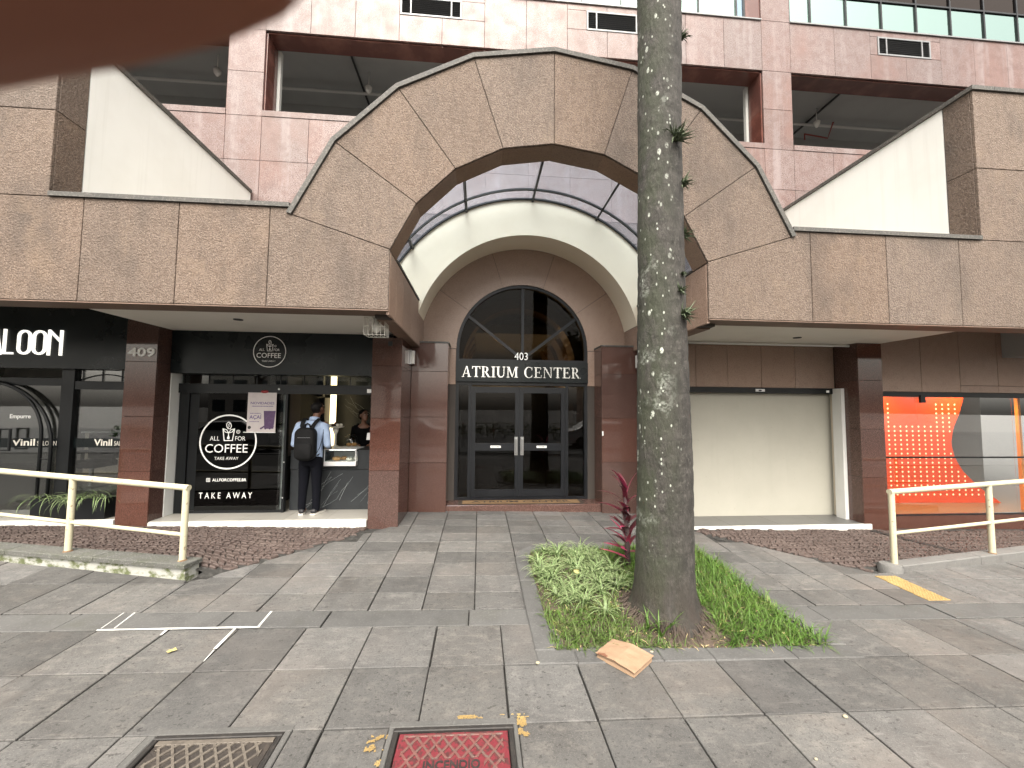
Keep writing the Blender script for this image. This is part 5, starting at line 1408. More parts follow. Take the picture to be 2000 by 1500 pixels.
# left: mossy whitewashed wall with stone cap
lw = empty('low_wall', (-5, 4.9, -.1), 'low whitewashed wall streaked with green moss under the left railing', 'wall')
tL = Vector((-1, .212, 0)).normalized(); nL = Vector((.212, 1, 0)).normalized(); p0 = Vector((-3.01, 4.455, 0))
def wz(s): return .145+.013*s
mb = MB()
k = 10
for i in range(k):
    a, b = 4.8*i/k, 4.8*(i+1)/k
    A_, B_ = p0+tL*a, p0+tL*b
    for P_, Q_ in (((A_, B_)),):
        f0, f1 = P_+nL*.03, Q_+nL*.03; g0, g1 = P_+nL*.19, Q_+nL*.19
        mb.face([(f1.x, f1.y, -.25), (f0.x, f0.y, -.25), (f0.x, f0.y, wz(a)-.045), (f1.x, f1.y, wz(b)-.045)])
        mb.face([(g0.x, g0.y, -.25), (g1.x, g1.y, -.25), (g1.x, g1.y, wz(b)-.045), (g0.x, g0.y, wz(a)-.045)])
        if i == 0: mb.face([(f0.x, f0.y, -.25), (g0.x, g0.y, -.25), (g0.x, g0.y, wz(a)-.045), (f0.x, f0.y, wz(a)-.045)])
mb.build('body', M['mossy_wall'], lw)
s = 0
for ln in (1.08, 1.12, 1.1, 1.1):
    mb = MB(); q = [p0+tL*(s-.02 if s == 0 else s+.003)-nL*.0, p0+tL*(s+ln-.003)-nL*.0, p0+tL*(s+ln-.003)+nL*.21, p0+tL*(s-.02 if s == 0 else s+.003)+nL*.21]
    s0 = s
    mb.plate([(p.x, p.y) for p in q], lambda u, v, t: (u, v, wz((Vector((u, v, 0))-p0).dot(tL))-t), .045, .006); mb.build('cap_stone', M['wall_cap'], lw)
    s += ln
# right: low grey kerb with a rounded end
rw = empty('low_kerb', (6.5, 4.8, -.2), 'low grey concrete kerb under the right railing', 'kerb')
tR = Vector((1, .15, 0)).normalized(); nR = Vector((-.15, 1, 0)).normalized(); q0 = Vector((5.02, 4.57, 0))
def rzz(s): return -.105+.008*s
s = .16
for ln in (1.35, 1.35, 1.3):
    mb = MB(); q = [q0+tR*(s+.003)-nR*.0, q0+tR*(s+ln-.003)-nR*.0, q0+tR*(s+ln-.003)+nR*.17, q0+tR*(s+.003)+nR*.17]
    mb.plate([(p.x, p.y) for p in q], lambda u, v, t: (u, v, rzz((Vector((u, v, 0))-q0).dot(tR))-t), .2, .012); mb.build('kerb_stone', M['concrete'], rw)
    s += ln
mb = MB(); c_ = q0+tR*.06+nR*.07
mb.oval([(c_.x, c_.y, -.3, .13, .12), (c_.x, c_.y, -.13, .128, .118), (c_.x, c_.y, -.095, .11, .10), (c_.x, c_.y, -.085, .05, .05)], 14); mb.build('footing', M['concrete'], rw, auto=50)

def railing(name, label, origin, t, n_, posts, zfoot, ztop, zmid, r=.032, off=.10):
    rl = empty(name, origin, label, 'railing')
    for i, s in enumerate(posts):
        p = origin+t*s+n_*off
        mb = MB(); mb.tube([(p.x, p.y, zfoot(s)), (p.x, p.y, ztop(s)-.0)], r, 10); mb.build('post', M['rail_paint'], rl, auto=40)
        mb = MB(); mb.oval([(p.x, p.y, zfoot(s)+.0005, r*1.35, r*1.35), (p.x, p.y, zfoot(s)+.012, r*1.1, r*1.1)], 12); mb.build('weld_collar', M['rusty'], rl)
    a, b = posts[0], posts[-1]
    A_, B_ = origin+t*(a-.03)+n_*off, origin+t*(b+.6)+n_*off
    mb = MB(); mb.tube([(A_.x, A_.y, ztop(a)+.01), (B_.x, B_.y, ztop(b+.6)+.01)], r*1.02, 12); mb.build('top_rail', M['rail_paint'], rl, auto=40)
    A_ = origin+t*a+n_*off
    mb = MB(); mb.tube([(A_.x, A_.y, zmid(a)), (B_.x, B_.y, zmid(b+.6))], r*.66, 10); mb.build('mid_rail', M['rail_paint'], rl, auto=40)
    return rl
railing('railing', 'cream painted tube railing on the mossy wall at left', p0, tL, nL, [.11, 1.53, 2.95, 4.3], wz, lambda s: .885+.045*s, lambda s: .405+.048*s)
railing('railing', 'cream painted tube railing on the grey kerb at right', q0-nR*.05, tR, nR, [.10, 1.82, 3.5], rzz, lambda s: .768+.02*s, lambda s: .272+.02*s, r=.033)

# ---------------------------------------------------------------- planting bed round the palm
bed = empty('tree_planter', (1.75, 4.2, -.1), 'stone kerbed planting bed round the palm tree', 'planter')
def kz(x, y): return -.02*x-.088+.068*max(0, min(1, (y-3.6)/1.1))
KW = .165
kerbs = []
ys_ = [3.03+KW, 3.75, 4.35, 4.95]
for i in range(3):
    kerbs.append([(PL[0], ys_[i]), (PL[0]+KW, ys_[i]), (PL[0]+KW, ys_[i+1]), (PL[0], ys_[i+1])])
    kerbs.append([(PL[2]-KW, ys_[i]), (PL[2], ys_[i]), (PL[2], ys_[i+1]), (PL[2]-KW, ys_[i+1])])
for a, b in ((PL[0], .76), (.76, 1.29), (1.29, 1.42), (1.42, 1.83), (1.83, 2.5), (2.5, PL[2])):
    kerbs.append([(a, PL[1]), (b, PL[1]), (b, PL[1]+KW), (a, PL[1]+KW)])
def corner(cx, cy, r0, r1, a0, a1, n=3):
    for i in range(n):
        p, q = R(a0+(a1-a0)*i/n), R(a0+(a1-a0)*(i+1)/n)
        kerbs.append([(cx+r0*math.cos(p), cy+r0*math.sin(p)), (cx+r1*math.cos(p), cy+r1*math.sin(p)), (cx+r1*math.cos(q), cy+r1*math.sin(q)), (cx+r0*math.cos(q), cy+r0*math.sin(q))])
rc = .47
corner(PL[0]+rc, 4.95, rc-KW, rc, 180, 90); corner(PL[2]-rc, 4.95, rc-KW, rc, 0, 90)
for a, b in ((PL[0]+rc, 1.5), (1.5, 2.05), (2.05, PL[2]-rc)): kerbs.append([(a, 4.95+rc-KW), (b, 4.95+rc-KW), (b, 4.95+rc), (a, 4.95+rc)])
for q in kerbs:
    slab(q, parent=bed, m='kerb_stone', name='kerb_stone', zf=kz, th=.16, c=.008, gap=.002)
def soil_z(x, y):
    d_ = math.hypot(x-1.72, y-3.62)
    e = min(x-PL[0]-KW, PL[2]-KW-x, y-PL[1]-KW, 5.25-y)
    return kz(x, y)-.02+.09*math.exp(-(d_/.42)**2)*min(1, max(0, e/.14))+.04*min(1, max(0, e/.35))+.02*mnoise.noise(Vector((x*3, y*3, 0)))
mb = MB(); sx0, sx1, sy0, sy1 = PL[0]+.1, PL[2]-.1, PL[1]+.1, 5.34; nx, ny = 34, 34
vv = []
for j in range(ny+1):
    for i in range(nx+1):
        x = sx0+(sx1-sx0)*i/nx; y = sy0+(sy1-sy0)*j/ny
        vv.append((x, y, soil_z(x, y)))
ff = []
def in_bed(x, y, mrg=0):
    if not (PL[0]+KW+mrg < x < PL[2]-KW-mrg and PL[1]+KW+mrg < y < 4.95+rc-KW-mrg): return False
    if y > 4.95:
        for cx in (PL[0]+rc, PL[2]-rc):
            if (x < cx if cx < 1.5 else x > cx) and math.hypot(x-cx, y-4.95) > rc-KW-mrg: return False
    return True
for j in range(ny):
    for i in range(nx):
        a = j*(nx+1)+i
        if in_bed((vv[a][0]+vv[a+nx+2][0])/2, (vv[a][1]+vv[a+nx+2][1])/2, -.03): ff.append((a, a+1, a+nx+2, a+nx+1))
mb.add(vv, ff); mb.build('soil', M['dirt'], bed, smooth=True)

# ---------------------------------------------------------------- palm
TX, TY = 1.715, 3.64
palm = empty('palm_tree', (TX, TY, -.1), 'tall grey palm trunk spotted with lichen in front of the entrance', 'tree')
prof = [(-.14, .36), (-.06, .33), (0.0, .305), (.06, .287), (.14, .274), (.3, .263), (.6, .256), (1.0, .249), (1.5, .244), (2.2, .230), (3.0, .216), (4.0, .207), (5.0, .206), (6.0, .208), (7.0, .20), (8.0, .185), (9.0, .17), (9.6, .165)]
mb = MB(); rings = []; n = 40
def rad(z):
    for i in range(len(prof)-1):
        if z <= prof[i+1][0]:
            t = (z-prof[i][0])/(prof[i+1][0]-prof[i][0]); return prof[i][1]+(prof[i+1][1]-prof[i][1])*t
    return prof[-1][1]
def tcx(z): return TX+.018*z/6+.008*math.sin(z*1.3)
z = -.14
while z < 9.6:
    r0 = rad(z); ring = []
    groove = .006*max(0, math.sin(z*2*math.pi/.17+1.5*math.sin(z*3)))**6
    for j in range(n):
        a = 2*math.pi*j/n
        rr = r0-groove+.009*mnoise.noise(Vector((math.cos(a)*1.5, math.sin(a)*1.5, z*1.2)))+.005*mnoise.noise(Vector((math.cos(a)*6, math.sin(a)*6, z*5)))
        if z < .2: rr += .022*max(0, (.2-z)/.3)*math.sin(a*9+2*math.sin(a*3))
        ring.append((tcx(z)+rr*math.cos(a), TY+rr*math.sin(a), z))
    rings.append(ring); z += .034
mb.loft(rings); mb.build('trunk', M['palm_bark'], palm, smooth=True, origin=(TX, TY, 0))
mb = MB(); rd = random.Random(5)
for i in range(520):
    a = rd.uniform(0, 6.283); r0 = rd.uniform(.27, .36); zz = rd.uniform(0, .13)
    p = Vector((TX+r0*math.cos(a), TY+r0*math.sin(a), soil_z(TX+r0*math.cos(a), TY+r0*math.sin(a))+zz*(1.2-r0*2.2)))
    r1 = r0+rd.uniform(.03, .11); b = a+rd.uniform(-.12, .12)
    e = Vector((TX+r1*math.cos(b), TY+r1*math.sin(b), 0)); e.z = soil_z(e.x, e.y)-.01
    mb.tube([p, (p+e)/2+Vector((0, 0, .006)), e], [.006, .005, .003], 4, cap=False)
tag(mb.build('root_fibres', M['trunk_far'], palm), kind='stuff')
mb = MB(); mb.oval([(TX+.02, TY, 9.55, .17, .17), (TX+.02, TY, 9.8, .18, .18), (TX+.02, TY, 10.6, .13, .13), (TX+.02, TY, 10.9, .07, .07)], 18); mb.build('crownshaft', M['crownshaft'], palm, smooth=True)
def frond():
    mb = MB(); path = []
    for i in range(13):
        t = i/12; path.append(Vector((2.7*t*(1-.18*t), 0, 1.5*t-2.4*t*t)))
    mb.tube(path, [.03*(1-.85*i/12) for i in range(13)], 5)
    rd = random.Random(2)
    for i in range(6, 48):
        t = i/48; k = t*12; i0 = min(11, int(k)); p = path[i0].lerp(path[i0+1], k-i0)
        tan = (path[i0+1]-path[i0]).normalized()
        for s in (-1, 1):
            ln = .62*(1-.6*abs(t-.4))*rd.uniform(.85, 1.1); d1 = (tan*.55+Vector((0, s, 0))*.75+Vector((0, 0, .18))).normalized()
            q = p+d1*ln*.5; e = q+(d1+Vector((0, 0, -.7))).normalized()*ln*.5; wd = tan*.018
            mb.face([p-wd*.6, p+wd*.6, q+wd, q-wd]); mb.face([q-wd, q+wd, e])
    return mb
fm = frond().build('frond', M['frond'], palm, origin=(0, 0, 0))
fm.location = (.02, 0, 10.75)
for i in range(13):
    o = fm if i == 0 else fm.copy()
    if i: col.objects.link(o); o.parent = palm
    o.location = (.02, 0, 10.85+.15); o.rotation_euler = (0, R([-10, 12, 25][i % 3]-10), i*2.4)
# air plants on the trunk
rd = random.Random(9)
ap = [(.72, -.28, 5.42, .15), (.30, -.85, 4.30, .24), (.62, -.5, 3.90, .16), (.75, -.35, 3.42, .16), (.50, -.75, 3.02, .08), (.35, -.8, 2.86, .11), (.45, -.8, 2.63, .22)]
hts = ['just under the upper granite band', 'largest grey tuft at the height of the arch ring', 'below the largest tuft on the right flank', 'with a long drooping leaf on the right flank', 'tiny tuft at the height of the porch', 'small tuft above the lowest one', 'lowest tuft on the trunk with dry leaves']
for i, (cx_, cy_, z, sz) in enumerate(ap):
    dv_ = Vector((cx_, cy_, 0)).normalized(); r0 = rad(z)
    c_ = Vector((tcx(z), TY, z))+dv_*(r0-.005)
    e = empty('air_plant', c_, 'air plant on the palm trunk, '+hts[i], 'air plant', 'air plants on the trunk')
    mb = MB()
    for k in range(int(26+sz*160)):
        v = (dv_*rd.uniform(.3, 1)+Vector((rd.uniform(-1, 1), rd.uniform(-1, 1), rd.uniform(-.45, 1.0)))*.85).normalized()
        ln = sz*rd.uniform(.45, .8); b_0 = c_+Vector((rd.uniform(-1, 1), rd.uniform(-1, 1), rd.uniform(-1, 1)))*sz*.12
        m1 = b_0+v*ln*.55; tip = m1+(v+Vector((0, 0, rd.uniform(-.9, .2)))).normalized()*ln*.5
        sdv = v.cross(Vector((rd.uniform(-1, 1), rd.uniform(-1, 1), 1))).normalized()*(.005+sz*.012)
        mb.face([b_0-sdv, b_0+sdv, m1+sdv*.7, m1-sdv*.7]); mb.face([m1-sdv*.7, m1+sdv*.7, tip])
    mb.build('leaves', M['airplant'], e)
    mb = MB(); mb.ball(c_, sz*.13, 8, 6); mb.build('root', M['airplant_root'], e)

# ---------------------------------------------------------------- plants
def blade(mb, b, az, ln, wd, rise, droop, n=4, mi=0, edge=None, twist=0.):
    """a strap leaf arching from its base; edge gives the margins a second material"""
    d_ = Vector((math.cos(az), math.sin(az), 0)); sdv = Vector((-math.sin(az), math.cos(az), 0))
    pts = []; p = Vector(b); ang = rise
    for i in range(n+1):
        t = i/n; pts.append((p.copy(), wd*(1 if t < .15 else (1-t)**.6+.02) if edge is None else wd*((.75+.5*t) if t < .4 else (1-t)**.55+.03)))
        p = p+(d_*math.cos(ang)+Vector((0, 0, 1))*math.sin(ang))*ln/n; ang -= droop/n
    for i in range(n):
        (a, wa), (c, wc) = pts[i], pts[i+1]
        if edge is None: mb.face([a-sdv*wa, a+sdv*wa, c+sdv*wc, c-sdv*wc], mi)
        else:
            mb.face([a-sdv*wa*.62, a+sdv*wa*.62, c+sdv*wc*.62, c-sdv*wc*.62], mi)
            up = Vector((0, 0, .0008))
            for s in (-1, 1): mb.face([a+sdv*wa*.62*s, a+sdv*wa*s+up, c+sdv*wc*s+up, c+sdv*wc*.62*s], edge)
rd = random.Random(21)
# grass: left front is shorter and drier, right is lush
def grass(name, label, region, n, ln, mats, seed):
    rd = random.Random(seed); mb = MB(); c = 0; tries = 0
    while c < n and tries < n*30:
        tries += 1
        x, y = rd.uniform(PL[0], PL[2]), rd.uniform(PL[1], 5.3)
        d_ = region(x, y, rd)
        if d_ <= 0 or rd.random() > d_ or not in_bed(x, y, -.015): continue
        l_ = ln*rd.uniform(.5, 1.25)*(.65+.5*d_)
        az = rd.uniform(0, 6.283)
        k = rd.random()
        mi = 0 if k < .72 else (1 if k < .93 else 2)
        if mi == 2: l_ *= .9
        blade(mb, (x, y, soil_z(x, y)-.008), az, l_, rd.uniform(.0028, .0055), rd.uniform(.35, 1.4) if mi < 2 else rd.uniform(.0, .7), rd.uniform(.6, 2.2), 3, mi)
        c += 1
    o = mb.build(name, [M[q] for q in mats]); tag(o, label, 'grass', kind='stuff')
def tr_d(x, y): return math.hypot(x-TX, y-TY)
grass('grass', 'lush green grass on the right of the palm bed', lambda x, y, r_: 0 if (x < 1.78 or tr_d(x, y) < .40 or (y < 3.42 and x < 2.05)) else 1, 6200, .155, ('grass_blade', 'grass_dull', 'straw'), 31)
grass('grass', 'short drier grass in the front left corner of the palm bed', lambda x, y, r_: 0 if (x > 1.62 or tr_d(x, y) < .42) else (1 if y < 3.75 else .5), 4300, .105, ('grass_dull', 'grass_blade', 'straw'), 32)
grass('dry_grass', 'dry yellow straw at the foot of the palm trunk', lambda x, y, r_: 1 if (1.4 < x < 2.2 and y < 3.36) else 0, 260, .07, ('grass_dull', 'straw', 'straw'), 33)
grass('grass', 'green grass behind the palm trunk', lambda x, y, r_: 1 if (1.5 < x < 1.95 and y > 4.1) else 0, 900, .14, ('grass_blade', 'grass_dull', 'grass_dull'), 34)
# leaf litter between the plants
mb = MB(); rl_ = random.Random(77); c = 0
while c < 150:
    x, y = rl_.uniform(PL[0]+.1, PL[2]-.1), rl_.uniform(3.1, 5.2)
    if not in_bed(x, y, .0) or tr_d(x, y) < .36 or (c > 40 and tr_d(x, y) > .75): continue
    z = soil_z(x, y)+.012 if in_bed(x, y, .02) else kz(x, y)+.004
    a = rl_.uniform(0, 6.28); l_, w_ = rl_.uniform(.012, .032), rl_.uniform(.004, .010)
    u, v = Vector((math.cos(a), math.sin(a), rl_.uniform(-.3, .3)))*l_, Vector((-math.sin(a), math.cos(a), rl_.uniform(-.3, .3)))*w_
    p = Vector((x, y, z)); mb.face([p-u, p+v, p+u, p-v], c % 2); c += 1
tag(mb.build('leaf_litter', [M['straw'], M['stem_brown']]), 'dead leaf litter scattered round the palm trunk', 'litter', kind='stuff')
# striped spider plants
def spider(seed, big=1.):
    rd = random.Random(seed); mb = MB()
    for i in range(34):
        blade(mb, (rd.uniform(-.015, .015), rd.uniform(-.015, .015), 0), rd.uniform(0, 6.283), rd.uniform(.13, .25)*big, rd.uniform(.0055, .0085), rd.uniform(.65, 1.35), rd.uniform(1.0, 2.3), 5, 0, 1)
    return mb
protos = []
spots = [(.86, 3.86), (1.16, 3.62), (1.02, 3.80)]
rd = random.Random(4); tries = 0
while len(spots) < 44 and tries < 4000:
    tries += 1
    x, y = rd.uniform(.66, 1.52), rd.uniform(3.95, 5.18)
    if not in_bed(x, y, .03) or tr_d(x, y) < .5: continue
    if all(math.hypot(x-a, y-b) > .10 for a, b in spots): spots.append((x, y))
spots += [(2.12, 4.15), (2.2, 4.5)]
pm = [spider(100+i).build('leaves', [M['spider_green'], M['spider_cream']], None, origin=(0, 0, 0)) for i in range(5)]
names = {0: 'striped spider plant standing apart near the front of the bed', 1: 'striped spider plant closest to the palm trunk', 2: 'striped spider plant between the two front ones'}
for i, (x, y) in enumerate(spots):
    e = empty('spider_plant', (x, y, soil_z(x, y)-.004), names.get(i, 'green and white striped spider plant massed at the back left of the palm bed' if i < 44 else 'striped spider plant in the grass right of the trunk'), 'plant', 'spider plants in the palm bed', rz=rd.uniform(0, 6))
    o = pm[i] if i < 5 else pm[i % 5].copy()
    if i >= 5: col.objects.link(o)
    o.parent = e; o.location = (0, 0, 0); s_ = rd.uniform(.8, 1.25); e.scale = (s_, s_, s_)
# taller grass tufts by the trunk
for i, (x, y, h_) in enumerate(((1.52, 3.30, .30), (1.60, 3.34, .22), (1.44, 3.36, .22))):
    mb = MB()
    for k in range(9): blade(mb, (x+rd.uniform(-.02, .02), y, soil_z(x, y)), rd.uniform(0, 6.28), h_*rd.uniform(.6, 1), .007, rd.uniform(.9, 1.45), rd.uniform(.5, 1.5), 5)
    o = mb.build('grass_tuft', M['grass_blade']); tag(o, ['tallest grass tuft at the foot of the trunk', 'grass tuft right of the tallest one at the trunk', 'grass tuft left of the tallest one at the trunk'][i], 'grass tuft', 'tufts at the trunk')
# red cordyline
cx_, cy_ = 1.74, 4.62
co = empty('cordyline', (cx_, cy_, soil_z(cx_, cy_)), 'dark red cordyline shrub peeking out left of the palm trunk', 'shrub')
mb = MB(); zb = soil_z(cx_, cy_)
mb.tube([(cx_, cy_, zb-.02), (cx_-.01, cy_, zb+.4), (cx_-.03, cy_, zb+.82)], [.035, .03, .018], 8); mb.build('stem', M['stem_brown'], co, smooth=True)
rd = random.Random(12); 
for k in range(36):
    t = k/35; zz = zb+.10+.80*t; az = math.pi+rd.uniform(-1.7, 1.7) if k % 3 else rd.uniform(0, 6.28)
    mb = MB(); ln = rd.uniform(.22, .40); blade(mb, (cx_-.02*t, cy_, zz), az, ln, rd.uniform(.028, .048), rd.uniform(.25, 1.3) if t < .8 else rd.uniform(1.0, 1.5), rd.uniform(.3, 1.2), 6)
    mb.build('leaf', M['pink_leaf' if (k % 5 == 0 or k in (4, 8)) else 'red_leaf'], co, smooth=True)
# drooping striped leaves in the salon planter
rd = random.Random(15); mb = MB()
for k in range(90):
    x = rd.uniform(-6.19, -5.26); az = -math.pi/2+rd.uniform(-1.5, 1.5) if k % 4 else rd.uniform(0, 6.28)
    blade(mb, (x, 6.245, .42), az, rd.uniform(.22, .48), rd.uniform(.005, .008), rd.uniform(.5, 1.2), rd.uniform(1.8, 3.0), 7, 0, 1)
mb.build('leaves', [M['spider_green'], M['spider_cream']], pb)

# ---------------------------------------------------------------- things on the pavement
def tilt(x, y): return gz(x, y)
def manhole(x0, x1, y0, y1, red, label):
    e = empty('manhole_cover', ((x0+x1)/2, (y0+y1)/2, gz((x0+x1)/2, y0)), label, 'manhole cover')
    to = lambda zo: (lambda u, v, t: (u, v, gz(u, v)+zo-t))
    hx0, hx1, hy0, hy1 = [h for h in holes if h[0] < (x0+x1)/2 < h[1]][0]; hy1 += .035
    for i, q in enumerate(([(hx0, y1+.002), (hx1, y1+.002), (hx1, hy1), (hx0, hy1)], [(hx0, hy0), (x0-.002, hy0), (x0-.002, y1), (hx0, y1)], [(x1+.002, hy0), (hx1, hy0), (hx1, y1), (x1+.002, y1)], [(x0, hy0), (x1, hy0), (x1, y0-.002), (x0, y0-.002)])):
        mb = MB(); mb.plate(q, to(.005), .04, .004); mb.build('collar', M['collar'], e)
    f_ = .028
    mb = MB()
    for q in ([(x0, y0), (x1, y0), (x1, y0+f_), (x0, y0+f_)], [(x0, y1-f_), (x1, y1-f_), (x1, y1), (x0, y1)], [(x0, y0+f_+.001), (x0+f_, y0+f_+.001), (x0+f_, y1-f_-.001), (x0, y1-f_-.001)], [(x1-f_, y0+f_+.001), (x1, y0+f_+.001), (x1, y1-f_-.001), (x1-f_, y1-f_-.001)]):
        mb.plate(q, to(.006), .05, .004)
    mb.build('frame', M['iron_dark'], e)
    a, b, c, d_ = x0+f_+.006, x1-f_-.006, y0+f_+.006, y1-f_-.006
    mb = MB(); mb.plate([(a, c), (b, c), (b, d_), (a, d_)], to(-.004), .04, .004); lid = mb.build('lid', M['iron_red' if red else 'iron'], e)
    mb = MB(); st = .072; lw_ = .008
    rect = [(a+.03, c+.03), (b-.03, c+.03), (b-.03, d_-.03), (a+.03, d_-.03)]
    tx0, tx1, ty0, ty1 = (a+b)/2-.17, (a+b)/2+.17, y0+.27, y0+.345
    k = 0
    for sgn_ in (1, -1):
        for i in range(-40, 60):
            cx_ = a+i*st
            base_ = [(cx_-lw_, c-1), (cx_+lw_, c-1), (cx_+lw_+sgn_*3*.72, c+2), (cx_-lw_+sgn_*3*.72, c+2)]
            p = base_
            for j in range(4): p = clip(p, rect[j], rect[(j+1) % 4]) if len(p) > 2 else p
            if len(p) < 3 or abs(area2(p)) < 1e-5: continue
            segs = [p]
            if red:                      # leave the name plate clear
                segs = [clip(p, (tx0, ty1), (tx1, ty1)), clip(p, (tx1, ty0), (tx0, ty0))]
                mid_ = clip(p, (tx1, ty1), (tx0, ty1)); mid_ = clip(mid_, (tx0, ty0), (tx1, ty0)) if len(mid_) > 2 else []
                if len(mid_) > 2: segs += [clip(mid_, (tx0, ty0), (tx0, ty1)), clip(mid_, (tx1, ty1), (tx1, ty0))]
            for q in segs:
                if len(q) > 2 and abs(area2(q)) > 1e-5:
                    mb.plate(q, to(.003+(.0008 if sgn_ > 0 else 0)), .008, .001, back=False)
    if not red:
        for q in ([(a, d_-.03), (b, d_-.03), (b, d_), (a, d_)],): mb.plate(q, to(.0025), .008, .002)
    else:
        for q in ([(a+.03, d_-.032), (b-.03, d_-.032), (b-.03, d_-.02), (a+.03, d_-.02)],): mb.plate(q, to(.0022), .008, .002)
    mb.build('ridges', M['iron_red_ridge' if red else 'iron_ridge'], lid)
    if red:
        wt = wall_text('INCENDIO', tx0+.02, tx1-.02, 0, ty1-ty0-.02, 0, .003, bold=.02)
        for v in wt.v:
            u, vv_, dz = v.x, v.z, -v.y; v.x, v.y = u, ty0+.01+vv_; v.z = gz(v.x, v.y)-.004+dz+.0006
        wt.build('lid_lettering', M['iron_dark'], lid)
    for xx in (a+.045, b-.045):
        pass
manhole(-1.765, -1.082, 1.92, 2.49, False, 'rusty brown iron manhole cover with a lattice of ridges')
manhole(-.466, .224, 1.93, 2.488, True, 'red painted iron cover marked INCENDIO')

# worn yellow paint round the red cover, white paint lines, tactile strip
def ragged(mb, x0, x1, y0, y1, seed, s=.02, thr=.08, zo=.0045):
    rd = random.Random(seed); y = y0
    while y < y1:
        x = x0
        while x < x1:
            if mnoise.noise(Vector((x*9, y*16, seed)))+.35*mnoise.noise(Vector((x*40, y*40, seed))) > thr:
                q = [(x+rd.uniform(-.4, .4)*s, y+rd.uniform(-.4, .4)*s), (x+s*rd.uniform(.7, 1.4), y+rd.uniform(-.4, .4)*s), (x+s*rd.uniform(.7, 1.4), y+s*rd.uniform(.7, 1.3)), (x+rd.uniform(-.3, .3)*s, y+s*rd.uniform(.7, 1.3))]
                mb.face([(p[0], p[1], gz(*p)+zo) for p in q])
            x += s
        y += s
mb = MB(); ragged(mb, -.20, .30, 2.538, 2.562, 3, .007, .10, .0055); ragged(mb, .255, .325, 1.95, 2.54, 4, .007, .16); ragged(mb, -.60, -.50, 1.95, 2.5, 5, .007, .22); ragged(mb, .25, .30, 2.35, 2.535, 6, .007, .10, .0065)
o = mb.build('worn_paint', M['yellow_paint'], sid); tag(o, kind='stuff')
wl_ = empty('white_paint_marks', (-2.4, 3.6, gz(-2.4, 3.6)), 'straight white paint lines on the pavement slabs at left', 'paint marks')
def paint(p, q, wd, name='line', zo=.0045):
    a, b = Vector((*p, 0)), Vector((*q, 0)); t = (b-a).normalized(); n_ = Vector((-t.y, t.x, 0))*wd/2; L_ = (b-a).length; k = max(1, int(L_/.12)); mb = MB(); rd = random.Random(int(L_*1000))
    ws = [rd.uniform(.65, 1.25) for _ in range(k+1)]
    for i in range(k):
        u, v = a.lerp(b, i/k), a.lerp(b, (i+1)/k)
        q4 = [u-n_*ws[i], v-n_*ws[i+1], v+n_*ws[i+1], u+n_*ws[i]]
        mb.face([(w_.x, w_.y, gz(w_.x, w_.y)+zo) for w_ in q4])
    return mb.build(name, M['white_road_paint'], wl_)
paint((-3.05, 3.588), (-1.80, 3.60), .024)
paint((-1.815, 3.612), (-1.835, 3.86), .016); paint((-2.935, 3.61), (-2.98, 3.86), .013); paint((-3.035, 3.61), (-3.07, 3.86), .009)
paint((-2.51, 3.57), (-2.50, 3.50), .02); paint((-1.985, 3.58), (-1.968, 3.30), .022); paint((-1.966, 3.29), (-1.95, 3.15), .009)

tp = empty('tactile_strip', (4.8, 4.2, gz(4.8, 4.2)), 'yellow strip of raised tactile dots on the pavement at right', 'tactile paving')
for j in range(4):
    y0 = 3.925+.139*j
    mb = MB(); mb.plate([(4.70, y0+.001), (4.955, y0+.001), (4.945, y0+.138), (4.685, y0+.138)], lambda u, v, t: (u, v, gz(u, v)+.010-t), .012, .002); tl = mb.build('tile', M['yellow_paint'], tp)
    mb = MB()
    for a in range(7):
        for b in range(4):
            x, y = 4.72+.034*a, y0+.02+.034*b; z = gz(x, y)+.0095
            mb.oval([(x, y, z, .011, .011), (x, y, z+.006, .007, .007)], 6)
    mb.build('studs', M['yellow_paint'], tl)
# crumpled paper bag
bg = empty('paper_bag', (1.11, 3.07, gz(1.1, 3.07)), 'flattened brown paper bag lying beside the palm bed', 'bag')
B4 = [Vector((.905, 3.10)), Vector((1.115, 2.85)), Vector((1.345, 3.045)), Vector((1.10, 3.275))]
def bgp(u, v): 
    p = (B4[0]*(1-u)+B4[1]*u)*(1-v)+(B4[3]*(1-u)+B4[2]*u)*v
    return p
def bgz(u, v): return .030+.028*(1-abs(u-.5)*1.6)*(.75+.25*v)+.006*mnoise.noise(Vector((u*4, v*5, 2)))
mb = MB(); n = 14
top = [[None]*(n+1) for _ in range(n+1)]
vv = []; 
for i in range(n+1):
    for j in range(n+1):
        p = bgp(i/n, j/n); vv.append((p.x, p.y, gz(p.x, p.y)+.006+bgz(i/n, j/n)))
for i in range(n+1):
    for j in range(n+1):
        p = bgp(i/n, j/n); s_ = .96; c_ = bgp(.5, .5); p = c_+(p-c_)*s_; vv.append((p.x, p.y, gz(p.x, p.y)+.005))
ff = []
K = (n+1)*(n+1)
for i in range(n):
    for j in range(n):
        a = i*(n+1)+j; ff.append((a, a+n+1, a+n+2, a+1)); ff.append((K+a, K+a+1, K+a+n+2, K+a+n+1))
ring = [i*(n+1) for i in range(n+1)]+[n*(n+1)+j for j in range(1, n+1)]+[i*(n+1)+n for i in range(n-1, -1, -1)]+[j for j in range(n-1, 0, -1)]
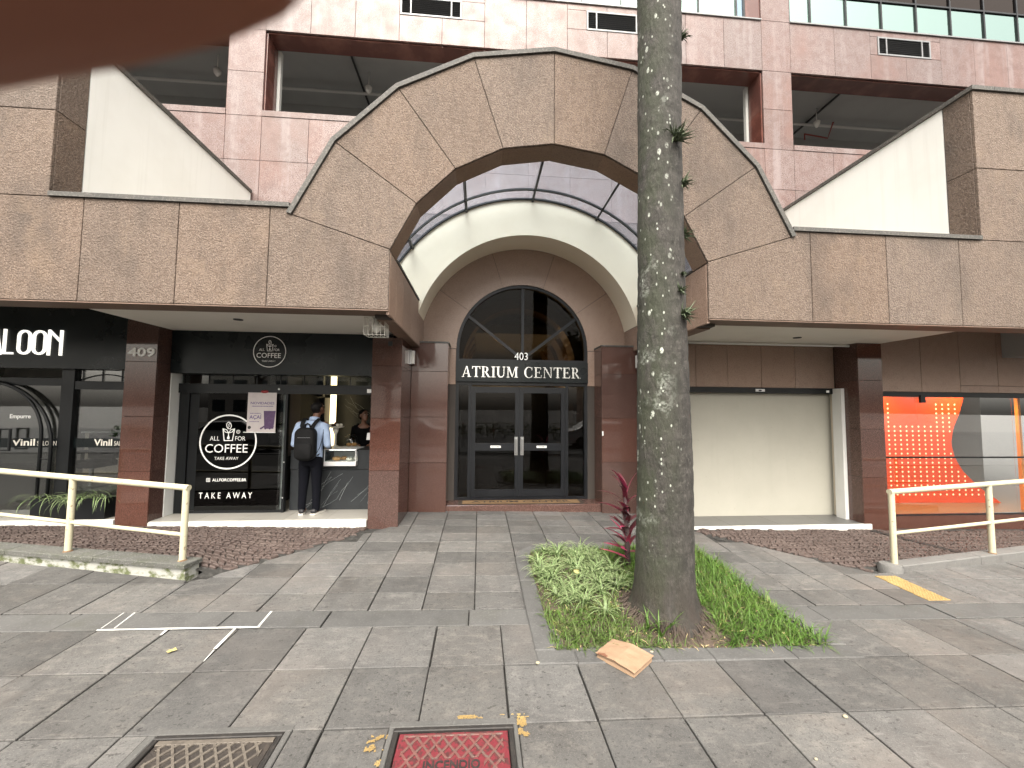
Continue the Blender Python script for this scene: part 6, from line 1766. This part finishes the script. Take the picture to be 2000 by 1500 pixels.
# gusset folded inwards along the sides
for a, b in zip(ring, ring[1:]+ring[:1]):
    ma_ = len(vv); 
    for q in (a, b):
        t_, l_ = Vector(vv[q]), Vector(vv[K+q]); c3 = Vector((c_.x, c_.y, (t_.z+l_.z)/2)); m_ = (t_+l_)/2; m_ = m_+(c3-m_)*.06; vv.append(tuple(m_))
    ff += [(a, b, ma_+1, ma_), (ma_, ma_+1, K+b, K+a)]
mb.add(vv, ff); mb.build('body', M['kraft'], bg)
mb = MB(); q = [bgp(.14, -.0), bgp(.26, -.0), bgp(.24, .07), bgp(.15, .09)]
for u, v, r_ in ((.12, .03, .016), (.20, .05, .022), (.27, .03, .018), (.08, .06, .010)):
    p = bgp(u, v); z = gz(p.x, p.y)+.0075+bgz(u, v)
    mb.face([(p.x+r_*math.cos(a*.785)*random.uniform(.7, 1.2), p.y+r_*.7*math.sin(a*.785), gz(p.x, p.y)+.0075+bgz(u, v)+.0015) for a in range(8)])
mb.build('grease_stain', M['grease'], bg)
# fallen leaves, stones
def fallen(x, y, s, m_, label, seed):
    rd = random.Random(seed); a0 = rd.uniform(0, 6.28); mb = MB(); pts = []
    for i in range(10):
        a = i*.628; r_ = s*(1 if i % 5 else .75)*rd.uniform(.75, 1.1)*(1 if abs(math.cos(a)) > .5 else .55)
        pts.append((x+r_*math.cos(a+a0), y+r_*math.sin(a+a0)))
    c_ = (x, y, gz(x, y)+.012+s*.15)
    for i in range(10):
        p, q = pts[i], pts[(i+1) % 10]
        mb.face([c_, (p[0], p[1], gz(*p)+.008+rd.uniform(0, .008)), (q[0], q[1], gz(*q)+.008+rd.uniform(0, .008))])
    o = mb.build('fallen_leaf', M[m_], origin=(x, y, gz(x, y))); tag(o, label, 'leaf', 'fallen leaves')
fallen(-2.26, 3.28, .036, 'leaf_dry', 'yellowish curled leaf on the slabs below the white lines', 1)
fallen(1.01, 4.12, .05, 'leaf_dry', 'yellow leaf caught in the spider plants', 8)
bpy.data.objects['fallen_leaf.001'].location.z += .22
def pebble(x, y, s, label, seed):
    mb = MB(); mb.ball((x, y, gz(x, y)+s*.55), (s, s*.8, s*.6), 9, 6); o = mb.build('pebble', M['leaf_white'], smooth=True); tag(o, label, 'pebble', 'pale seeds on the pavement')
pebble(.455, 3.045, .016, 'pale round seed at the front left corner of the palm bed', 1)
pebble(1.37, 3.145, .017, 'pale seed just right of the paper bag', 2)
pebble(2.318, 2.451, .016, 'pale seed on the slabs right of the paper bag', 3)
pebble(1.87, 2.17, .010, 'tiny white seed near the bottom edge below the palm', 4)

# ---------------------------------------------------------------- people
def rotz(a): return Matrix.Rotation(a, 3, 'Z')
class Fig:
    """collects closed pieces in a figure's own frame (facing +Y) and places them"""
    def __init__(s, loc, rz, k=1.0): s.loc = Vector(loc); s.m = rotz(rz); s.k = k
    def place(s, mb):
        mb.v = [s.loc+s.m @ (p*s.k) for p in mb.v]; return mb
def limb(mb, pts, rad, n=12):
    P = [Vector(p) for p in pts]
    for i in range(len(P)-1):
        for t in range(4):
            pass
    mb.tube(P, rad, n); mb.ball(P[0], rad[0]*.98, 10, 8); mb.ball(P[-1], rad[-1]*.98, 10, 8)
    for i in range(1, len(P)-1): mb.ball(P[i], rad[i]*.99, 10, 8)
def hand(mb, wrist, fwd_, side, down, k=1.):
    """palm, four fingers and a thumb, lightly curled; side points to the thumb"""
    f, s, d_ = Vector(fwd_).normalized(), Vector(side).normalized(), Vector(down).normalized(); w_ = Vector(wrist)
    mb.loft([[w_+f*a+s*b*x+d_*c*y for x, y in ((1, 1), (1, -1), (-1, -1), (-1, 1))] for a, b, c in ((0, .024*k, .016*k), (.04*k, .036*k, .016*k), (.085*k, .040*k, .013*k))])
    for i, ln in enumerate((.070, .080, .074, .058)):
        b = w_+f*.08*k+s*(.030-.020*i)*k
        p1 = b+f*ln*.45*k+d_*.004*k; p2 = p1+(f*.8+d_*.55).normalized()*ln*.32*k; p3 = p2+(f*.45+d_*.85).normalized()*ln*.25*k
        mb.tube([b-f*.02*k, p1, p2, p3], [.0095*k, .009*k, .0085*k, .0075*k], 8)
    b = w_+f*.025*k+s*.028*k
    mb.tube([b-f*.01*k, b+(f*.5+s*.6+d_*.2).normalized()*.035*k, b+(f*.8+s*.5+d_*.4).normalized()*.065*k], [.012*k, .011*k, .009*k], 8)
def head(mb, c, yaw, pitch, sk=1.):
    """skull, jaw, nose, ears; returns the frame"""
    m_ = Matrix.Rotation(yaw, 3, 'Z') @ Matrix.Rotation(-pitch, 3, 'X'); c = Vector(c)
    T = lambda p: c+m_ @ (Vector(p)*sk)
    mb.ball(T((0, -.008, .028)), (.076*sk, .096*sk, .090*sk), 18, 12, rot=m_)
    mb.ball(T((0, .028, -.035)), (.060*sk, .064*sk, .078*sk), 16, 10, rot=m_)
    mb.ball(T((0, .055, -.085)), (.034*sk, .030*sk, .026*sk), 12, 8, rot=m_)
    mb.loft([[T((-.008, .090, .018)), T((.008, .090, .018)), T((.008, .080, .02)), T((-.008, .080, .02))], [T((-.017, .114, -.022)), T((.017, .114, -.022)), T((.018, .082, -.03)), T((-.018, .082, -.03))]])
    for s in (-1, 1):
        mb.ball(T((s*.077, -.006, 0)), (.010*sk, .022*sk, .034*sk), 10, 8, rot=m_)
    mb.ball(T((0, .088, -.052)), (.024*sk, .010*sk, .007*sk), 10, 6, rot=m_); mb.ball(T((0, .086, -.062)), (.021*sk, .010*sk, .007*sk), 10, 6, rot=m_)
    return T, m_
def face_bits(figure, T, m_, parent, sk):
    for s in (-1, 1):
        mb = MB(); mb.ball(T((s*.031, .082, .012)), (.012*sk, .008*sk, .008*sk), 10, 6, rot=m_); figure.place(mb).build('eye', M['shoe_sole'], parent, smooth=True)
        mb = MB(); mb.ball(T((s*.031, .089, .012)), (.0055*sk, .003*sk, .0055*sk), 8, 6, rot=m_); figure.place(mb).build('iris', M['hair'], parent, smooth=True)
        mb = MB(); mb.tube([T((s*.014, .092, .030)), T((s*.031, .092, .036)), T((s*.050, .082, .030))], .0035*sk, 6); figure.place(mb).build('eyebrow', M['hair'], parent)

# --- the man ordering at the counter, seen from behind
F = Fig((-2.59, 6.475, .125), 0)
body = MB()
T, hm = head(body, (.055, .075, 1.615), R(-22), R(-24))
limb(body, [(.01, .0, 1.36), (.03, .03, 1.45), (.05, .055, 1.54)], [.062, .056, .055])
body.oval([(0, 0, .84, .13, .09), (0, -.005, .95, .15, .10), (0, .0, 1.10, .125, .085), (0, -.01, 1.28, .15, .10), (.005, -.005, 1.38, .12, .07), (.01, 0, 1.43, .06, .05)], 18)
for s, sh, el, wr in ((-1, (-.185, -.01, 1.375), (-.225, -.05, 1.08), (-.16, .16, 1.00)), (1, (.195, -.01, 1.37), (.245, -.035, 1.07), (.20, .17, 1.01))):
    limb(body, [sh, tuple((Vector(sh)+Vector(el))/2), el, tuple((Vector(el)+Vector(wr))/2), wr], [.05, .045, .037, .035, .026])
    f_ = (Vector(wr)-Vector(el)).normalized()
    hand(body, wr, f_, (-s, .1, 0), (0, 0, -1))
for s in (-1, 1):
    limb(body, [(s*.085, 0, .88), (s*.095, .005, .48), (s*.105, -.015, .10)], [.085, .055, .036])
    body.ball((s*.105, .03, .05), (.04, .10, .04), 12, 8)
F.place(body)
man = empty('person', (-2.59, 6.475, .123), 'man in pale blue shirt and black trousers seen from behind at the counter', 'person')
remesh(body, 'body', M['skin_dark'], man, .0085, 4)
mb = MB()
mb.oval([(0, 0, .815, .165, .115), (0, -.005, .90, .172, .122), (0, -.005, 1.0, .168, .118), (0, -.005, 1.12, .165, .112), (0, -.015, 1.26, .18, .122), (.0, -.015, 1.34, .19, .115), (.005, -.01, 1.395, .165, .092), (.01, -.002, 1.435, .10, .075)], 24)
for s, sh, el, wr in ((-1, (-.175, -.01, 1.35), (-.232, -.05, 1.075), (-.19, .06, 1.03)), (1, (.185, -.01, 1.345), (.252, -.035, 1.065), (.225, .08, 1.035))):
    limb(mb, [sh, tuple((Vector(sh)+Vector(el))/2+Vector((s*.012, -.01, 0))), el, wr], [.072, .064, .055, .047])
F.place(mb); remesh(mb, 'shirt', M['shirt_blue'], man, .010, 5)
mb = MB(); n = 20
for i in range(n):
    a0, a1 = 2*math.pi*i/n, 2*math.pi*(i+1)/n
    def cr_(a, r_, z): return (.026+r_*math.cos(a)*1.05, .02+r_*math.sin(a), z+.02*math.sin(a)*-1)
    mb.face([cr_(a0, .077, 1.425), cr_(a1, .077, 1.425), cr_(a1, .068, 1.475), cr_(a0, .068, 1.475)]); mb.face([cr_(a1, .067, 1.475), cr_(a0, .067, 1.475), cr_(a0, .062, 1.44), cr_(a1, .062, 1.44)])
F.place(mb).build('collar', M['shirt_blue'], man, smooth=True)
mb = MB()
mb.oval([(0, 0, .74, .160, .115), (0, -.01, .82, .172, .128), (0, -.005, .91, .166, .118), (0, -.005, .955, .158, .11)], 22)
for s in (-1, 1):
    limb(mb, [(s*.085, -.005, .78), (s*.095, .0, .50), (s*.104, -.008, .24), (s*.106, -.012, .085)], [.093, .073, .062, .056])
F.place(mb); remesh(mb, 'trousers', M['trousers'], man, .010, 4)
for s in (-1, 1):
    mb = MB(); cx_ = s*.107; yaw_ = -s*.28
    sh_ = [( -.075, .034, .0), (-.05, .040, 0), (.04, .043, 0), (.12, .047, 0), (.17, .035, 0), (.19, .012, 0)]
    def ring(y, w_, z0, z1): return [(cx_+w_*math.cos(a*.5236)+math.sin(-yaw_)*y*.9, y, z0+(z1-z0)*(.5+.5*math.sin(a*.5236))) for a in range(12)]
    mb.loft([ring(-.085, .030, .026, .075), ring(-.07, .040, .024, .092), ring(-.02, .042, .024, .10), ring(.05, .043, .024, .085), ring(.12, .044, .024, .06), ring(.17, .036, .024, .05), ring(.19, .02, .026, .04)])
    o = F.place(mb).build('shoe', M['shoe_dark'], man, smooth=True)
    mb = MB(); pts = [(cx_+w_*q+math.sin(-yaw_)*y*.9, y) for q in (1,) for y, w_ in ((-.088, .034), (-.04, .045), (.06, .047), (.13, .048), (.18, .036), (.20, .01))]+[(cx_-w_+math.sin(-yaw_)*y*.9, y) for y, w_ in ((.20, .01), (.18, .036), (.13, .048), (.06, .047), (-.04, .045), (-.088, .034))]
    mb.prism(pts, lambda u, v, t: (u, v, t), .001, .027); F.place(mb).build('shoe_sole', M['shoe_sole'], o)
mb = MB(); c_ = T((0, -.022, .045)); mb.ball(c_, (.083, .093, .080), 20, 14, rot=hm)
mb.ball(T((0, -.055, .0)), (.07, .05, .06), 14, 10, rot=hm)
F.place(mb); remesh(mb, 'hair', M['hair'], man, .008, 3)
face_bits(F, T, hm, man, 1.0)
# backpack
bp_ = empty('backpack', (-2.60, 6.25, .98), 'black backpack on the back of the man in blue', 'backpack')
def rr(w_, h_, r_, n=4):
    out = []
    for cx_, cz_, a0 in ((w_-r_, h_-r_, 0), (-w_+r_, h_-r_, 90), (-w_+r_, -h_+r_, 180), (w_-r_, -h_+r_, 270)):
        for i in range(n+1): a = R(a0+90*i/n); out.append((cx_+r_*math.cos(a), cz_+r_*math.sin(a)))
    return out
mb = MB(); BC = (-.012, 1.085)
def br(w_, h_, r_, y): return [(BC[0]+p[0]-.02*(p[1]/.24)*0, y, BC[1]+p[1]) for p in rr(w_, h_, r_)]
mb.loft([br(.125, .225, .08, -.118), br(.145, .245, .095, -.135), br(.148, .248, .10, -.21), br(.142, .242, .10, -.245), br(.12, .22, .09, -.262)])
F.place(mb).build('main_bag', M['bag_black'], bp_, auto=50)
mb = MB(); BC = (-.012, .985)
mb.loft([br(.118, .115, .05, -.262), br(.12, .118, .055, -.285), br(.10, .10, .05, -.302)])
F.place(mb).build('front_pocket', M['bag_black'], bp_, auto=50)
mb = MB(); mb.tube([(-.10, -.266, 1.185), (.08, -.266, 1.185)], .004, 6); F.place(mb).build('zip', M['camera_grey'], bp_)
mb = MB(); mb.tube([(-.05, -.13, 1.325), (-.045, -.14, 1.37), (-.012, -.142, 1.392), (.02, -.14, 1.37), (.026, -.13, 1.325)], .011, 8); F.place(mb).build('grab_handle', M['bag_black'], bp_, smooth=True)
for s in (-1, 1):
    mb = MB(); x0_ = -.012+s*.062; path = [(x0_, -.145, 1.29), (x0_+s*.018, -.140, 1.35), (.005+s*.098, -.095, 1.425), (.01+s*.108, -.01, 1.462), (.01+s*.118, .075, 1.425), (s*.125, .120, 1.32), (s*.14, .125, 1.12), (s*.16, .06, .98), (s*.135, -.10, .90)]
    for i in range(len(path)-1):
        a, b = Vector(path[i]), Vector(path[i+1]); wv = Vector((.031 if i < 5 else .012, 0, 0)); up = Vector((0, -.006, .006))
        mb.loft([[a-wv, a+wv, a+wv+up, a-wv+up], [b-wv, b+wv, b+wv+up, b-wv+up]])
    F.place(mb).build('shoulder_strap', M['bag_black'], bp_)
mb = MB(); mb.tube([(.125, -.15, .92), (.175, -.13, 1.03), (.20, -.10, 1.16), (.205, -.08, 1.30)], .006, 6); F.place(mb).build('loose_strap', M['bag_black'], bp_)

# --- the woman behind the counter
F2 = Fig((-2.13, 7.62, .123), R(196), .965)
woman = empty('person', (-2.13, 7.62, .123), 'woman in a black top with tied back dark hair behind the counter', 'person')
body = MB()
T2, hm2 = head(body, (.0, .045, 1.545), R(34), R(-6), .97)
limb(body, [(0, 0, 1.28), (0, .01, 1.38), (0, .025, 1.47)], [.056, .048, .047])
body.oval([(0, 0, .84, .13, .09), (0, -.005, .95, .14, .10), (0, .0, 1.08, .105, .08), (0, .0, 1.24, .14, .095), (0, -.005, 1.34, .13, .07), (0, 0, 1.385, .06, .045)], 18)
for s, sh, el, wr in ((-1, (-.165, -.01, 1.32), (-.20, .0, 1.05), (-.12, .20, 1.01)), (1, (.165, -.01, 1.32), (.20, .0, 1.05), (.12, .20, 1.02))):
    limb(body, [sh, tuple((Vector(sh)+Vector(el))/2), el, tuple((Vector(el)+Vector(wr))/2), wr], [.044, .04, .033, .031, .023])
    hand(body, wr, (Vector(wr)-Vector(el)).normalized(), (-s, .1, 0), (0, 0, -1), .92)
for s in (-1, 1):
    limb(body, [(s*.08, 0, .88), (s*.085, .005, .48), (s*.09, -.015, .10)], [.085, .052, .034]); body.ball((s*.09, .03, .045), (.036, .095, .036), 12, 8)
F2.place(body); remesh(body, 'body', M['skin_mid'], woman, .008, 4)
mb = MB()
mb.oval([(0, 0, .80, .165, .115), (0, -.005, .95, .158, .115), (0, 0, 1.08, .130, .10), (0, .012, 1.20, .165, .125), (0, .005, 1.265, .168, .112), (0, -.028, 1.33, .165, .075), (0, -.045, 1.375, .11, .05)], 24)
for s, sh, el, wr in ((-1, (-.155, -.01, 1.305), (-.205, .0, 1.05), (-.14, .15, 1.01)), (1, (.155, -.01, 1.305), (.205, .0, 1.05), (.14, .15, 1.02))):
    limb(mb, [sh, tuple((Vector(sh)+Vector(el))/2), el, wr], [.062, .052, .044, .036])
    limb(mb, [(s*.085, .03, 1.29), (s*.10, -.03, 1.365)], [.04, .035])
F2.place(mb); remesh(mb, 'top', M['black_cloth'], woman, .010, 4)
mb = MB(); mb.oval([(0, 0, .74, .160, .115), (0, -.01, .83, .17, .128), (0, 0, .92, .155, .115)], 20)
for s in (-1, 1): limb(mb, [(s*.08, 0, .78), (s*.085, .005, .48), (s*.09, -.01, .09)], [.092, .07, .056])
F2.place(mb); remesh(mb, 'trousers', M['trousers'], woman, .012, 3)
mb = MB(); mb.ball(T2((0, -.025, .05)), (.082, .094, .078), 20, 14, rot=hm2); mb.ball(T2((0, -.075, .0)), (.06, .045, .065), 14, 10, rot=hm2); mb.ball(T2((0, -.125, -.01)), (.042, .042, .05), 12, 8, rot=hm2)
F2.place(mb); remesh(mb, 'hair', M['hair'], woman, .008, 3)
face_bits(F2, T2, hm2, woman, .97)

# --- the photographer's fingertip, held just in front of the lens
def campt(px, py, dist):
    return CAM+(rgt*((px-1000)/780)-upv*((py-750)/780)+fwd)*dist
D = .027
mm = D/780                                # metres per pixel at that distance
path = [(px_-75, py_-48, r_, k_) for px_, py_, r_, k_ in [(-1500, 120, 240, .9), (-1150, 60, 262, .95), (-800, -15, 285, .98), (-500, -55, 292, 1), (-250, -85, 280, 1), (-20, -118, 276, 1), (180, -150, 272, 1), (360, -188, 262, 1), (500, -222, 238, 1), (600, -250, 196, 1), (668, -270, 130, 1), (700, -280, 50, 1)]]
mb = MB(); rings = []
for i, (px, py, rr_, _) in enumerate(path):
    c_ = campt(px, py, D); a = campt(*path[max(0, i-1)][:2], D); b = campt(*path[min(len(path)-1, i+1)][:2], D)
    t = (b-a).normalized(); u = t.cross(fwd).normalized(); v = u.cross(t)
    rings.append([c_+(u*math.cos(2*math.pi*j/24)+v*math.sin(2*math.pi*j/24)*.88)*rr_*mm*(1+.02*math.sin(j*1.3+i)) for j in range(24)])
mb.loft(rings)
fo = mb.build('finger', M['skin_finger'], smooth=True)
tag(fo, 'blurred brown fingertip covering the top left corner of the view', 'finger')
mb = MB(); rings = []
for px, py, w_ in ((470, -214, .05), (520, -228, .62), (580, -246, .62), (640, -262, .5), (700, -280, .30)):
    c_ = campt(px-75, py-48, D); t = (campt(700, -280, D)-campt(360, -188, D)).normalized(); u = t.cross(fwd).normalized(); v = u.cross(t)
    r0 = {470: 232, 520: 228, 580: 205, 640: 165, 700: 130}[px]*mm
    rings.append([c_+(v*.90*math.cos(a)*r0*1.02+u*math.sin(a)*r0) for a in [w_*1.3*(k/6-1) for k in range(13)]]+[c_+(v*.90*math.cos(a)*r0*.97+u*math.sin(a)*r0*.97) for a in [w_*1.3*(1-k/6) for k in range(13)]])
mb.loft(rings); mb.build('nail', M['skin_mid'], fo, smooth=True)

# ---------------------------------------------------------------- across the road: what the glass mirrors
def leafy(mb, c, r, n, s, seed):
    rd = random.Random(seed)
    for _ in range(n):
        v = Vector((rd.gauss(0, 1), rd.gauss(0, 1), rd.gauss(0, 1))).normalized()*rd.uniform(.55, 1.0)
        p = Vector(c)+Vector((v.x*r[0], v.y*r[1], v.z*r[2])); a = Vector((rd.gauss(0, 1), rd.gauss(0, 1), rd.gauss(0, 1))).normalized(); b = a.cross(Vector((rd.gauss(0, 1), rd.gauss(0, 1), rd.gauss(0, 1)))).normalized()
        k = s*rd.uniform(.6, 1.3); mb.face([p-a*k, p+b*k*.6, p+a*k, p-b*k*.6])
for i, (x, y, h_, r_) in enumerate(((-15, -15, 9, 3.6), (-6.5, -16.5, 8, 3.2), (9, -16, 8.5, 3.4), (19, -15, 9.5, 3.8))):
    e = empty('street_tree', (x, y, -.4), ['leafy street tree across the road, furthest left behind the viewer', 'leafy street tree across the road mirrored in the salon glass', 'leafy street tree across the road mirrored in the orange shop', 'leafy street tree across the road, furthest right behind the viewer'][i], 'tree', 'trees across the road')
    mb = MB(); mb.tube([(x, y, -.4), (x+.1, y, h_*.3), (x, y+.1, h_*.5), (x+.2, y, h_*.75)], [.28, .22, .16, .06], 8)
    for k in range(6): a = k*1.05; mb.tube([(x, y, h_*.36+.2*k), (x+r_*.5*math.cos(a), y+r_*.5*math.sin(a), h_*.55+.2*k)], [.10, .04], 6)
    mb.build('trunk', M['trunk_far'], e)
    mb = MB(); rd = random.Random(i)
    for k in range(11):
        a = rd.uniform(0, 6.28); q = rd.uniform(.1, .75)*r_
        leafy(mb, (x+q*math.cos(a), y+q*math.sin(a), h_*rd.uniform(.5, .95)), (r_*.42, r_*.42, r_*.32), 260, .16, i*20+k)
    mb.build('crown', M['foliage_far'], e)
def facade(name, label, x0, x1, y, h_, m_, nx, nz):
    e = empty(name, ((x0+x1)/2, y, -.4), label, 'building', 'buildings across the road')
    mb = MB(); mb.box(x0, x1, y-10, y, -.4, h_); mb.build('wall', M[m_], e)
    w0 = (x1-x0)/nx; z0 = (h_-1)/nz
    mesh_ = None
    for i in range(nx):
        for j in range(nz):
            if mesh_ is None:
                mb = MB(); mb.box(x0+w0*.2, x0+w0*.8, y-.05, y+.03, 1.0, 1.0+z0*.6); o = mesh_ = mb.build('window', M['bld_glass'], e); base_ = o.location.copy()
            else:
                o = mesh_.copy(); col.objects.link(o)
            o.location = base_+Vector((w0*i, 0, z0*j))
facade('apartment_block', 'beige apartment block across the road behind the viewer', -34, -14, -40, 6, 'bld_a', 8, 2)
facade('apartment_block', 'brick shop building across the road behind the viewer', 16, 34, -40, 6, 'bld_b', 7, 2)
fe = empty('median_fence', (0, -13, -.36), 'white post and rail fence along the far kerb of the road', 'fence')
pm_ = None
for i in range(20):
    x = -20+2.1*i
    if pm_ is None:
        mb = MB(); mb.tube([(x, -12.6, -.36), (x, -12.6, .75)], .04, 6); pm_ = mb.build('post', M['rail_paint'], fe); l0 = pm_.location.copy(); o = pm_
    else: o = pm_.copy(); col.objects.link(o)
    o.location = l0+Vector((2.1*i, 0, 0))
for z in (.72, .38, .05):
    mb = MB(); mb.tube([(-20, -12.6, z), (20, -12.6, z)], .03, 6); mb.build('rail', M['rail_paint'], fe)
mb = MB(); rd = random.Random(3)
for i in range(60): leafy(mb, (-22+.75*i, -13.7, .05+rd.uniform(0, .2)), (.6, .5, .45), 60, .10, 300+i)
o = mb.build('hedge', M['bush']); tag(o, 'low green hedge behind the fence across the road', 'hedge')
def car(x, y, m_, label, flip=1):
    e = empty('car', (x, y, -.36), label, 'car', 'cars on the road')
    prof_ = [(-2.1, .35), (-2.12, .75), (-1.95, .92), (-1.15, 1.0), (-.55, 1.42), (.85, 1.45), (1.55, 1.02), (2.1, .92), (2.15, .45), (2.05, .28), (-2.0, .28)]
    mb = MB(); rings = []
    for yy, k in ((-.86, .90), (-.80, .985), (.80, .985), (.86, .90)):
        rings.append([(x+flip*px*(.985 if abs(yy) > .82 else 1), y+yy*(1 if pz < 1.0 else .86), -.36+(pz-.3)*(1 if abs(yy) < .82 else .97)+.3) for px, pz in prof_])
    mb.loft(rings); mb.build('body', M[m_], e, auto=35)
    for s in (-1, 1):
        mb = MB(); mb.prism([(x+flip*px, -.36+pz) for px, pz in ((-1.0, 1.03), (-.5, 1.37), (.8, 1.39), (1.35, 1.04))], XZ(0), y+s*.755-.03, y+s*.775+.03); mb.build('window', M['bld_glass'], e)
        for px in (-1.35, 1.3):
            mb = MB(); mb.tube([(x+flip*px, y+s*.70, -.36+.32), (x+flip*px, y+s*.88, -.36+.32)], .32, 18); w_ = mb.build('wheel', M['tyre'], e, auto=40)
            mb = MB(); mb.tube([(x+flip*px, y+s*.88, -.36+.32), (x+flip*px, y+s*.895, -.36+.32)], .2, 14); mb.build('rim', M['alu'], w_)
    for s in (-1, 1):
        mb = MB(); mb.box(x+flip*2.0-.1, x+flip*2.0+.1, y+s*.6-.18, y+s*.6+.18, -.36+.66, -.36+.82); mb.build('headlight', M['lamp_glass'], e)
car(-11.5, -6.5, 'car_white', 'white hatchback on the road mirrored in the salon glass')
car(6.8, -7.0, 'car_white', 'white hatchback on the road mirrored in the orange shop', -1)
car(-3.8, -9.6, 'car_dark', 'dark blue hatchback on the far lane', -1)
car(14.0, -9.4, 'car_red', 'red hatchback on the far lane', 1)
